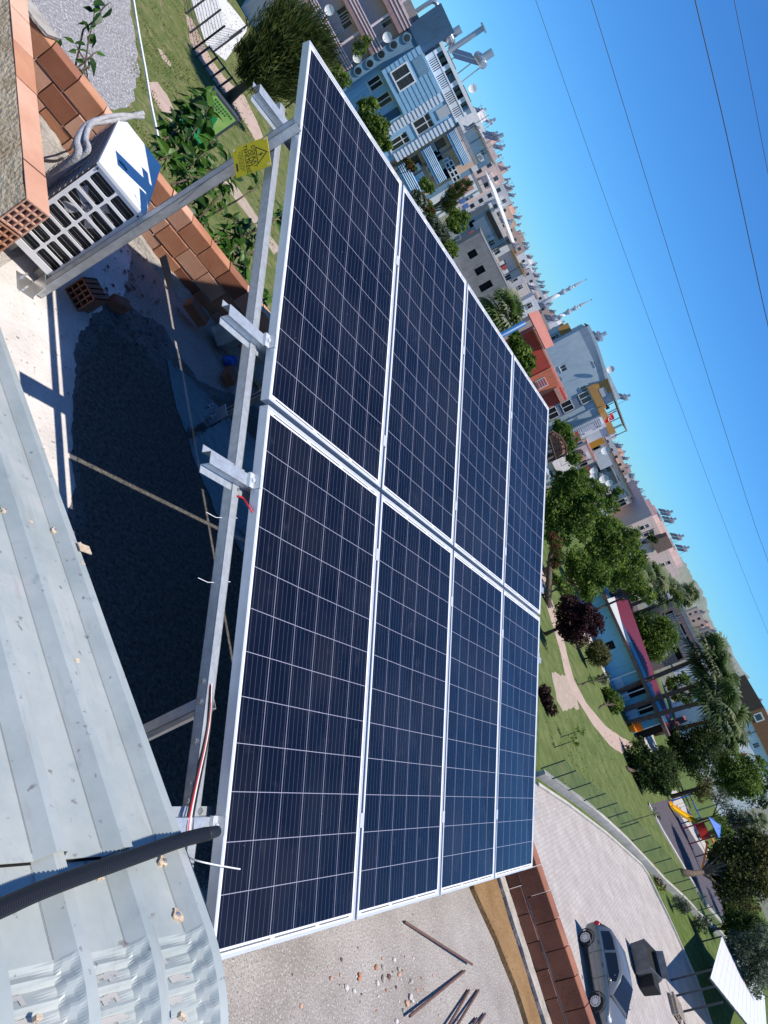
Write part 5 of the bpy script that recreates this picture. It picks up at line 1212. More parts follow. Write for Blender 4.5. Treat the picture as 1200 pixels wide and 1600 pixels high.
class House:
    def __init__(s, name, label, pl, dl, pr, top, depth, wall, az=None, z0=0.0, cat='house', group=None, front=(), sidel=(), sider=(), roof='flat', parapet=.45, roofm=None, side_depth=None, trim=None, ptop=None):
        if az is None:
            r_ = ray((pl[0]+pr[0])/2, (pl[1]+pr[1])/2); az = math.degrees(math.atan2(r_.y, r_.x))-84
        P = dist(*pl, dl); d = Vector((math.cos(R(az)), math.sin(R(az)), 0)); nn = Vector((d.y, -d.x, 0))
        if nn.dot(CAM-P) < 0: nn = -nn
        rr = ray(*pr); P0 = Vector((P.x, P.y, 0))
        # intersection of the right sight line with the facade line, in plan
        k = (P0-Vector((CAM.x, CAM.y, 0))).dot(nn)/Vector((rr.x, rr.y, 0)).dot(nn)
        Q = Vector((CAM.x+rr.x*k, CAM.y+rr.y*k, 0)); L = (Q-P0).dot(d)
        if L < 0: P0, L = Q, -L
        s.f = f = Face(P0, d, L); s.d, s.n, s.L, s.dep = d, f.n, L, depth
        z1 = s.z1 = f.loc(top)[1]; s.z0 = z0
        s.root = T(name, label, cat, P0+d*(L/2)-f.n*(depth/2)+Vector((0, 0, z0)), 0, group)
        s.fl = Face(P0, -f.n, depth); s.fr = Face(P0+d*L, -f.n, depth)
        s.fl.n = -d; s.fr.n = d
        m = MB()
        s.ops = []
        for face, lst, LL in ((f, front, L), (s.fl, sidel, depth), (s.fr, sider, depth)):
            rects = []
            for o in lst:
                if isinstance(o[0], (int, float)): rects.append((list(o[:4]), o[-1])); continue
                q = face.rect(*o[:2]); cx, cz = (q[0]+q[1])/2, (q[2]+q[3])/2; ww, hh = max(q[1]-q[0], .8), max(q[3]-q[2], .8)
                rects.append(([cx-ww/2, cx+ww/2, cz-hh/2, cz+hh/2], o[-1]))
            rr_ = open_wall(m, face, 0, LL, z0, z1, [q[0] for q in rects])
            st = [q[1] for q in rects]
            for q in rr_:
                best = min(range(len(rects)), key=lambda i: abs(rects[i][0][0]-q[0])+abs(rects[i][0][3]-q[3])+abs(rects[i][0][1]-q[1])+abs(rects[i][0][2]-q[2]))
                s.ops.append((face, q, st[best]))
        B0, B1 = P0-f.n*depth, P0+d*L-f.n*depth
        m.quad(B0+UP*z0, B1+UP*z0, B1+UP*z1, B0+UP*z1)
        m.build('wall', wall, s.root, recalc=False)
        for face, q, stl in s.ops: window(s.root, face, q, stl)
        s.P0, s.B0, s.B1, s.P1 = P0, B0, B1, P0+d*L
        rm = roofm or M_rooft; m = MB(); up = UP*z1
        if roof == 'flat':
            m.prism([P0+up-d*.0, s.P1+up, B1+up, B0+up], UP*.06)
            if parapet > 0:
                for a, b in ((P0, s.P1), (s.P1, B1), (B1, B0), (B0, P0)):
                    dd = (b-a).normalized(); nn_ = Vector((dd.y, -dd.x, 0)); c = (s.P0+B1)/2
                    if nn_.dot(c-a) < 0: nn_ = -nn_
                    m.bar(a+nn_*.09+up+UP*(parapet/2+.04)-dd*.0, b+nn_*.09+up+UP*(parapet/2+.04), .20, parapet+.08)
        elif roof == 'eave':
            e = .55
            m.prism([P0+up+f.n*e-d*e, s.P1+up+f.n*e+d*e, B1+up-f.n*e+d*e, B0+up-f.n*e-d*e], UP*.18)
        elif roof == 'hip':
            e = .5; h = min(depth, L)*.28
            c = [P0+up+f.n*e-d*e, s.P1+up+f.n*e+d*e, B1+up-f.n*e+d*e, B0+up-f.n*e-d*e]; r0 = (P0+B0)/2+d*min(L*.3, depth/2)+up+UP*h; r1 = (s.P1+B1)/2-d*min(L*.3, depth/2)+up+UP*h
            m.add(c+[r0, r1]+[q-UP*.12 for q in c], [(0, 1, 5, 4), (1, 2, 5), (2, 3, 4, 5), (3, 0, 4), (0, 1, 7, 6), (1, 2, 8, 7), (2, 3, 9, 8), (3, 0, 6, 9), (6, 7, 8, 9)])
        elif roof == 'gable':
            e = .4; h = depth*.24
            c = [P0+up+f.n*e-d*e, s.P1+up+f.n*e+d*e, B1+up-f.n*e+d*e, B0+up-f.n*e-d*e]; r0 = (P0+B0)/2-d*e+up+UP*h; r1 = (s.P1+B1)/2+d*e+up+UP*h
            m.add(c+[r0, r1], [(0, 1, 5, 4), (2, 3, 4, 5), (0, 4, 3), (1, 2, 5), (0, 1, 2, 3)])
        elif roof == 'shed':
            m.add([P0+up+f.n*.5, s.P1+up+f.n*.5, B1+up+UP*1.6, B0+up+UP*1.6, P0+up, s.P1+up, B1+up, B0+up], [(0, 1, 2, 3), (0, 3, 7, 4), (1, 2, 6, 5), (2, 3, 7, 6)])
        if roof != 'none': m.build('roof', rm, s.root)
    def rect(s, p, q, off=0.0): return s.f.rect(p, q, off)
    def slab(s, name, r, k0, k1, m_, face=None, bevel=0):
        m = MB(); box_face(m, face or s.f, r, k0, k1); return m.build(name, m_, s.root)
    def balcony(s, p, q, out, pm, inset=.0, name='balcony', ribs=None, ribm=None, face=None, wallth=.09):
        """solid balcony parapet whose front face spans the sight lines p, q"""
        f = face or s.f; r = f.rect(p, q, out); m = MB()
        box_face(m, f, r, out-wallth, out); box_face(m, f, [r[0], r[0]+wallth, r[2], r[3]], 0, out-wallth); box_face(m, f, [r[1]-wallth, r[1], r[2], r[3]], 0, out-wallth)
        box_face(m, f, [r[0]+.001, r[1]-.001, r[2]-.16, r[2]+.02], -.01, out-.002)
        b = m.build(name, pm, s.root)
        if ribs:
            m = MB()
            for k in ribs: z = r[2]+(r[3]-r[2])*k; box_face(m, f, [r[0]-.01, r[1]+.01, z-.03, z+.03], out-.02, out+.035)
            m.build('rail', ribm or M_wframe, b)
        return b, r
def corrugated(h, p, q, out, m1, m2, n=5, face=None, name='balcony'):
    b, r = h.balcony(p, q, out, m1, face=face, name=name); f = face or h.f; m = MB(); dz = (r[3]-r[2])/n
    for k in range(n): m.tube([f.pt(r[0], r[2]+dz*(k+.5), out), f.pt(r[1], r[2]+dz*(k+.5), out)], dz*.36, 6)
    m.build('corrugation', m2, b, smooth=True)['kind'] = 'stuff'
    return b, r
def balusters(h, r, k, m_, n, name='railing', face=None):
    f = face or h.f; m = MB(); w_ = (r[1]-r[0])/n
    box_face(m, f, [r[0], r[1], r[3]-.09, r[3]], k-.06, k+.06); box_face(m, f, [r[0], r[1], r[2], r[2]+.09], k-.06, k+.06)
    for i in range(n): box_face(m, f, [r[0]+w_*(i+.22), r[0]+w_*(i+.78), r[2]+.09, r[3]-.09], k-.035, k+.035)
    o = m.build(name, m_, h.root); o['kind'] = 'stuff'; return o
def quoin(h, p, q, wd, m_, m2, n, face=None):
    f = face or h.f; a = f.loc(p); b = f.loc(q); z0, z1 = sorted((a[1], b[1])); x = (a[0]+b[0])/2
    m = MB(); box_face(m, f, [x-wd/2, x+wd/2, z0, z1], .0, .05); o = m.build('pilaster', m2, h.root); m = MB(); dz = (z1-z0)/n
    for i in range(n): box_face(m, f, [x-wd/2-.02, x+wd/2+.02, z0+dz*(i+.12), z0+dz*(i+.72)], .05, .13)
    m.build('quoin_blocks', m_, o)['kind'] = 'stuff'
def facade_grid(f, L, z0, z1, sx_=3.2, fl=3.0, wd=1.2, ht=1.3):
    out = []; n_ = max(1, int(L/sx_)); k = max(1, int((z1-z0)/fl))
    for j in range(k):
        for i in range(n_):
            x = L*(i+.5)/n_; z = z1-fl*(j+1)+1.0
            if z > z0+.3: out.append([x-wd/2, x+wd/2, z, z+ht])
    return out
# ---------------------------------------------------------------- roof furniture prototypes
M_tank = mat('zinc_tank', (0.42, 0.44, 0.46), 0.35, 0.5); M_coll = mat('collector_glass', (0.05, 0.06, 0.08), 0.15); M_stand = mat('stand_steel', (0.30, 0.31, 0.32), 0.6, 0.4); M_dish = mat('white_dish', (0.72, 0.72, 0.71), 0.5)
def heater_proto():
    r = T('solar_heater', 'x', 'solar heater', (0, 0, 0)); I = True
    m = MB(); m.tube([(-.75, 0, 1.75), (-.7, 0, 1.75), (.7, 0, 1.75), (.75, 0, 1.75)], [.2, .29, .29, .2], 14); m.build('tank', M_tank, r, local=True, smooth=False)
    m = MB(); m.cyl((0, 0, 1.9), (0, 0, 2.65), .26, 12); m.build('cold_tank', M_tank, r, local=True)
    for x in (-.5, .5):
        m = MB(); m.add([(x-.45, -.25, 1.45), (x+.45, -.25, 1.45), (x+.45, -1.45, .35), (x-.45, -1.45, .35), (x-.45, -.30, 1.38), (x+.45, -.30, 1.38), (x+.45, -1.5, .28), (x-.45, -1.5, .28)], [(0, 1, 2, 3), (4, 5, 6, 7), (0, 1, 5, 4), (1, 2, 6, 5), (2, 3, 7, 6), (3, 0, 4, 7)]); m.build('collector', M_coll, r, local=True)
    m = MB()
    for x in (-.6, .6):
        m.bar((x, .25, 0), (x, .1, 1.6), .05); m.bar((x, -1.4, 0), (x, -1.4, .3), .05); m.bar((x, -1.4, .05), (x, .25, .05), .04); m.bar((x, -.1, 1.5), (x, -1.4, .3), .04); m.bar((x*.35, .12, 1.6), (x*.35, .0, 1.95), .04)
    m.build('stand', M_stand, r, local=True); return r
HP = heater_proto(); H_used = [False]
def heater(loc, rz, label, sc=1.0, group='solar water heaters on the roofs'):
    if not H_used[0]:
        H_used[0] = True; HP.location = loc; HP.rotation_euler = (0, 0, rz); HP.scale = (sc, sc, sc); HP['label'] = label; HP['group'] = group; return HP
    return place(HP, loc, rz, label, group, sc)
def dish_proto():
    m = MB(); ring = []; K = 14
    for j, (rr, y) in enumerate(((0, .10), (.2, .085), (.34, .04), (.42, 0))):
        for k in range(K): a = 2*math.pi*k/K; ring.append((rr*math.cos(a), -y*-1-.0, .75+rr*math.sin(a)))
    m.add(ring, [(j*K+k, j*K+(k+1) % K, (j+1)*K+(k+1) % K, (j+1)*K+k) for j in range(3) for k in range(K)])
    m.tube([(0, .12, 0), (0, .12, .75)], .03, 6); m.tube([(0, 0, .38), (0, -.42, .62)], .015, 4)
    o = m.build('satellite_dish', M_dish, local=True, recalc=False); return tag(o, 'x', 'satellite dish', 'satellite dishes on roofs and balconies')
DP = dish_proto(); D_used = [False]
def dish(loc, label, sc=1.0, rz=None):
    rz = R(-40) if rz is None else rz
    if not D_used[0]: o = DP; D_used[0] = True
    else: o = DP.copy(); COL.objects.link(o)
    o.location = loc; o.rotation_euler = (0, 0, rz); o.scale = (sc, sc, sc); o['label'] = label; return o
def roofpt(u, v, d): p = dist(u, v, d); return p
# ================================================================ 1 mauve balcony block, far left
M_mauve = wallmat('mauve_balcony', (0.30, 0.19, 0.19), .15); M_pinkgrey = wallmat('pink_grey_render', (0.60, 0.51, 0.46), .1); M_mauvel = wallmat('pale_mauve_trim', (0.70, 0.58, 0.58), .1)
h1 = House('apartment_block', 'pink grey apartment block with mauve banded balconies behind the pine', A480(-250, -60), 64, A480(412, 300), A480(560, 10), 9, M_pinkgrey, cat='apartment block',
           front=[(A480(180, 95), A480(240, 60), 'w'), (A480(205, 150), A480(250, 110), 'w'), (A480(430, 140), A480(490, 105), 'w'), (A480(600, 30), A480(640, 0), 'w'), (A480(60, -40), A480(130, -90), 'w'), (A480(-10, 60), A480(40, 20), 'b')])
for nm, (p, q) in (('lowest', (A480(-90, -110), A480(265, 390))), ('middle', (A480(120, -130), A480(440, 285))), ('top', (A480(420, -130), A480(610, 152)))):
    f = h1.f; r0 = f.rect(p, q, 1.5)
    e = {'lowest': (A480(225, 415), A480(265, 390)), 'middle': (A480(385, 310), A480(440, 285)), 'top': (A480(550, 190), A480(610, 150))}[nm]
    a, b = f.loc(e[0], 1.5), f.loc(e[1], 1.5); r = [-1.0, max(a[0], b[0]), min(a[1], b[1]), max(a[1], b[1])]
    m = MB(); box_face(m, f, r, 1.38, 1.5); box_face(m, f, [r[1]-.12, r[1], r[2], r[3]], 0, 1.38); box_face(m, f, [r[0], r[1]-.001, r[2]-.15, r[2]+.03], 0, 1.499)
    bal = m.build('balcony', M_mauve, h1.root); m = MB(); hh = r[3]-r[2]
    for k in (.36, .68, .97): box_face(m, f, [r[0], r[1]+.015, r[2]+hh*k-.035, r[2]+hh*k+.035], 1.47, 1.535)
    m.build('rail', M_mauvel, bal)
    m = MB(); box_face(m, f, [r[1]-1.6, r[1]-1.45, r[2]-.1, r[3]+1.7], 1.15, 1.35); m.build('column', M_mauvel, h1.root)
for (u, v, lb) in ((140, 50, 'white satellite dish on the lowest mauve balcony'), (305, 330, 'white satellite dish at the right end of the lowest mauve balcony'), (480, 210, 'white satellite dish at the right end of the middle mauve balcony')):
    x, z = h1.f.loc(A480(u, v), 1.7); dish(h1.f.pt(x, z-.75, 1.75), lb, .8, R(-30))
# ================================================================ 2 blue house
M_blue = wallmat('slate_blue_wall', (0.15, 0.27, 0.37), .12); M_blue2 = wallmat('light_blue_siding', (0.25, 0.45, 0.62), .08); M_bluet = wallmat('dark_blue_tile', (0.035, 0.085, 0.15), .3); M_bwhite = mat('white_trim', (0.74, 0.75, 0.76), .6)
h2 = House('blue_house', 'blue house with white trimmed corner strips, portholes and white balustrade', A480(235, 420), 64, A480(860, 712), A480(800, 575), 10, M_blue2, roof='flat', parapet=.05,
           front=[(A480(355, 500), A480(440, 475), 'w'), (A480(405, 615), A480(490, 560), 'w'), (A480(470, 845), A480(605, 820), 'w'), (A480(612, 720), A480(750, 735), 'w')])
f = h2.f
rL = f.rect(A480(265, 430), A480(640, 268)); zc = f.loc(A480(545, 208))[1]
xa = f.loc(A480(440, 405))[0]; xb = f.loc(A480(555, 665))[0]; zbay = f.loc(A480(500, 535))[1]; zt = f.loc(A480(700, 400))[1]
h2.slab('stair_face', [0, f.loc(A480(345, 480))[0]-.3, 0, zbay], .0, .22, M_blue); h2.slab('stair_face', [0, xa, zbay, f.loc(A480(640, 265))[1]-.2], .0, .22, M_blue)
h2.slab('under_bay_tiles', [f.loc(A480(410, 620))[0]+.8, xb, f.loc(A480(440, 720))[1]-2.0, zbay-.2], .0, .03, M_bluet)
h2.slab('dark_attic', [-.2, f.loc(A480(770, 250))[0], f.loc(A480(640, 130))[1]-.6, f.loc(A480(700, 90))[1]+1.2], -.6, .30, M_bluet)
ztop = f.loc(A480(655, 262))[1]
bay = MB(); box_face(bay, f, [xa, xb+.1, zbay, ztop], .0, 1.0); bay_o = bay.build('bay', M_blue2, h2.root)
m = MB(); nseam = 9
for k in range(1, nseam): z = zbay+(ztop-zbay)*k/nseam; box_face(m, f, [xa-.01, xb+.11, z-.02, z+.02], .9, 1.012)
m.build('siding_seams', M_bluet, bay_o)['kind'] = 'stuff'
r = f.rect(A480(482, 468), A480(622, 458), 1.0); r = [f.loc(A480(500, 435), 1)[0]-.1, f.loc(A480(570, 492), 1)[0]+.2, f.loc(A480(520, 500), 1)[1]+.1, f.loc(A480(605, 425), 1)[1]]
m = MB()
for rr in ([r[0]-.1, r[0], r[2], r[3]], [r[1], r[1]+.1, r[2], r[3]], [r[0]-.1, r[1]+.1, r[3], r[3]+.1], [r[0]-.1, r[1]+.1, r[2]-.1, r[2]], [(r[0]+r[1])/2-.04, (r[0]+r[1])/2+.04, r[2], r[3]]): box_face(m, f, rr, 1.0, 1.06)
bw_ = m.build('window', M_bwhite, h2.root); m = MB(); m.quad(f.pt(r[0], r[2], 1.012), f.pt(r[1], r[2], 1.012), f.pt(r[1], r[3], 1.012), f.pt(r[0], r[3], 1.012)); m.build('pane', M_pane, bw_, recalc=False)
for (u, v) in ((300, 415), (368, 372), (435, 318), (508, 262), (585, 222)):
    x, z = f.loc(A480(u, v), .22); m = MB(); c = f.pt(x, z, .22); m.tube([c, c+f.n*.08], [.33, .33], 16); po = m.build('porthole', M_blue, h2.root); m = MB(); m.tube([c+f.n*.082, c+f.n*.09], .24, 16); m.build('pane', M_pane, po)
quoin(h2, A480(432, 800), A480(788, 562), .62, M_bwhite, M_blue2, 17); quoin(h2, A480(512, 925), A480(855, 712), .62, M_bwhite, M_blue2, 16)
r = f.rect(A480(770, 600), A480(840, 690)); h2.slab('glass_block', [f.loc(A480(750, 650))[0], f.loc(A480(800, 690))[0], f.loc(A480(770, 690))[1], f.loc(A480(830, 640))[1]], 0, .06, M_shut)
h2.slab('wall_panel', [f.loc(A480(620, 330), 1)[0]+.2, f.loc(A480(680, 440), 1)[0], f.loc(A480(655, 440), 1)[1], f.loc(A480(705, 390), 1)[1]], 1.0, 1.05, M_blue)
# attic with white balustrade
zr0 = f.loc(A480(800, 560))[1]; x0 = f.loc(A480(690, 330))[0]; x1 = f.loc(A480(855, 700))[0]+.3; z2 = f.loc(A480(870, 490))[1]; 
m = MB(); box_face(m, f, [x0, x1-.2, h2.z1, z2+.15], -5, -1.2); m.build('attic_wall', M_blue2, h2.root)
m = MB(); box_face(m, f, [x0-.3, x1, z2+.15, z2+.40], -5.5, .15); m.build('attic_roof', M_bwhite, h2.root)
wseg = (x1-x0)/4
balusters(h2, [x0, x1-.05, h2.z1+.05, h2.z1+.85], .02, M_bwhite, 34)
for k in range(5):
    m = MB(); xx = min(x0+wseg*k, x1-.3); box_face(m, f, [xx, xx+.3, h2.z1, z2+.15], -.3, .05); m.build('attic_pillar', M_bwhite, h2.root)
for k, mm in ((0, M_bframe), (2, M_bframe)):
    r = [x0+wseg*k+.7, x0+wseg*k+2.0, h2.z1+.3, h2.z1+1.7]; m = MB(); box_face(m, f, r, -1.2, -1.14); wd = m.build('window', mm, h2.root); m = MB(); box_face(m, f, [r[0]+.12, r[1]-.12, r[2]+.12, r[3]-.12], -1.14, -1.13); m.build('pane', M_pane, wd)
M_pipe = mat('flue_pipe', (0.40, 0.42, 0.44), .35, .6)
m = MB(); pts_ = [A480(590, 100), A480(700, 25), A480(745, 10), A480(775, 60), A480(860, 250)]
m.tube(smooth_path([h2.f.pt(*h2.f.loc(p, -2), -2) for p in pts_], 5), .16, 8); m.build('flue_pipe', M_pipe, h2.root, smooth=True)
m = MB(); a = h2.f.pt(*h2.f.loc(A480(830, 300), -2), -2); b = h2.f.pt(*h2.f.loc(A480(1030, 165), -2), -2); m.cyl(a, b, .20, 8); m.cyl(b, b+(b-a).normalized()*.1, .40, 10); m.build('chimney_pipe', M_pipe, h2.root)
for (u, v, lb) in ((800, 235, 'solar water heater on the blue house roof, left one behind the flue pipe'), (880, 440, 'solar water heater on the blue house roof, right of the chimney pipe')):
    x, z = f.loc(A480(u, v), -3); heater(f.pt(x, h2.z1+.2 if u < 850 else z2+.4, -3), R(-100), lb, 1.15)
x, z = f.loc(A480(920, 545), -1); dish(f.pt(x, z2+.4, -.6), 'white satellite dish on the white attic roof edge of the blue house', .75)
# ================================================================ 3 peach house with blue banded balconies
M_bandb = wallmat('blue_band', (0.16, 0.36, 0.58), .08); M_bandw = wallmat('pale_blue_band', (0.45, 0.60, 0.72), .05); M_peach = wallmat('peach_render', (0.70, 0.47, 0.32), .1); M_terra = wallmat('terracotta_render', (0.50, 0.24, 0.17), .15)
h3 = House('balcony_house', 'peach house with wavy blue and white banded balconies beside the blue house', A620(-60, 330), 66, A620(545, 330), A620(500, 60), 10, M_peach, roof='flat', parapet=.2,
           front=[(A620(105, 300), A620(175, 235), 'b'), (A620(300, 130), A620(370, 100), 'b'), (A620(255, 240), A620(350, 215), 'x'), (A620(340, 370), A620(420, 350), 'x')])
for (p, q) in ((A620(430, 20), A620(550, 282)), (A620(228, 152), A620(365, 420)), (A620(32, 282), A620(178, 532))):
    corrugated(h3, (p[0]-5.2, p[1]+4.5), (q[0]+5.2, q[1]-4.5), 1.4, M_bandb, M_bandw, 5)
f = h3.f; r = f.rect(A620(450, 425), A620(490, 290), .3); r[1] = r[0]+1.5
m = MB(); 
r = [f.loc(A620(390, 270), .4)[0], f.loc(A620(460, 420), .4)[0], f.loc(A620(440, 410), .4)[1], f.loc(A620(470, 330), .4)[1]]
h3.slab('glazed_bay', r, 0, .4, M_pane)
m = MB()
for k in range(5): xx = r[0]+(r[1]-r[0])*k/4; box_face(m, f, [xx-.05, xx+.05, r[2], r[3]], .4, .46)
for k in range(3): zz = r[2]+(r[3]-r[2])*k/2; box_face(m, f, [r[0], r[1], zz-.05, zz+.05], .4, .455)
m.build('glazing_bars', M_wframe, h3.root)
h3.slab('terracotta_pier', [r[1]+.1, r[1]+1.2, f.loc(A620(395, 420))[1], f.loc(A620(530, 320))[1]], 0, .25, M_terra)
# ================================================================ 4 white and grey houses in the middle left
M_offwhite = wallmat('off_white_render', (0.72, 0.69, 0.64), .08); M_greyr = wallmat('grey_render', (0.36, 0.37, 0.375), .12); M_pinkr = wallmat('pale_pink_render', (0.74, 0.60, 0.53), .08); M_brownp = wallmat('brown_cladding', (0.13, 0.07, 0.05), .2); M_ochre = wallmat('ochre_render', (0.46, 0.25, 0.075), .12); M_whiter = wallmat('white_render', (0.80, 0.80, 0.77), .05)
h4 = House('house', 'grey and white flat roofed house with one long window, right of the blue banded balconies', A620(560, 70), 115, A620(745, 262), A620(690, 140), 9, M_offwhite, roof='eave',
           front=[(A620(655, 190), A620(715, 175), 's')])
x, z = h4.f.loc(A620(735, 110), -2); heater(h4.f.pt(x, h4.z1+.2, -2), R(-100), 'solar water heater on the grey and white house with one long window', 1.0)
h5 = House('house', 'white house with air conditioners behind the fern like tree', A620(400, 470), 95, A620(640, 520), A620(570, 340), 7, M_whiter, roof='flat', parapet=.2,
           front=[(A620(465, 450), A620(500, 430), 'w'), (A620(500, 480), A620(545, 450), 'w'), (A620(540, 590), A620(600, 540), 's')])
h6 = House('house', 'grey house under a thin white canopy roof, beside a brown clad upper wall', A620(560, 720), 112, A620(720, 960), A620(690, 560), 9, M_greyr, roof='none',
           front=[(A620(570, 770), A620(610, 725), 'x'), (A620(705, 870), A620(750, 850), 'w'), (A620(720, 915), A620(765, 880), 'w'), (A620(640, 750), A620(690, 740), 's')])
f = h6.f; h6.slab('pink_front', [f.loc(A620(610, 730))[0], f.loc(A620(700, 900))[0], f.loc(A620(640, 840))[1], f.loc(A620(730, 790))[1]], 0, .1, M_pinkr)
h6.slab('brown_cladding', [f.loc(A620(690, 660))[0], f.loc(A620(800, 870))[0], f.loc(A620(790, 870))[1]+.1, f.loc(A620(765, 730))[1]], .1, .25, M_brownp)
zc_ = f.loc(A620(700, 560))[1]; m = MB(); m.add([f.pt(f.loc(A620(605, 375))[0], zc_+1.5, 1.5), f.pt(f.loc(A620(865, 900))[0], zc_+.6, 1.5), f.pt(h6.L+2, zc_+1.0, -9), f.pt(-1, zc_+1.8, -9)], [(0, 1, 2, 3)]); o = m.build('canopy_roof', M_roofw, h6.root); o.modifiers.new('t', 'SOLIDIFY').thickness = .12
h7 = House('house', 'narrow white house with one big window left of the ochre gable', A620(715, 975), 118, A620(790, 1010), A620(860, 900), 8, M_whiter, front=[(A620(760, 985), A620(800, 945), 'w')])
h8 = House('house', 'beige house with ochre upper wall above the bare concrete shell', A620(760, 1010), 121, A620(880, 1200), A620(890, 940), 8, M_pinkr, front=[(A620(800, 1075), A620(850, 1045), 'w'), (A620(840, 1190), A620(890, 1150), 'w')], roof='eave', roofm=M_ochre)
f = h8.f; h8.slab('ochre_band', [f.loc(A620(850, 980))[0], f.loc(A620(960, 1170))[0], f.loc(A620(870, 1030))[1]+1, f.loc(A620(920, 1000))[1]], 0, .15, M_ochre)
# bare concrete shell
h9 = House('unfinished_house', 'bare grey concrete shell of an unfinished house with two black window holes', A620(462, 925), 92, A700(470, 470), A620(660, 840), 8, M_concrete, roof='flat', parapet=.05, roofm=M_concrete,
           front=[(A620(550, 985), A620(632, 985), 'x'), (A620(605, 1115), A620(692, 1112), 'x'), (A700(245, 355), A700(345, 315), 'x')])
f = h9.f; zl = f.loc(A620(530, 1060))[1]
h9.slab('floor_band', [-.1, h9.L+.1, zl-.9, zl-.6], 0, .18, M_concrete); h9.slab('lower_wall', [-.05, h9.L*.55, zl-3.5, zl-.9], 0, .5, wallmat('pale_concrete', (0.30, 0.31, 0.32), .3))
# ================================================================ 5 red house and pale blue house
M_red = wallmat('red_render', (0.46, 0.06, 0.04), .12); M_orange = wallmat('orange_render', (0.66, 0.18, 0.095), .1); M_shingle = wallmat('pink_shingle', (0.36, 0.14, 0.11), .25); M_palepink = wallmat('salmon_trim', (0.58, 0.30, 0.24), .08); M_paleblue = wallmat('pale_blue_render', (0.40, 0.49, 0.53), .1); M_bluegrey = wallmat('blue_grey_render', (0.17, 0.21, 0.27), .1)
h10 = House('red_house', 'red and orange house with a pink shingle porch roof before the pale blue house', A700(580, 720), 88, A820(360, 400), A700(740, 840), 8, M_red, roof='flat', parapet=.1, roofm=M_palepink,
            front=[(A700(610, 835), A700(640, 825), 'w')])
f = h10.f; xo = f.loc(A700(720, 1010))[0]
h10.slab('orange_wall', [xo, f.loc(A820(200, 330))[0], 0, h10.z1], 0, .12, M_orange); h10.slab('salmon_balcony', [f.loc(A820(290, 270))[0], f.loc(A820(365, 410))[0], f.loc(A820(330, 405))[1], f.loc(A820(320, 290))[1]], 0, .5, M_palepink)
r = [f.loc(A700(690, 1075), .12)[0], f.loc(A700(720, 1140), .12)[0], f.loc(A700(705, 1135), .12)[1], f.loc(A700(755, 1050), .12)[1]]
m = MB(); box_face(m, f, r, .12, .18); lw = m.build('louvre_window', M_wframe, h10.root); m = MB()
for k in range(4): z = r[2]+(r[3]-r[2])*(k+.5)/4; box_face(m, f, [r[0]+.1, r[1]-.1, z-.08, z+.08], .18, .20)
m.build('louvre_gap', M_red, lw)['kind'] = 'stuff'
zq = f.loc(A700(690, 640))[1]; x0 = f.loc(A700(600, 560))[0]; x1 = f.loc(A700(790, 800))[0]
m = MB(); m.add([f.pt(x0, zq-.2, 1.4), f.pt(x1, zq-.2, 1.4), f.pt(x1+.3, zq+.75, -.8), f.pt(x0+.3, zq+.9, -.8)], [(0, 1, 2, 3)]); o = m.build('shingle_roof', M_shingle, h10.root); o.modifiers.new('t', 'SOLIDIFY').thickness = .14
h11 = House('pale_blue_house', 'tall pale blue house with curved roof edge, ochre band and roof terrace', A700(740, 830), 104, A820(690, 470), A820(720, 0), 12, M_paleblue, roof='none',
            front=[(A820(345, 115), A820(375, 70), 'w'), (A820(665, 55), A820(690, 28), 'w'), (A820(540, 300), A820(568, 275), 'w')])
f = h11.f; L = h11.L
h11.slab('blue_grey_strip', [f.loc(A820(240, 500))[0]-.2, f.loc(A820(260, 570))[0]+.2, 0, f.loc(A820(640, 340))[1]-.5], 0, .12, M_bluegrey)
for (p, q) in ((A820(365, 470), A820(432, 425)), (A820(530, 385), A820(605, 345)), (A820(235, 525), A820(280, 505))):
    r = f.rect(p, q, .12); cx, cz = (r[0]+r[1])/2, (r[2]+r[3])/2; r = [cx-.75, cx+.75, cz-.75, cz+.75]
    m = MB()
    for rr in ([r[0], r[0]+.1, r[2], r[3]], [r[1]-.1, r[1], r[2], r[3]], [r[0], r[1], r[2], r[2]+.1], [r[0], r[1], r[3]-.1, r[3]], [cx-.05, cx+.05, r[2], r[3]]): box_face(m, f, rr, .12, .18)
    wo = m.build('window', M_wframe, h11.root); m = MB(); box_face(m, f, [r[0]+.1, r[1]-.1, r[2]+.1, r[3]-.1], .12, .13); m.build('pane', M_pane, wo)
h11.slab('ochre_band', [f.loc(A820(600, 260))[0], L+.3, f.loc(A820(700, 470))[1]-.2, f.loc(A820(740, 420))[1]+.1], 0, .3, M_ochre)
h11.slab('ochre_wall', [f.loc(A820(610, 270))[0], f.loc(A820(720, 300))[0]+.6, f.loc(A820(650, 270))[1], f.loc(A820(790, 230))[1]], 0, .25, M_ochre)
r = [f.loc(A820(690, 290), .25)[0], f.loc(A820(750, 260), .25)[0]+1.2, f.loc(A820(690, 290), .25)[1], f.loc(A820(745, 260), .25)[1]]
h11.slab('white_window', [min(r[0], r[1]), max(r[0], r[1]), min(r[2], r[3]), max(r[2], r[3])], .25, .32, M_shut)
zt0 = f.loc(A820(730, 20))[1]; zt1 = f.loc(A820(950, 680))[1]
xm = f.loc(A820(770, 190))[0]
m = MB(); n_ = 12; prev = None                 # low curved roof over the left body
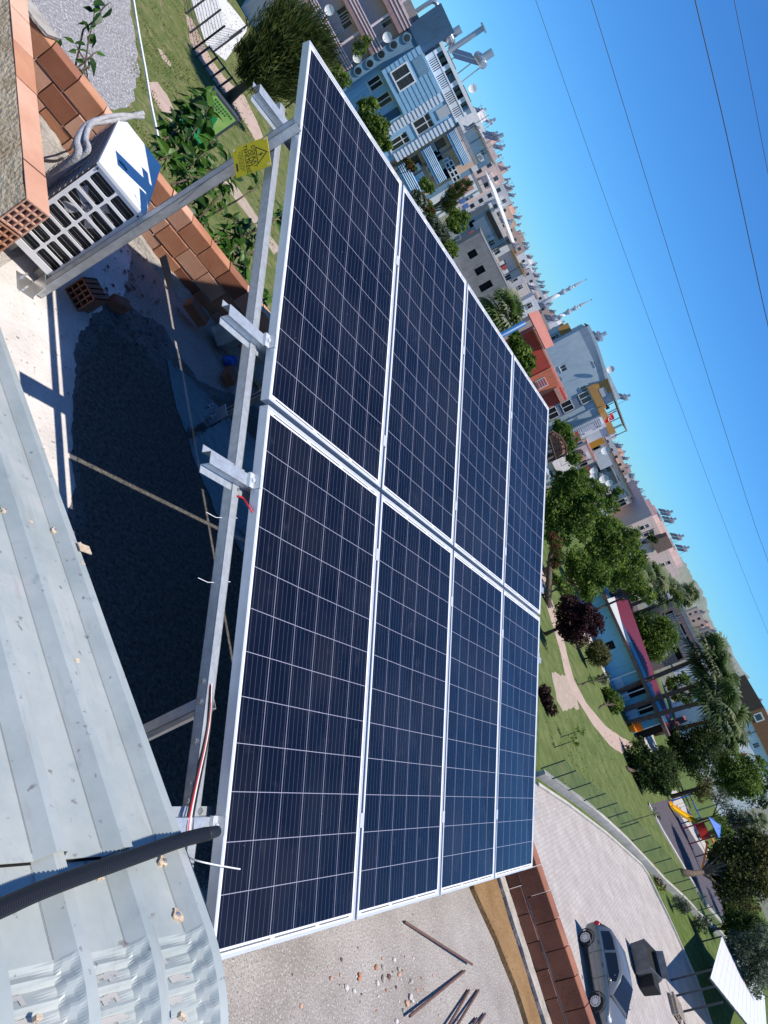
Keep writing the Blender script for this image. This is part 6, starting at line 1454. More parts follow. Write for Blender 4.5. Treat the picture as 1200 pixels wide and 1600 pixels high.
for k in range(n_+1):
    a = k/n_; xx = xm*a; zz = h11.z1+.9*math.sin(math.pi*min(1, .45+a*.5))-.5; c = [f.pt(xx, zz, .15), f.pt(xx, zz, -12), f.pt(xx, zz-.35, .15), f.pt(xx, h11.z1-1.0, 0)]
    if prev: m.quad(prev[0], c[0], c[1], prev[1]); m.quad(prev[0], c[0], c[2], prev[2]); m.quad(prev[2], c[2], c[3], prev[3])
    prev = c
m.build('curved_roof', M_paleblue, h11.root, recalc=False)
pA, pB = f.loc(A820(772, 190)), f.loc(A820(950, 682)); ztr = pA[1]
m = MB(); m.add([f.pt(pA[0], pA[1], .5), f.pt(pB[0], pB[1], .5), f.pt(pB[0], pB[1]+.1, -6), f.pt(pA[0], pA[1]+.1, -6)], [(0, 1, 2, 3)]); o = m.build('terrace_roof', wallmat('terrace_roof_grey', (.40, .36, .33), .15), h11.root); o.modifiers.new('t', 'SOLIDIFY').thickness = .14
pc, pd = f.loc(A820(800, 690)), f.loc(A820(845, 655)); xr = pd[0]+.5
for q in (.55, .72, .86, .985):
    for k in (.3, -5.5): xx = pA[0]+(pB[0]-pA[0])*q; zz = pA[1]+(pB[1]-pA[1])*q; m = MB(); m.bar(f.pt(xx, pc[1]-.2, k), f.pt(xx, zz, k), .09, .09, f.n); m.build('terrace_post', M_dsteel, h11.root)
m = MB(); box_face(m, f, [L-.1, xr, pc[1]-.2, pd[1]-.1], -6, .4); m.build('terrace_parapet', M_ochre, h11.root)
m = MB(); box_face(m, f, [L-.4, xr-.2, 0, pc[1]-.2], -6.2, .2); m.build('terrace_base', M_paleblue, h11.root)
zb2 = f.loc(A820(760, 330))[1]; h11.slab('back_room', [xm-.5, L+.5, h11.z1-3, min(pA[1]-.1, zb2+1.5)], -6, -3.5, M_palepink)
m = MB(); rl = random.Random(6)
for k in range(10): q_ = rl.uniform(.1, .6); xx = pA[0]+(pB[0]-pA[0])*q_; m.box(f.pt(xx, pd[1]-.3+rl.uniform(0, .8), -.8-rl.random()), (rl.uniform(.2, .6), .3, rl.uniform(.3, .9)))
m.build('terrace_clutter', M_stand, h11.root)['kind'] = 'stuff'
flagm = MB(); fl0 = f.pt(*f.loc(A820(745, 590), .9), .9); fl1 = f.pt(*f.loc(A820(820, 505), .9), .9)
flag = T('flag', 'red flag with white crescent and star hanging from the pale blue house terrace', 'flag', fl0)
nf = 6; vs = []
dv = (fl1-fl0); sd_ = f.d*.9-UP*.1
for i in range(nf+1):
    for j in range(5): vs.append(fl0+dv*(i/nf)+sd_*(j/4)*(.35+.65*i/nf)+f.n*.12*math.sin(i*1.7+j))
flagm.add(vs, [(i*5+j, i*5+j+1, (i+1)*5+j+1, (i+1)*5+j) for i in range(nf) for j in range(4)]); flagm.build('cloth', mat('flag_red', (0.62, 0.01, 0.015), .7), flag, recalc=False)
cm = MB(); cc = fl0+dv*.55+sd_*.35+f.n*.28; K = 12; dvn = dv.normalized(); sdn = sd_.normalized()
o1 = [cc+dvn*(.26*math.cos(R(40+k*280/K)))+sdn*(.26*math.sin(R(40+k*280/K))) for k in range(K+1)]; o2 = [cc+dvn*(.06+.20*math.cos(R(40+k*280/K)))+sdn*(.04+.20*math.sin(R(40+k*280/K))) for k in range(K+1)]
cm.add(o1+o2, [(k, k+1, K+2+k, K+1+k) for k in range(K)]); cm.build('crescent', M_white, flag, recalc=False)
cm = MB(); cs = cc+dvn*.30+sdn*.16; cm.poly([cs+dvn*((.12 if k % 2 == 0 else .05)*math.cos(R(36*k)))+sdn*((.12 if k % 2 == 0 else .05)*math.sin(R(36*k))) for k in range(10)]); cm.build('star', M_white, flag, recalc=False)
for (u, v, lb, fc) in ((300, 210, 'white satellite dish on the red house roof edge, lower one', 1), (270, 120, 'white satellite dish on the red house roof edge, upper one', 1), (790, 110, 'white satellite dish on the curved roof of the pale blue house', 1)):
    x, z = f.loc(A820(u, v), .6); dish(f.pt(x, z-.7, .7), lb, 1.2, R(-30))
x, z = f.loc(A820(880, 395), -3); heater(f.pt(x, pA[1]+(pB[1]-pA[1])*.45+.2, -3), R(-110), 'solar water heater on the terrace roof of the pale blue house', .75)
# ochre annex, left of it with tank tower
h12 = House('ochre_annex', 'grey blue annex with ochre parapet left of the tall pale blue house', A700(790, 720), 112, A700(1000, 860), A700(880, 640), 8, M_paleblue, roof='flat', parapet=.4, roofm=M_ochre, front=[(A700(800, 760), A700(870, 730), 'w')])
f = h12.f; h12.slab('ochre_wall', [f.loc(A700(860, 660))[0], h12.L, f.loc(A700(950, 850))[1], h12.z1+1.0], 0, .2, M_ochre)
x, z = f.loc(A700(1120, 760), -2); heater(f.pt(x, f.loc(A700(1110, 790), -2)[1]-.3, -2), R(-100), 'solar water heater on a tall stand above the ochre parapet', 1.1)
m = MB(); p_ = f.loc(A700(1020, 800), -2); box_face(m, f, [p_[0]-1.2, p_[0]+1.8, h12.z1, f.loc(A700(1090, 780), -2)[1]-.5], -4, -1); m.build('stair_tower', M_offwhite, h12.root)
h13 = House('white_house', 'white house with tall balustrade columns below the flag', A820(480, 660), 102, A820(530, 750), A820(690, 540), 7, M_whiter, roof='flat', parapet=.25, roofm=M_bwhite,
            front=[(A820(455, 640), A820(505, 610), 's'), (A820(610, 560), A820(665, 530), 's'), (A820(500, 715), A820(550, 685), 's'), (A820(655, 640), A820(705, 605), 's')])
f = h13.f; xx = f.loc(A820(590, 640))[0]; z0_, z1_ = f.loc(A820(465, 700))[1], f.loc(A820(715, 565))[1]
m = MB(); n_ = 15
for k in range(n_): z = z0_+(z1_-z0_)*k/n_; box_face(m, f, [xx-.55, xx+.55, z, z+(z1_-z0_)/n_*.55], 0, .12)
m.build('louvre_strip', M_bwhite, h13.root)['kind'] = 'stuff'
# ================================================================ 6 houses right of the white house, and the far terrace
h14 = House('pink_house', 'pale pink house with an arched brown balcony and a small window', A820(520, 830), 98, A820(480, 1050), A820(600, 860), 8, M_pinkr, roof='flat', parapet=.15, roofm=M_palepink,
            front=[(A820(500, 940), A820(540, 860), 'x'), (A820(515, 1010), A820(585, 975), 'b')])
f = h14.f; r = [f.loc(A820(480, 890), .6)[0]-.2, f.loc(A820(520, 950), .6)[0]+.3, f.loc(A820(490, 950), .6)[1], f.loc(A820(490, 950), .6)[1]+1.0]
m = MB(); K = 8; cxx = (r[0]+r[1])/2; wq = (r[1]-r[0])/2
for k in range(K):
    a0, a1 = math.pi*k/K, math.pi*(k+1)/K
    m.quad(f.pt(cxx-wq*math.cos(a0), r[2], .05+.8*math.sin(a0)), f.pt(cxx-wq*math.cos(a1), r[2], .05+.8*math.sin(a1)), f.pt(cxx-wq*math.cos(a1), r[3], .05+.8*math.sin(a1)), f.pt(cxx-wq*math.cos(a0), r[3], .05+.8*math.sin(a0)))
o = m.build('round_balcony', M_terra, h14.root, recalc=False); o.modifiers.new('t', 'SOLIDIFY').thickness = .1
h15 = House('orange_house', 'grey house with orange bay boxes behind the white balustrade house', A820(440, 790), 114, A820(600, 800), A820(640, 690), 8, M_greyr, roof='flat', parapet=.1,
            front=[(A820(560, 790), A820(600, 750), 'x')])
f = h15.f
for (p, q) in ((A820(460, 800), A820(530, 790)), (A820(615, 720), A820(670, 740))):
    r = f.rect(p, q, .5); cx, cz = (r[0]+r[1])/2, (r[2]+r[3])/2; h15.slab('orange_bay', [cx-1.5, cx+1.5, cz-1.0, cz+1.0], 0, .8, wallmat('orange_bay_render', (0.60, 0.27, 0.03), .1))
h16 = House('house', 'long grey flat roofed house with a white tarpaulin on its roof, beyond the pink house', A820(610, 760), 124, A820(800, 1200), A820(720, 850), 9, M_greyr, roof='eave', front=[(A820(650, 860), A820(690, 825), 'x'), (A820(690, 1060), A820(720, 1015), 'x'), (A820(770, 1060), A820(800, 1020), 'w')])
f = h16.f; x, z = f.loc(A820(725, 935), .5); h16.slab('white_tarpaulin', [x-1.6, x+1.6, z-1.0, z+1.0], .55, .62, M_roofw)
M_longroof = wallmat('brown_fascia', (0.17, 0.11, 0.09), .2)
h17 = House('house_row', 'long low row of houses under one brown roof edge in front of the far skyline', A820(740, 790), 150, A820(1000, 1300), A820(850, 960), 9, M_pinkr, roof='eave', roofm=M_longroof, cat='row of houses',
            front=[(A820(800+22*k, 870+45*k), A820(822+22*k, 850+45*k), 'w') for k in range(0, 9, 2)])
h18 = House('house', 'low cream house with brown shutters among the trees below the pink apartment block', A820(800, 1440), 116, A820(880, 1330), A820(960, 1290), 8, M_pinkr, roof='flat', parapet=.15, front=[(A820(850, 1350), A820(930, 1315), 'b'), (A820(840, 1410), A820(950, 1355), 'b')])
m = MB()
for q in facade_grid(h17.f, h17.L, 0, h17.z1-.2, 2.6): box_face(m, h17.f, q, -.02, .05)
m.build('windows', M_pane, h17.root)['kind'] = 'stuff'
for (u, v, lb, sc) in ((640, 1060, 'tall white satellite dish on a balcony left of the lower trees', 1.2), (725, 1140, 'large white satellite dish beside the lower trees', 1.4), (790, 1170, 'white satellite dish right of the two large ones', 1.1), (745, 870, 'white satellite dish on the long grey house', 1.3), (640, 1110, 'white satellite dish just below the tall one by the trees', 1.2)):
    q = dist(*A820(u, v), 97); dish(q-UP*.8, lb, sc, R(-35))
h19 = House('house', 'cream house with grey roof seen between the arbour and the big tree', A820(200, 1000), 84, A820(330, 1180), A820(270, 1000), 7, M_pinkr, roof='shed', front=[(A820(215, 1110), A820(245, 1080), 'b')])
# ================================================================ 7 pink apartment block and mountain
M_pinkapt = wallmat('pink_apartment_render', (0.72, 0.54, 0.46), .06)
h20 = House('apartment_block', 'tall pale pink apartment block with a blank sunlit end wall beyond the palms', A840(728, 160), 150, A840(1035, 540), A840(800, 125), 14, M_pinkapt, az=-35, cat='apartment block', roof='flat', parapet=.6, roofm=M_pinkapt,
            front=[(A840(775, 205), A840(800, 185), 'w'), (A840(805, 250), A840(835, 220), 'w'), (A840(740, 215), A840(760, 200), 'b'), (A840(770, 265), A840(790, 250), 'b'), (A840(895, 480), A840(905, 470), 'b'), (A840(945, 460), A840(957, 450), 'b')])
f = h20.f
for k in range(3):
    p = A840(800+42*k, 290-8*k); r = f.rect(p, A840(840+40*k, 350-8*k), 1.0); h20.slab('balcony', [f.loc(A840(820, 280))[0], f.loc(A840(905, 345))[0], r[2]+.3, r[2]+1.3], 0, 1.2, M_longroof)
for k, (u, v) in enumerate(((826, 150), (868, 195), (962, 300), (1012, 378))):
    x, z = f.loc(A840(u, v), -5); m = MB(); box_face(m, f, [x-2.2, x+2.2, h20.z1, h20.z1+1.6+.4*(k % 2)], -9, -3); m.build('roof_hut', M_pinkapt, h20.root)
    heater(f.pt(x, h20.z1+2.0, -5), R(-110), 'solar water heater on the pink apartment block, ' + ('leftmost of the four', 'second from the left', 'third from the left', 'rightmost of the four')[k], .95)
h21 = House('dark_block', 'dark apartment block with barred black balconies behind the park trees', A840(905, 800), 115, A840(985, 1185), A840(1060, 870), 12, wallmat('dark_red_grey', (0.23, 0.15, 0.14), .2), cat='apartment block', roof='flat', parapet=.5,
            front=[(A840(925, 830), A840(985, 830), 'x'), (A840(1010, 905), A840(1060, 980), 'x'), (A840(1055, 1000), A840(1120, 1090), 'x'), (A840(975, 1060), A840(1040, 1150), 'x')])
f = h21.f
for (p, q) in ((A840(1015, 930), A840(1045, 1000)), (A840(1060, 1040), A840(1100, 1110))):
    r = f.rect(p, q, .3); cx, cz = (r[0]+r[1])/2, (r[2]+r[3])/2; balusters(h21, [cx-3, cx+3, cz-.9, cz+.4], .3, M_stand, 22, 'bars')
h22 = House('white_block', 'white apartment house with a brown top band at the right edge beyond the palms', A940(1010, 640), 135, A940(1330, 1230), A940(1060, 640), 14, M_whiter, az=-60, cat='apartment block', roof='flat', parapet=.3, roofm=wallmat('brown_top', (0.19, 0.095, 0.045), .15),
            front=[(A940(1085, 845), A940(1145, 860), 'w'), (A940(1160, 985), A940(1215, 1000), 'w'), (A940(1110, 1180), A940(1160, 1170), 'w'), (A940(1240, 1120), A940(1290, 1130), 'w'), (A940(1040, 770), A940(1075, 760), 'w')])
f = h22.f; za = f.loc(A940(1060, 640))[1]; h22.slab('brown_band', [-.3, h22.L+.3, za, za+2.6], -14, .3, bpy.data.materials['brown_top'])
r = f.rect(A940(995, 615), A940(1020, 598), .35); m = MB(); box_face(m, f, [.2, 1.6, za+.6, za+1.9], .3, .38); wv = m.build('window', M_wframe, h22.root); m = MB(); box_face(m, f, [.4, 1.4, za+.8, za+1.7], .38, .39); m.build('pane', M_pane, wv)
# ================================================================ 8 park building with maroon roof
M_teal = wallmat('teal_render', (0.17, 0.46, 0.62), .08); M_maroon = mat('maroon_sheet', (0.115, 0.008, 0.024), .5, var=.1, scale=1.5)
tb0 = gp(912, 950); tb1 = gp(985, 1120)
dl_ = math.hypot(tb0.x-CAM.x, tb0.y-CAM.y); az_tb = math.degrees(math.atan2((tb1-tb0).y, (tb1-tb0).x))
h23 = House('park_building', 'turquoise park building with a maroon sloping roof among the palms', (905, 935), 79.0, (985, 1148), (985, 1000), 9, M_teal, az=-82, cat='building', roof='none',
            front=[(A840(500, 1070), A840(550, 1040), 'x'), (A940(185, 490), A940(310, 440), 'x'), (A940(265, 605), A940(385, 560), 'x')])
f = h23.f; zt = h23.z1
xa_, xb_ = f.loc(A840(560, 740))[0], f.loc(A940(440, 480))[0]
zl = f.loc(A940(250, 290))[1]; zh = zl+1.15
m = MB(); m.add([f.pt(xa_-.5, zl+.3, .9), f.pt(h23.L+1.2, zl+.1, .9), f.pt(h23.L+1.2, zh-.7, -5), f.pt(xa_-.5, zh+.5, -5), f.pt(h23.L+1.2, zl+.1, -10), f.pt(xa_-.5, zl+.3, -10)], [(0, 1, 2, 3), (3, 2, 4, 5)]); o = m.build('maroon_roof', M_maroon, h23.root); o.modifiers.new('t', 'SOLIDIFY').thickness = .12
m = MB(); m.add([f.pt(xa_-.4, zl+.25, 1.0), f.pt(xa_+(xb_-xa_)*.42, zl+.25, 1.0), f.pt(xa_-.4, zl+.95, .6)], [(0, 1, 2)]); o = m.build('white_gable', M_bwhite, h23.root, recalc=False); o.modifiers.new('t', 'SOLIDIFY').thickness = .1
h23.slab('fascia', [-.5, h23.L+1.2, zl-.05, zl+.28], -.2, .95, M_longroof)
for (a, b) in ((.62, .78), (.82, .96)):
    r = [h23.L*a, h23.L*b, .2, 1.0]; h23.slab('pale_blue_panel', r, 0, .08, M_bandw)
for k in range(4):
    m = MB(); xx = h23.L*(.62+.125*k); m.bar(f.pt(xx, 0, .85), f.pt(xx, zl+.1, .85), .10, .10, f.n); m.build('porch_post', M_wframe, h23.root)
k1 = House('kiosk', 'maroon roofed dark kiosk right of the turquoise park building', A940(270, 760), 80, A940(445, 750), A940(450, 660), 5, wallmat('dark_brown_wood', (0.06, 0.03, 0.02), .3), az=-82, cat='kiosk', roof='shed', roofm=wallmat('maroon_tiles', (0.24, 0.07, 0.065), .15), front=[(A940(330, 720), A940(400, 680), 'x')])
oc = dist(*A940(250, 720), 76); m = MB(); oc.z = 0; m.box(oc+UP*.5, (1.2, .8, .1)); m.box(oc+UP*.25-Vector((0, 0, 0)), (.9, .5, .5)); m.box(oc+UP*.8+Vector((.4, 0, 0)), (.1, .8, .7)); tag(m.build('bench', M_po, bevel=.03), 'bright orange bench in front of the dark kiosk', 'bench')
h24 = House('house', 'grey roofed low house behind the dark purple leaved tree', A840(440, 640), 92, A840(690, 890), A840(560, 680), 6, M_greyr, roof='gable', roofm=wallmat('dark_roof', (0.07, 0.05, 0.05), .2), az=-70)
# arbour with arched brown lattice
M_lat = mat('brown_lattice', (0.07, 0.03, 0.025), .7); M_tile = wallmat('clay_tiles', (0.36, 0.20, 0.14), .2)
pa = A820(320, 820); ab = dist(*pa, 58.0)
arb = T('arbour', 'arched brown arbour with a tiled roof behind the far corner of the panels', 'arbour', Vector((ab.x, ab.y, 0)))
af = Face(Vector((ab.x, ab.y, 0)), Vector((math.cos(R(-25)), math.sin(R(-25)), 0)), 6)
pr_ = [A820(225, 725), A820(265, 690), A820(330, 730), A820(380, 800), A820(392, 880), A820(380, 900), A820(290, 945)]
m = MB(); pp2 = [af.pt(*af.loc(p, 0), 0) for p in pr_]
m.tube(pp2+[pp2[0]], .09, 6); m.build('arch_frame', M_lat, arb)
m = MB(); m.prism([af.pt(*af.loc(p, 0), -.25) for p in pr_], af.n*.08); m.build('tile_field', M_tile, arb)
m = MB()
for t_ in (.25, .5, .75):
    a = pp2[1].lerp(pp2[6], t_); b = pp2[2].lerp(pp2[4], t_); m.bar(a, b, .07, .07, af.n)
for t_ in (.33, .66):
    a = pp2[1].lerp(pp2[2], t_)*1.0; b = pp2[6].lerp(pp2[5], t_); m.bar(a, b, .07, .07, af.n)
m.build('lattice_bars', M_lat, arb)['kind'] = 'stuff'
for p in (A820(235, 735), A820(295, 940)):
    x, z = af.loc(p); m = MB(); m.bar(af.pt(x, 0, -.1), af.pt(x, z, -.1), .14, .14, af.n); m.build('post', M_lat, arb)
# ================================================================ 9 mosque minarets
M_min = wallmat('minaret_white', (0.66, 0.67, 0.68), .06)
for k, (bp_, tp_, lb) in enumerate(((A700(800, 435), A700(1085, 270), 'white pencil minaret with two balconies, left one of the pair'), (A700(840, 590), A700(1130, 432), 'white pencil minaret with two balconies, right one of the pair'))):
    b0 = dist(*bp_, 330); zt = zat(b0.x, b0.y, *tp_); zb_ = b0.z; H = zt-zb_; base = Vector((b0.x, b0.y, 0)); mn = T('minaret', lb, 'minaret', base, 0, 'pair of minarets')
    zz = lambda q: Vector((base.x, base.y, zb_+H*q))
    m = MB(); m.tube([base, zz(.0), zz(.33)], [1.04, 0.85, 0.74], 14); m.build('lower_shaft', M_min, mn, smooth=True)
    m = MB(); m.tube([zz(.30), zz(.35), zz(.35), zz(.385)], [0.74, 1.16, 1.26, 1.26], 14); m.build('balcony', M_min, mn)
    m = MB(); m.tube([zz(.385), zz(.52)], [0.66, 0.63], 14); m.build('middle_shaft', M_min, mn, smooth=True)
    m = MB(); m.tube([zz(.50), zz(.53), zz(.53), zz(.56)], [0.63, 0.96, 1.04, 1.04], 14); m.build('balcony', M_min, mn)
    m = MB(); m.tube([zz(.56), zz(.66)], [0.52, 0.50], 12); m.build('upper_shaft', M_min, mn, smooth=True)
    m = MB(); m.tube([zz(.655), zz(.67), zz(.95)], [0.55, 0.63, 0.04], 12); m.build('spire', mat('lead_spire', (0.50, 0.52, 0.54), .5) if k == 0 else bpy.data.materials['lead_spire'], mn)
    m = MB(); m.tube([zz(.95), zz(1.0)], [.10, .04], 6); m.ball(zz(.965), .28, 8, 6); m.build('finial', M_stand, mn)
# ================================================================ 10 far town on the skyline
FARC = [wallmat('far_pink', (0.70, 0.52, 0.45), .1), wallmat('far_beige', (0.72, 0.62, 0.52), .1), wallmat('far_white', (0.80, 0.77, 0.73), .1), wallmat('far_brown', (0.50, 0.37, 0.30), .1), wallmat('far_grey', (0.58, 0.56, 0.54), .1), wallmat('far_peach', (0.74, 0.50, 0.36), .1)]
CN = ['dusky pink', 'beige', 'white', 'brownish', 'grey', 'peach']
sky_line = [((738, 170), (760, 212), 135), ((758, 208), (776, 248), 150), ((770, 240), (786, 286), 170), ((782, 284), (800, 318), 190), ((790, 316), (808, 352), 230), ((800, 350), (822, 392), 240), ((812, 385), (836, 424), 260), ((826, 420), (846, 452), 260), ((838, 446), (862, 480), 280), ((852, 474), (868, 508), 250), ((866, 500), (880, 520), 220),
            ((945, 668), (966, 706), 230), ((958, 694), (980, 728), 260), ((968, 716), (990, 752), 280), ((978, 742), (1000, 776), 260), ((990, 764), (1006, 800), 230), ((998, 788), (1008, 812), 200),
            ((1088, 950), (1118, 1000), 330), ((1106, 982), (1132, 1020), 300), ((1118, 1006), (1148, 1052), 280), ((1134, 1034), (1158, 1074), 260), ((1146, 1056), (1172, 1096), 250), ((1160, 1078), (1186, 1110), 300), ((1176, 1092), (1214, 1140), 320)]
rs_ = random.Random(5); prev_d = 0
place_names = ['above the grey and white house', 'behind the blue banded balconies', 'above the white canopy roof', 'right of the white canopy roof', 'above the narrow white house', 'above the ochre gable', 'left of the minarets, fourth along', 'left of the minarets, third along', 'left of the minarets, second along', 'directly left of the left minaret', 'between the two minarets',
               'just right of the flag', 'second right of the flag', 'third right of the flag', 'above the brown roof edge', 'right end of the brown roof edge', 'left of the pink apartment block', 'right of the mountain', 'second right of the mountain', 'above the dark barred block', 'above the tall palms, left part', 'above the tall palms, right part', 'left of the brown topped block', 'above the brown topped block']
for i, (pl, pr, dd) in enumerate(sky_line):
    ci = rs_.choice((0, 0, 1, 1, 2, 3, 5, 4)); tops = ((pl[0]+pr[0])/2-2, (pl[1]+pr[1])/2)
    hh = House('town_house', f'far {CN[ci]} town building on the skyline {place_names[i]}', pl, dd*1.35, pr, tops, 12, FARC[ci], cat='town building', group='far town buildings on the skyline', roof='flat', parapet=.5, roofm=FARC[ci])
    f = hh.f; m = MB(); g = facade_grid(f, hh.L, 0, hh.z1)[:60]
    for q in g: box_face(m, f, q, -.02, .04)
    m.build('windows', M_pane, hh.root)['kind'] = 'stuff'
    m = MB(); k_ = 0
    while hh.z1-3.0*(k_+1) > 1.5 and k_ < 5:
        z_ = hh.z1-3.0*(k_+1)+.1; xa_ = hh.L*rs_.choice((.05, .5)); box_face(m, f, [xa_, xa_+hh.L*.42, z_, z_+.95], 0, 1.1); k_ += 1
    if k_: m.build('balcony', rs_.choice((FARC[2], FARC[3], FARC[1])), hh.root)['kind'] = 'stuff'
    m = MB()
    for _ in range(3): a_ = f.pt(hh.L*rs_.uniform(.05, .95), hh.z1, -rs_.uniform(.5, 7)); hq = rs_.uniform(1.5, 3.6); m.cyl(a_, a_+UP*hq, .06, 4); m.bar(a_+UP*hq*.9-f.d*.5, a_+UP*hq*.9+f.d*.5, .05)
    m.build('antennas', M_stand, hh.root)['kind'] = 'stuff'
    x = hh.L*rs_.uniform(.2, .5); m = MB(); box_face(m, f, [x, x+hh.L*.35, hh.z1, hh.z1+2.2], -8, -3); m.build('stair_hut', FARC[ci], hh.root)
    nh = 3 if dd > 180 else 2
    for k in range(nh):
        xx = hh.L*(k+.5+rs_.uniform(-.2, .2))/nh; heater(f.pt(xx, hh.z1+(.3), rs_.uniform(-7, -2)), R(-100+rs_.uniform(-15, 15)), f'solar water heater on the far {CN[ci]} building {place_names[i]}', rs_.uniform(.95, 1.3))
# second, lower rows filling the gaps in front of the skyline
row2 = [((715, 185), (742, 232), 112), ((772, 330), (796, 372), 128), ((786, 372), (806, 404), 140), ((798, 396), (822, 440), 150), ((816, 434), (840, 470), 160), ((832, 462), (856, 500), 140), ((846, 490), (862, 516), 120), ((902, 690), (932, 730), 110), ((925, 660), (950, 700), 118), ((1040, 920), (1066, 968), 170), ((1108, 1030), (1140, 1080), 160), ((1100, 1060), (1140, 1120), 130)]
n2 = ['below the grey and white house', 'under the far peach roofs', 'left of the red shingle roof, upper', 'above the far palm', 'left of the minarets, lower row', 'below the left minaret', 'below the right minaret', 'behind the arbour trees', 'right of the white balustrade house', 'under the mountain', 'behind the first tall palm', 'behind the second tall palm']
for i, (pl, pr, dd) in enumerate(row2):
    ci = (2, 1, 0, 4, 1, 2, 3, 1, 0, 4, 2, 1)[i]
    hh = House('town_house', f'{CN[ci]} flat roofed town house {n2[i]}', pl, dd*1.3, pr, ((pl[0]+pr[0])/2-4, (pl[1]+pr[1])/2), 10, FARC[ci], cat='town house', group='town houses in the middle distance', roof='flat', parapet=.4, roofm=FARC[ci])
    f = hh.f; m = MB()
    for q in facade_grid(f, hh.L, 0, hh.z1)[:40]: window(hh.root, f, q, 'w', dep=-.06)
    xx = hh.L*.6; heater(f.pt(xx, hh.z1+.2, -3), R(-100), f'solar water heater on the {CN[ci]} town house {n2[i]}', 1.0)
# air conditioners, pipes, antennas and washing on the houses
M_acbox = mat('wall_ac_box', (.62, .62, .60), .6); rc = random.Random(19); M_cloth = [mat('cloth_red', (.5, .08, .07), .9), mat('cloth_white', (.75, .74, .72), .9), mat('cloth_blue', (.10, .18, .42), .9)]
for h_ in (h3, h4, h5, h6, h7, h8, h13, h14, h15, h16, h18, h19, h20, h21, h22):
    f = h_.f
    for _ in range(3):
        x, z = rc.uniform(.5, max(.6, h_.L-1.2)), rc.uniform(max(1.5, h_.z1-6), h_.z1-1.0); m = MB(); box_face(m, f, [x, x+.8, z, z+.55], .04, .36); b_ = m.build('wall_unit', M_acbox, h_.root); m = MB(); c = f.pt(x+.32, z+.28, .365); m.tube([c, c+f.n*.012], .21, 12); m.build('fan_grille', M_stand, b_)
    x = rc.uniform(.1, .9)*h_.L; m = MB(); m.cyl(f.pt(x, 0, .08), f.pt(x, h_.z1, .08), .06, 6); m.build('downpipe', M_stand, h_.root)
    x = rc.uniform(.1, .9)*h_.L; m = MB(); a_ = f.pt(x, h_.z1, -2); m.cyl(a_, a_+UP*2.6, .03, 5); m.bar(a_+UP*2.3-f.d*.5, a_+UP*2.3+f.d*.5, .03); m.bar(a_+UP*2.0-f.d*.35, a_+UP*2.0+f.d*.35, .03); m.build('antenna', M_stand, h_.root)
    x0_ = rc.uniform(.1, .5)*h_.L; z_ = rc.uniform(h_.z1-4.5, h_.z1-1.6)
    for k in range(3):
        m = MB(); x = x0_+k*.7; m.quad(f.pt(x, z_, .5), f.pt(x+.55, z_, .52), f.pt(x+.52, z_-.8, .54), f.pt(x+.03, z_-.75, .5)); o = m.build('washing', rc.choice(M_cloth), h_.root, recalc=False)
# mountain
M_mtn = mat('hill', (0.14, 0.17, 0.13), .95, col2=(0.22, 0.22, 0.19), scale=.004, detail=8)
md = 3800.0; prf = [(1040, 850), (1058, 868), (1066, 872), (1076, 892), (1086, 908), (1098, 925), (1106, 945), (1108, 965), (1120, 990), (1140, 1010), (1170, 1060)]
m = MB(); top_ = [dist(u, v, md+(60*(k % 2))) for k, (u, v) in enumerate(dens(prf, 4))]; rm_ = random.Random(3)
top_ = [p+UP*rm_.uniform(-7, 7) for p in top_]; n_ = len(top_); vs = []
for j in range(7):
    for p in top_:
        k = j/6; dirv = (p-CAM).normalized(); z = p.z*(1-k)+(-2)*k; q = p-dirv*(900*k*(1-.3*rm_.random())); vs.append(Vector((q.x, q.y, z*(1+.12*rm_.uniform(-1, 1) if 0 < j < 6 else 1))))
back = [Vector((p.x, p.y, -2))+(p-CAM).normalized()*900 for p in top_]
m.add(vs+back, [(j*n_+i, j*n_+i+1, (j+1)*n_+i+1, (j+1)*n_+i) for j in range(6) for i in range(n_-1)]+[(i, i+1, 7*n_+i+1, 7*n_+i) for i in range(n_-1)])
struct(m.build('hills', M_mtn, smooth=True))
# ================================================================ vegetation
def leafmat(name, c1, c2, tr=0.5, rough=0.55, sc=0.9):
    m = bpy.data.materials.new(name); m.use_nodes = True; n = m.node_tree; b = n.nodes['Principled BSDF']; b.inputs['Roughness'].default_value = rough; b.inputs['Specular IOR Level'].default_value = 0.25
    tc = n.nodes.new('ShaderNodeTexCoord'); no = n.nodes.new('ShaderNodeTexNoise'); no.inputs['Scale'].default_value = sc; no.inputs['Detail'].default_value = 5
    rp = n.nodes.new('ShaderNodeValToRGB'); rp.color_ramp.elements[0].position = .35; rp.color_ramp.elements[1].position = .65; rp.color_ramp.elements[0].color = (*c1, 1); rp.color_ramp.elements[1].color = (*c2, 1)
    n.links.new(tc.outputs['Object'], no.inputs[0]); n.links.new(no.outputs[0], rp.inputs[0]); n.links.new(rp.outputs[0], b.inputs['Base Color'])
    t = n.nodes.new('ShaderNodeBsdfTranslucent'); n.links.new(rp.outputs[0], t.inputs[0]); mx = n.nodes.new('ShaderNodeMixShader'); mx.inputs[0].default_value = tr
    o = n.nodes['Material Output']; n.links.new(b.outputs[0], mx.inputs[1]); n.links.new(t.outputs[0], mx.inputs[2]); n.links.new(mx.outputs[0], o.inputs[0]); return m
LG = [leafmat('leaf_green', (.080, .150, .018), (.135, .215, .030)), leafmat('leaf_light', (.16, .25, .035), (.22, .30, .055)), leafmat('leaf_dark', (.034, .078, .014), (.065, .125, .022))]
LD = [leafmat('leaf_deep', (.034, .068, .014), (.06, .105, .022)), leafmat('leaf_deep_light', (.08, .13, .025), (.12, .165, .04)), leafmat('leaf_deepest', (.015, .034, .010), (.03, .055, .014))]
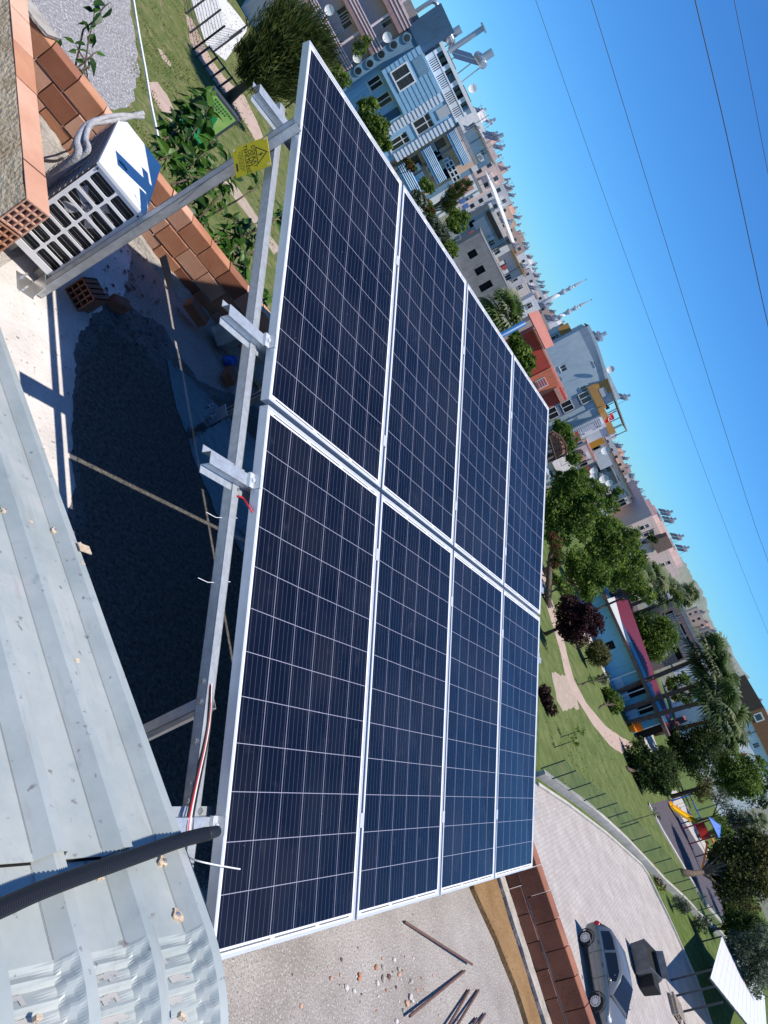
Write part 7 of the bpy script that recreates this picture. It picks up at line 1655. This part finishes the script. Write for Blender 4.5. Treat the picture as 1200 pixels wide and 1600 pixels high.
LY = [leafmat('leaf_olive', (.075, .092, .020), (.125, .135, .036)), leafmat('leaf_olive_light', (.17, .17, .05), (.24, .22, .075)), leafmat('leaf_olive_dark', (.026, .036, .010), (.048, .058, .016))]
LO = [leafmat('leaf_greygreen', (0.084, 0.119, 0.070), (0.154, 0.196, 0.126)), leafmat('leaf_greygreen_light', (0.196, 0.238, 0.168), (0.280, 0.308, 0.238)), leafmat('leaf_greygreen_dark', (0.035, 0.056, 0.031), (0.063, 0.084, 0.049))]
LP = [leafmat('leaf_plum', (.020, .006, .010), (.045, .012, .018)), leafmat('leaf_plum_light', (.07, .02, .022), (.10, .035, .03)), leafmat('leaf_plum_dark', (.008, .003, .006), (.018, .006, .010))]
LR = [leafmat('leaf_reddish', (0.126, 0.049, 0.028), (0.224, 0.077, 0.042)), LG[0], LD[0]]
LN = [leafmat('needle_green', (.060, .090, .020), (.10, .135, .030)), leafmat('needle_light', (.13, .16, .045), (.18, .20, .07)), leafmat('needle_dark', (.020, .034, .010), (.036, .054, .014))]
M_bark = mat('bark', (.085, .06, .042), .95, col2=(.15, .11, .08), scale=8, bump=.6, bscale=30)
def leaf_cloud(m, c, r, n, leaf, rd, sq=(1, 1, 1), kinds=(5, 3, 3), clump=11, needle=False, gap=0.12, hollow=.45, mn=0):
    c = Vector(c); seed = rd.uniform(0, 50)
    for _ in range(max(1, n//clump)):
        for tr in range(6):
            d = Vector((rd.gauss(0, 1), rd.gauss(0, 1), rd.gauss(0, 1))).normalized(); q = (hollow+(1-hollow)*rd.random()**.5)
            p = d*q; wob = 1+.30*noise.noise(d*1.9+Vector((seed, 0, 0)))
            if noise.noise(p*2.6+Vector((seed, 3, 1))) > -gap: break
        cc = c+Vector((p.x*r*sq[0], p.y*r*sq[1], p.z*r*sq[2]))*wob
        m.m = rd.choices((0, 1, 2), kinds)[0]
        sp = r*.17
        for _ in range(clump):
            o = cc+Vector((rd.gauss(0, sp), rd.gauss(0, sp), rd.gauss(0, sp*.8)))
            nn = (d*.7+Vector((rd.gauss(0, .7), rd.gauss(0, .7), rd.gauss(0, .6)+.35))).normalized()
            t = nn.cross(Vector((rd.gauss(0, 1), rd.gauss(0, 1), rd.gauss(0, 1)))).normalized(); b = nn.cross(t)
            if needle:
                t = (d*.5+Vector((rd.gauss(0, .25), rd.gauss(0, .25), .75+rd.gauss(0, .3)))).normalized(); b = t.cross(Vector((rd.gauss(0, 1), rd.gauss(0, 1), rd.gauss(0, 1)))).normalized()
                L, W = leaf*rd.uniform(.7, 1.4), leaf*.11
            else: s_ = rd.choice((.6, .8, 1, 1, 1.5)); L, W = leaf*s_*rd.uniform(.7, 1.2), leaf*s_*rd.uniform(.34, .52)
            m.add([o-t*L*.5, o+b*W*.5, o+t*L*.5, o-b*W*.5], [(0, 1, 2, 3)])
def tree(name, label, cat, d, blobs, n, leaf, mats, base=None, ground=False, tr=.16, group=None, seed=None, needle=False, limbs=6, kinds=(5, 3, 3), gap=.02, bark=None, lean=None):
    rd = random.Random(seed if seed is not None else len(label)*7+int(blobs[0][0])); bl = []
    if ground: g_ = gp(*base); d = math.hypot(g_.x-CAM.x, g_.y-CAM.y)+.2
    for b in blobs:
        u, v, rp_ = b[:3]; dd = d+(b[3] if len(b) > 3 else 0)
        c = dist(u, v, dd); bl.append((c, rp_*(c-CAM).length/FPX))
    cc = sum((b[0] for b in bl), Vector())/len(bl)
    bp_ = gp(*base) if base else Vector((cc.x, cc.y, 0))
    root = T(name, label, cat, bp_, 0, group)
    tot = sum(b[1]**2 for b in bl); m = MB()
    if n > 2500: n = int(n*1.5); leaf *= 1.12; bl = [(c, r*1.0) for c, r in bl]+[(c+Vector((rd.gauss(0, 1), rd.gauss(0, 1), rd.gauss(0, 1)*.8)).normalized()*r*.95, r*rd.uniform(.28, .45)) for c, r in bl for _ in range(3)]; tot = sum(b[1]**2 for b in bl)
    for c, r in bl: leaf_cloud(m, c, r, int(n*r*r/tot), leaf, rd, kinds=kinds, needle=needle, gap=gap)
    m.build('crown', mats, root, recalc=False)
    m = MB(); low = min(b[0].z-b[1]*.5 for b in bl); fork = Vector((bp_.x+(cc.x-bp_.x)*.55, bp_.y+(cc.y-bp_.y)*.55, max(.3, low*.8)))
    m.tube([bp_, bp_.lerp(fork, .5)+Vector((rd.uniform(-.1, .1), rd.uniform(-.1, .1), 0)), fork], [tr*1.3, tr, tr*.8], 8)
    for k in range(limbs):
        c, r = bl[k % len(bl)]; e = c+Vector((rd.uniform(-1, 1), rd.uniform(-1, 1), rd.uniform(-.6, .8)))*r*.7
        m.tube([fork-UP*.05, fork.lerp(e, .5)+Vector((rd.uniform(-.2, .2), rd.uniform(-.2, .2), rd.uniform(0, .3)))*r*.4, e], [tr*.6, tr*.35, tr*.1], 6)
    m.build('trunk', bark or M_bark, root, smooth=True); return root
NB = 'trees and bushes of the neighbourhood'
tree('pine_tree', 'dense feathery dark green pine behind the top corner of the array', 'tree', 41, [(437, 88, 44), (470, 62, 36), (418, 118, 30), (445, 48, 32), (400, 92, 24), (492, 82, 28), (460, 115, 32, 1)], 15000, .42, LN, base=(357, 154), tr=.22, group=NB, needle=True, limbs=10, gap=.2)
tree('leafy_bush', 'bright green leafy bush hiding the foot of the blue house', 'bush', 52, [(575, 172, 14), (590, 200, 15), (598, 222, 12), (566, 190, 12)], 3200, .20, LG, group=NB)
tree('leafy_bush', 'climbing plant on the lowest mauve balcony corner', 'bush', 62.5, [(527, 112, 9), (540, 125, 9), (560, 76, 9), (572, 66, 8)], 1500, .20, LG, group=NB, tr=.05)
tree('leafy_bush', 'dark shrub at the foot of the mauve balcony block', 'bush', 56, [(520, 98, 9), (530, 130, 8)], 900, .20, LD, group=NB, tr=.05)
tree('conifer_tree', 'dark fern like conifer in front of the white house', 'tree', 60, [(703, 312, 12), (712, 300, 11), (722, 291, 9), (732, 287, 6), (700, 322, 10)], 3000, .26, LD, group=NB, tr=.12, needle=True)
tree('leafy_bush', 'rounded green bush right of the fern like conifer', 'bush', 58, [(716, 340, 11), (722, 352, 9), (710, 332, 8), (728, 338, 7)], 2200, .18, LG, group=NB, tr=.08)
for k, (u, v, r, ms, lb) in enumerate(((655, 310, 9, LO, 'grey green garden shrub nearest the second panel corner'), (668, 322, 8, LR, 'reddish garden shrub left of the cream garden wall'), (676, 345, 10, LO, 'grey green garden shrub right of the reddish one'), (690, 362, 10, LO, 'silvery garden shrub above the second panel'), (703, 386, 11, LG, 'light green garden bush beside the bare concrete shell'), (667, 290, 8, LG, 'green bush under the lowest blue banded balcony'), (708, 352, 8, LG, 'broad leaved plant before the cream garden wall'), (640, 258, 6, LR, 'brown red hedge strip under the blue house quoins'))):
    tree('garden_shrub', lb, 'shrub', 47+k*.7, [(u, v, r), (u+6, v+6, r*.75), (u-5, v-7, r*.7)], 1500, .17, ms, group='garden shrubs beyond the upper panel edge', tr=.04)
m = MB(); a, b = dist(678, 318, 50), dist(722, 392, 46); a.z = b.z = 0
m.bar(a+UP*1.0, b+UP*1.0, .2, 2.0); tag(m.build('garden_wall', wallmat('cream_wall', (.42, .37, .28), .12)), 'cream garden wall between the shrubs and the bare concrete shell', 'wall')
# --- palms
M_palmtrunk = mat('palm_trunk', (.10, .055, .04), .95, col2=(.19, .12, .09), scale=6, bump=.8, bscale=20)
LPALM = [leafmat('palm_green', (.075, .13, .035), (.12, .18, .055)), leafmat('palm_light', (.22, .26, .13), (.32, .35, .20)), leafmat('palm_dark', (.025, .055, .016), (.045, .085, .025))]
def palm(label, base, crown_px, d, rpx, nf=30, base_px=None, tr=.19, group='fan palms in the park', seed=1):
    rd = random.Random(seed); rpx *= 1.3; cc = dist(*crown_px, d); r = rpx*(cc-CAM).length/FPX
    bp_ = gp(*base_px) if base_px else Vector((cc.x, cc.y, 0)); root = T('palm_tree', label, 'palm', bp_, 0, group)
    top = cc-UP*r*.25; m = MB(); K = 14; pts = []; rs = []
    for k in range(K+1):
        q = k/K; p = bp_.lerp(top, q)+Vector((math.sin(q*2.5)*.15, math.cos(q*2.1)*.12, 0))*1.0; pts.append(p); rs.append(tr*(1.25-.35*q)*(1.0 if k % 2 else 1.06))
    m.tube(pts, rs, 10)
    nsp = int((top-bp_).length*16)
    for _ in range(nsp):               # old leaf stubs
        q = rd.uniform(.25, 1); p = bp_.lerp(top, q); a = rd.uniform(0, 6.28); dr = Vector((math.cos(a), math.sin(a), 0)); p = p+dr*tr*.9
        e = p+dr*rd.uniform(.08, .30)+UP*rd.uniform(-.15, .25); t = Vector((-dr.y, dr.x, 0))*.05; m.add([p-t, p+t, e], [(0, 1, 2)])
    m.build('trunk', M_palmtrunk, root, recalc=False)
    m = MB()
    for k in range(nf):
        a = 2*math.pi*(k*.618034); el = rd.uniform(-.75, 1.25); dr = Vector((math.cos(a)*math.cos(el), math.sin(a)*math.cos(el), math.sin(el)))
        pl = r*rd.uniform(.38, .6); h = top+dr*pl; m.m = rd.choices((0, 1, 2), (4, 5 if el > -.1 else 2, 1 if el > 0 else 3))[0]
        m.tube([top, top+dr*pl*.6+UP*.03, h], [.03, .02, .015], 4, cap=False)
        sd_ = dr.cross(UP)
        if sd_.length < .1: sd_ = Vector((1, 0, 0))
        sd_.normalize(); nb = 13; bl_ = r*rd.uniform(.42, .62)
        for j in range(nb):
            th = R(-105+210*j/(nb-1)); b_ = (dr*math.cos(th)+sd_*math.sin(th)).normalized(); wv = b_.cross(dr.cross(b_)+UP*.001)
            w_ = sd_*math.cos(th)-dr*math.sin(th); w_ = w_.normalized()*bl_*.075
            mid = h+b_*bl_*.6; tip = h+b_*bl_*rd.uniform(.9, 1.05)-UP*bl_*rd.uniform(.12, .42)
            m.add([h-w_*.3, h+w_*.3, mid+w_, mid-w_, tip], [(0, 1, 2, 3), (3, 2, 4)])
    m.build('crown', LPALM, root, recalc=False); return root
palm('big fan palm with grey green fronds by the bright blue pole', None, (792, 482), 40, 33, 44, seed=3, group='fan palms in the park')
palm('tall fan palm, leftmost of four leaning over the turquoise building', None, A940(800, 180), 79, 32, 34, base_px=A940(105, 485), seed=4)
palm('tall fan palm, second of four beside the turquoise building', None, A940(870, 345), 78, 31, 34, base_px=A940(150, 612), seed=5)
palm('tall fan palm, third of four beside the turquoise building', None, A940(865, 490), 76, 31, 34, base_px=A940(185, 705), seed=6)
palm('tall fan palm behind the dark kiosk, rightmost of four', None, A940(935, 630), 82, 31, 36, seed=7, base_px=A940(385, 780))
palm('fan palm with hanging fronds below the four tall ones', None, A940(930, 740), 88, 30, 36, seed=8)
palm('shaggy fan palm nearest the white block at the right edge', None, A940(900, 850), 90, 24, 30, seed=18)
palm('fan palm rising left of the turquoise building in front of the pink block', None, A840(730, 510), 78, 27, 34, seed=9, base_px=A840(395, 785))
palm('fan palm just right of the first one before the pink block', None, A840(870, 560), 82, 25, 32, seed=10)
palm('fan palm under the mountain, with grey drooping fronds', None, A840(960, 650), 88, 25, 32, seed=11)
palm('fan palm at the right below the mountain, darkest of its group', None, A840(1075, 680), 92, 21, 30, seed=12)
palm('small fan palm beside the white block wall, half hidden', None, (1188, 1280), 95, 13, 24, seed=13)
# --- park trees
tree('leafy_tree', 'green tree directly above the farthest top panel corner', 'tree', 40, [(815, 548, 13), (806, 532, 10), (826, 566, 11), (812, 565, 9), (824, 585, 6)], 3600, .17, LG, base=None, group=NB, tr=.1)
tree('leafy_tree', 'green tree in front of the red house, behind the blue pole', 'tree', 44, [(800, 518, 8), (792, 512, 7)], 1000, .17, LG, group=NB, tr=.08)
tree('leafy_tree', 'bright green tree around the arched arbour', 'tree', 62, [(878, 672, 14), (890, 690, 13), (868, 690, 10), (896, 716, 11), (872, 668, 8)], 4200, .20, LG, group=NB, tr=.14)
tree('leafy_tree', 'broad dark green tree right of the arbour, largest at the panels far edge', 'tree', 58, [(874, 790, 26), (898, 770, 24), (905, 815, 24), (870, 830, 22), (925, 788, 18), (900, 745, 16), (882, 755, 16)], 12000, .22, LG, base=(856, 948), group=NB, tr=.22, kinds=(5, 3, 4))
tree('leafy_tree', 'lighter green tree with bare twigs in front of the pink apartment block', 'tree', 66, [(950, 830, 24), (968, 850, 22), (938, 862, 22), (985, 838, 16), (960, 875, 16), (935, 820, 18)], 9000, .22, LG, group=NB, tr=.18, kinds=(5, 5, 2), gap=.02)
tree('leafy_tree', 'green tree leaning over the blue wall of the turquoise building', 'tree', 62, [(910, 890, 20), (922, 915, 18), (935, 895, 18), (900, 870, 16), (918, 932, 11)], 7000, .20, LG, base=(858, 912), group=NB, tr=.15, kinds=(5, 4, 2))
tree('leafy_tree', 'mid green crown filling the gap left of the palms', 'tree', 70, [(985, 885, 18), (972, 900, 16), (998, 872, 13), (960, 908, 14)], 4200, .21, LG, group=NB, tr=.14)
tree('leafy_tree', 'bright green crown below the pink apartment block wall', 'tree', 76, [(1000, 915, 13), (1012, 930, 12), (990, 925, 11)], 2600, .22, LG, group=NB, tr=.12, kinds=(4, 5, 1))
tree('leafy_tree', 'small green crown under the leaning tree by the turquoise wall', 'tree', 60, [(872, 905, 9), (880, 918, 9), (890, 925, 8)], 1500, .18, LG, group=NB, tr=.08)
tree('flowering_tree', 'small reddish flowering tree against the panels far edge', 'tree', 50, [(868, 850, 10), (872, 868, 11), (866, 880, 9), (864, 838, 7)], 2200, .16, LR, base=(850, 900), group=NB, tr=.07, kinds=(5, 3, 3))
tree('plum_tree', 'dark purple leaved plum tree beside the panels far edge', 'tree', 52, [(893, 958, 24), (915, 965, 22), (905, 985, 22), (928, 975, 16), (885, 978, 16), (890, 945, 14)], 9000, .17, LP, base=(852, 991), group=NB, tr=.12)
tree('clipped_bush', 'round clipped yellow green bush right of the purple plum tree', 'bush', 66, [(935, 1022, 17), (935, 1022, 15)], 7000, .13, LY, group=NB, tr=.08, kinds=(5, 4, 2), gap=.6)
tree('leafy_bush', 'small green bush on the lawn before the tall palms', 'bush', 69, [(957, 1092, 12), (966, 1100, 10), (948, 1084, 8), (962, 1108, 8)], 2600, .16, LG, base=(935, 1108), group=NB, tr=.06)
tree('leafy_bush', 'thin grey green young tree left of the small lawn bush', 'bush', 66, [(940, 1062, 8), (948, 1056, 6)], 900, .15, LO, base=(908, 1072), group=NB, tr=.04)
tree('plum_tree', 'low dark red shrub touching the panels far edge', 'shrub', 44, [(850, 1080, 9), (856, 1094, 10), (862, 1108, 9), (848, 1100, 8)], 2200, .15, LP, group=NB, tr=.05, kinds=(5, 4, 2))
tree('leafy_tree', 'mid green tree between the turquoise building and the dark barred block', 'tree', 92, [(1018, 978, 22), (1030, 1000, 22), (1040, 985, 18), (1012, 1000, 18), (1022, 1018, 16), (1000, 972, 14)], 9000, .26, LG, group=NB, tr=.2, kinds=(5, 3, 3))
tree('leafy_bush', 'bushes showing between the palm trunks', 'bush', 88, [(1052, 1068, 10), (1060, 1085, 10), (1068, 1060, 9), (1085, 1078, 8), (1075, 1095, 8)], 2600, .22, LG, group=NB, tr=.06)
tree('flowering_tree', 'wide bush with red flowers at the end of the park lawn', 'tree', 67, [(1000, 1188, 24), (1020, 1200, 26), (1040, 1215, 18), (985, 1205, 16), (1008, 1222, 16), (1040, 1190, 18)], 9500, .19, LD, base=(978, 1200), group=NB, tr=.14, kinds=(5, 2, 4))
tree('flowering_tree', 'red tinted flowering crown right of the wide lawn bush', 'tree', 69, [(1046, 1206, 11), (1052, 1218, 10), (1036, 1200, 9)], 1400, .17, LR, group=NB, tr=.07)
tree('leafy_tree', 'very dark dense tree behind the wide lawn bush', 'tree', 80, [(1075, 1160, 24), (1095, 1175, 24), (1060, 1178, 20), (1105, 1150, 18), (1085, 1195, 18)], 9000, .22, LD, group=NB, tr=.2, kinds=(5, 1, 6))
tree('leafy_tree', 'light green tree below the shaggy palms', 'tree', 86, [(1150, 1198, 22), (1165, 1215, 22), (1135, 1212, 18), (1178, 1200, 16), (1150, 1228, 16)], 9000, .22, LG, group=NB, tr=.18, kinds=(5, 4, 2))
tree('leafy_bush', 'yellowish bush left of the playground lamps', 'bush', 83, [(1100, 1222, 11), (1106, 1236, 10), (1095, 1245, 8)], 2400, .18, LY, group=NB, tr=.06, kinds=(3, 6, 1))
tree('olive_tree', 'grey green olive tree between the two playground lamps', 'tree', 96, [(1128, 1248, 12), (1150, 1275, 16), (1165, 1290, 13), (1140, 1290, 14), (1132, 1232, 10)], 4500, .18, LO, group=NB, tr=.12)
tree('leafy_bush', 'bright green bush behind the blue tower roof', 'bush', 94, [(1125, 1288, 11), (1135, 1302, 10), (1120, 1300, 8)], 2400, .18, LG, group=NB, tr=.06, kinds=(4, 5, 1))
tree('leafy_tree', 'big rounded olive brown tree standing over the playground surface', 'tree', 77, [(1158, 1348, 34), (1138, 1358, 25), (1165, 1376, 27), (1178, 1328, 24), (1142, 1390, 20), (1190, 1352, 28), (1190, 1322, 20), (1146, 1332, 15)], 24000, .22, LY, base=(1064, 1363), group=NB, tr=.24, kinds=(5, 2, 5), limbs=9)
tree('flowering_tree', 'reddish brown tree at the right edge beyond the playground', 'tree', 84, [(1158, 1412, 16), (1172, 1428, 14), (1150, 1432, 14)], 3600, .18, LR, group=NB, tr=.1, kinds=(4, 2, 5))
tree('leafy_tree', 'dark tree group between the playground and the carport', 'tree', 74, [(1165, 1448, 16), (1150, 1446, 14), (1182, 1448, 14), (1142, 1428, 10)], 4500, .19, LD, group=NB, tr=.12)
tree('olive_tree', 'large grey green olive tree right of the white carport roof', 'tree', 66, [(1172, 1490, 24), (1190, 1510, 24), (1180, 1530, 18), (1160, 1480, 16), (1198, 1480, 20)], 9000, .16, LO, group=NB, tr=.14, kinds=(5, 3, 4))
tree('olive_tree', 'young olive bush on the verge below the low wall, upper one', 'bush', 45, [(1062, 1412, 10), (1070, 1418, 8)], 1400, .12, LO, base=(1048, 1418), ground=True, group=NB, tr=.04, kinds=(4, 1, 4))
tree('olive_tree', 'young olive bush on the verge, nearer the carport', 'bush', 47, [(1098, 1444, 11), (1108, 1442, 9), (1088, 1446, 7)], 1700, .12, LO, base=(1082, 1450), ground=True, group=NB, tr=.04, kinds=(4, 1, 4))
tree('garden_shrub', 'small red flowering plant at the kerb corner of the street', 'shrub', 42, [(1035, 1386, 5), (1030, 1378, 5), (1022, 1370, 4)], 500, .12, LR, base=(1022, 1376), ground=True, group=NB, tr=.02)
tree('leafy_tree', 'dark shrub mass in front of the white block at the far right', 'tree', 100, [(1115, 1200, 14), (1120, 1180, 12), (1180, 1240, 16), (1195, 1220, 14)], 3200, .24, LD, group=NB, tr=.1)
tree('leafy_tree', 'low trees in front of the long grey house', 'tree', 74, [(925, 760, 12), (940, 770, 12), (955, 790, 12), (912, 745, 9), (965, 770, 8)], 4200, .2, LG, group=NB, tr=.1)
for k, (b_, t_, lb) in enumerate((((876, 1152), (900, 1140), 'staked sapling on the park lawn, left one'), ((866, 1168), (896, 1162), 'staked sapling on the park lawn, right one'), ((903, 1070), (925, 1060), 'staked sapling beside the pink path'), ((970, 1288), (1032, 1277), 'thin tall sapling behind the mesh fence'))):
    p0 = gp(*b_); zt = max(1.2, min(2.6, zat(p0.x, p0.y, *t_))); root = T('sapling', lb, 'sapling', p0, 0, 'staked saplings in the lawn'); m = MB(); m.tube([p0, p0+UP*zt*.5+Vector((.04, 0, 0)), p0+UP*zt], [.03, .025, .012], 6); m.build('trunk', M_bark, root)
    m = MB(); rd = random.Random(k); leaf_cloud(m, p0+UP*zt*.95, .32, 130, .12, rd); m.build('crown', LG, root, recalc=False)
# distant greenery between the houses
fars = MB(); rd = random.Random(77)
far_px = [(690, 178), (760, 300), (800, 395), (815, 470), (838, 500), (935, 720), (1000, 800), (1062, 905), (1090, 985), (1140, 1075), (1160, 1110), (880, 640)]
# (left out where houses hide them) -- a few countable street trees
for k, (u, v) in enumerate(((1018, 838), (1068, 938), (1128, 1062))):
    tree('street_tree', ('small far tree right of the brown roof edge', 'small far tree under the mountain', 'small far tree above the tall palms')[k], 'tree', 120+k*25, [(u, v, 6), (u+5, v+6, 5)], 500, .4, LD, group=NB, tr=.15)
# ================================================================ mulberry shoots at the parapet (large leaves)
LM = [leafmat('mulberry_leaf', (0.034, 0.093, 0.010), (0.054, 0.127, 0.015), .35, .4, 4), leafmat('mulberry_leaf_light', (0.059, 0.147, 0.015), (0.088, 0.196, 0.025), .4, .4, 4), leafmat('mulberry_leaf_dark', (0.015, 0.049, 0.008), (0.029, 0.073, 0.012), .3, .4, 4)]
def big_leaf(m, p, d, size, rd):
    nn = Vector((rd.gauss(0, .5), rd.gauss(0, .5)-.2, 1.0+rd.gauss(0, .3))).normalized(); d = (d-nn*d.dot(nn)).normalized(); s_ = d.cross(nn)
    out = [(0, 0), (.14, .19), (.40, .28), (.72, .17), (1.08, 0)]; fold = .35
    L = [p+d*(x*size)+s_*(y*size)+nn*(y*size*fold-x*x*size*.18) for x, y in out]; Rr = [p+d*(x*size)-s_*(y*size)+nn*(y*size*fold-x*x*size*.18) for x, y in out[1:-1]]
    mid = [p+d*(x*size)-nn*(x*x*size*.18) for x, y in out]
    m.m = rd.choices((0, 1, 2), (4, 3, 3))[0]
    vs = mid+[L[1], L[2], L[3]]+Rr
    m.add(vs, [(0, 1, 5), (1, 2, 6, 5), (2, 3, 7, 6), (3, 4, 7), (0, 8, 1), (1, 8, 9, 2), (2, 9, 10, 3), (3, 10, 4)])
def shoot(mb, ml, px, d0, d1, rd, size, every=.045, thick=.008):
    pts = smooth_path([dist(u, v, d0+(d1-d0)*k/(len(px)-1)) for k, (u, v) in enumerate(px)], 8)
    mb.tube(pts, [thick*(1-.7*k/len(pts)) for k in range(len(pts))], 5); acc = 0
    for a, b in zip(pts[:-1], pts[1:]):
        acc += (b-a).length
        while acc > every*.62:
            acc -= every*.62; dr = Vector((rd.gauss(0, 1), rd.gauss(0, 1), rd.gauss(0, .5))).normalized(); st = b+dr*.03; ml_d = (dr+Vector((0, 0, -.35))).normalized(); mb.tube([b, st+UP*.01], .0018, 3, cap=False); big_leaf(ml, st, ml_d, size*rd.uniform(.6, 1.2), rd)
mul = T('mulberry_tree', 'mulberry tree outside the parapet, its leafy shoots rising over the bricks', 'tree', (2.2, 2.6, 0))
mb, ml = MB(), MB(); rd = random.Random(8)
tips = [([(128, 128), (134, 96), (138, 66), (146, 30), (150, -6)], 6.3, 6.5, .105, .06), ([(134, 96), (126, 84), (120, 72)], 6.35, 6.35, .09, .05), ([(138, 92), (146, 84), (152, 80)], 6.35, 6.4, .09, .05), ([(150, 30), (160, 14), (172, 4)], 6.45, 6.5, .10, .06), ([(66, 28), (78, 44), (92, 58)], 5.9, 6.0, .09, .06), ([(140, 104), (128, 110), (136, 122)], 6.3, 6.2, .08, .05),
        ([(250, 250), (276, 238), (300, 210), (322, 176), (330, 150)], 6.2, 7.0, .12, .022), ([(270, 300), (290, 270), (318, 240), (340, 215)], 6.0, 6.7, .115, .022), ([(255, 220), (280, 200), (310, 170), (316, 146)], 6.5, 7.2, .12, .024), ([(262, 290), (300, 278), (340, 262), (362, 250)], 5.9, 6.3, .11, .024), ([(285, 330), (310, 312), (338, 290), (360, 278)], 5.8, 6.2, .11, .026),
        ([(245, 240), (262, 214), (280, 186), (300, 162)], 6.4, 7.1, .115, .026), ([(300, 350), (322, 330), (334, 320)], 5.8, 6.0, .11, .03), ([(310, 345), (318, 352), (312, 362)], 5.8, 6.0, .11, .04), ([(330, 318), (350, 300), (362, 292)], 6.0, 6.2, .10, .04),
        ([(330, 380), (352, 372), (376, 360), (400, 348)], 5.8, 6.3, .105, .022), ([(338, 396), (360, 390), (384, 376), (404, 364)], 5.8, 6.2, .105, .022), ([(345, 410), (366, 412), (386, 420), (400, 432)], 5.8, 6.0, .105, .022), ([(356, 400), (376, 396), (396, 396)], 5.9, 6.1, .105, .026), ([(425, 345), (434, 335), (440, 322)], 6.0, 6.2, .1, .03), ([(372, 440), (388, 444), (400, 452)], 5.8, 5.9, .10, .028), ([(408, 470), (420, 466), (430, 460)], 5.8, 5.9, .10, .03), ([(360, 352), (372, 344), (350, 338)], 6.0, 6.1, .1, .04), ([(390, 300), (400, 292), (404, 280)], 6.2, 6.4, .1, .06), ([(350, 425), (362, 436), (380, 440)], 5.7, 5.8, .10, .024)]
for px, a, b, sz, ev in tips: shoot(mb, ml, px, a, b, rd, sz, ev)
hub = dist(300, 320, 6.3); hub.z -= .9
for px, a, b, sz, ev in tips:
    e = dist(*px[0], a); mb.tube([hub-UP*.3, hub.lerp(e, .6)-UP*.45, e-UP*.12, e], [.022, .012, .007, .005], 5)
low_ = hub-UP*1.0
mb.tube([low_+Vector((-2.6, .9, -.2)), low_+Vector((-1.2, .5, .0)), hub], [.05, .05, .035], 6)
mb.build('branches', M_bark, mul, smooth=True); ml.build('leaves', LM, mul, recalc=False)['kind'] = 'stuff'
m = MB(); b0 = Vector((hub.x+.5, hub.y+.9, 0)); m.tube([b0, b0+UP*3, hub-UP*.2], [.16, .12, .05], 8); m.build('trunk', M_bark, mul, smooth=True)
m = MB(); leaf_cloud(m, hub+Vector((.5, 1.0, -1.6)), 1.5, 2200, .12, rd); m.build('crown', LM, mul, recalc=False)
def pip(u, v, poly):
    c = False
    for (x0, y0), (x1, y1) in zip(poly, poly[1:]+poly[:1]):
        if (y0 > v) != (y1 > v) and u < (x1-x0)*(v-y0)/(y1-y0)+x0: c = not c
    return c
LAWN_ = [(842, 870), (905, 940), (985, 1110), (1040, 1236), (1014, 1258), (1036, 1298), (1080, 1376), (1128, 1440), (1110, 1436), (1030, 1360), (960, 1288), (905, 1243), (842, 1200)]
PATH_ = [(836, 880), (862, 965), (893, 1048), (905, 1088), (928, 1120), (955, 1150), (1000, 1165), (1010, 1175), (1030, 1175), (985, 1128), (950, 1102), (920, 1065), (906, 1030), (890, 985), (874, 938), (846, 850)]
BARE_ = [(862, 1050), (885, 1056), (896, 1085), (894, 1112), (880, 1120), (866, 1090)]
lt = MB(); rd = random.Random(43)
for _ in range(9000):
    u, v = rd.uniform(842, 1100), rd.uniform(880, 1440)
    if not pip(u, v, LAWN_) or pip(u, v, PATH_) or pip(u, v, BARE_): continue
    p = gp(u, v)
    if noise.noise(p*.25) < rd.uniform(-.3, .25): continue
    a = rd.uniform(0, 6.28); w_ = Vector((math.cos(a), math.sin(a), 0))*rd.uniform(.03, .08); lt.m = rd.choice((0, 0, 1)); lt.add([p-w_, p+w_, p+w_*.3+Vector((rd.uniform(-.06, .06), rd.uniform(-.06, .06), rd.uniform(.03, .08)))], [(0, 1, 2)])
tag(lt.build('lawn_tufts', [LG[1], LY[1], LG[1]], recalc=False), kind='stuff')
# grass tufts: uneven blades on the near lawns
gt = MB(); rd = random.Random(41)
for _ in range(15000):
    u, v = rd.uniform(205, 430), rd.uniform(-10, 400)
    p = gp(u, v)
    if p.x < 2.5 or p.y < 3: continue
    if noise.noise(p*.45) < -.12+.3*rd.random(): continue
    a = rd.uniform(0, 6.28); h = rd.uniform(.03, .10); w_ = Vector((math.cos(a), math.sin(a), 0))*rd.uniform(.015, .04); gt.m = rd.choice((0, 1, 1)); gt.add([p-w_, p+w_, p+w_*.3+Vector((rd.uniform(-.05, .05), rd.uniform(-.05, .05), h))], [(0, 1, 2)])
tag(gt.build('grass_tufts', [LG[1], LY[1]], recalc=False), kind='stuff')
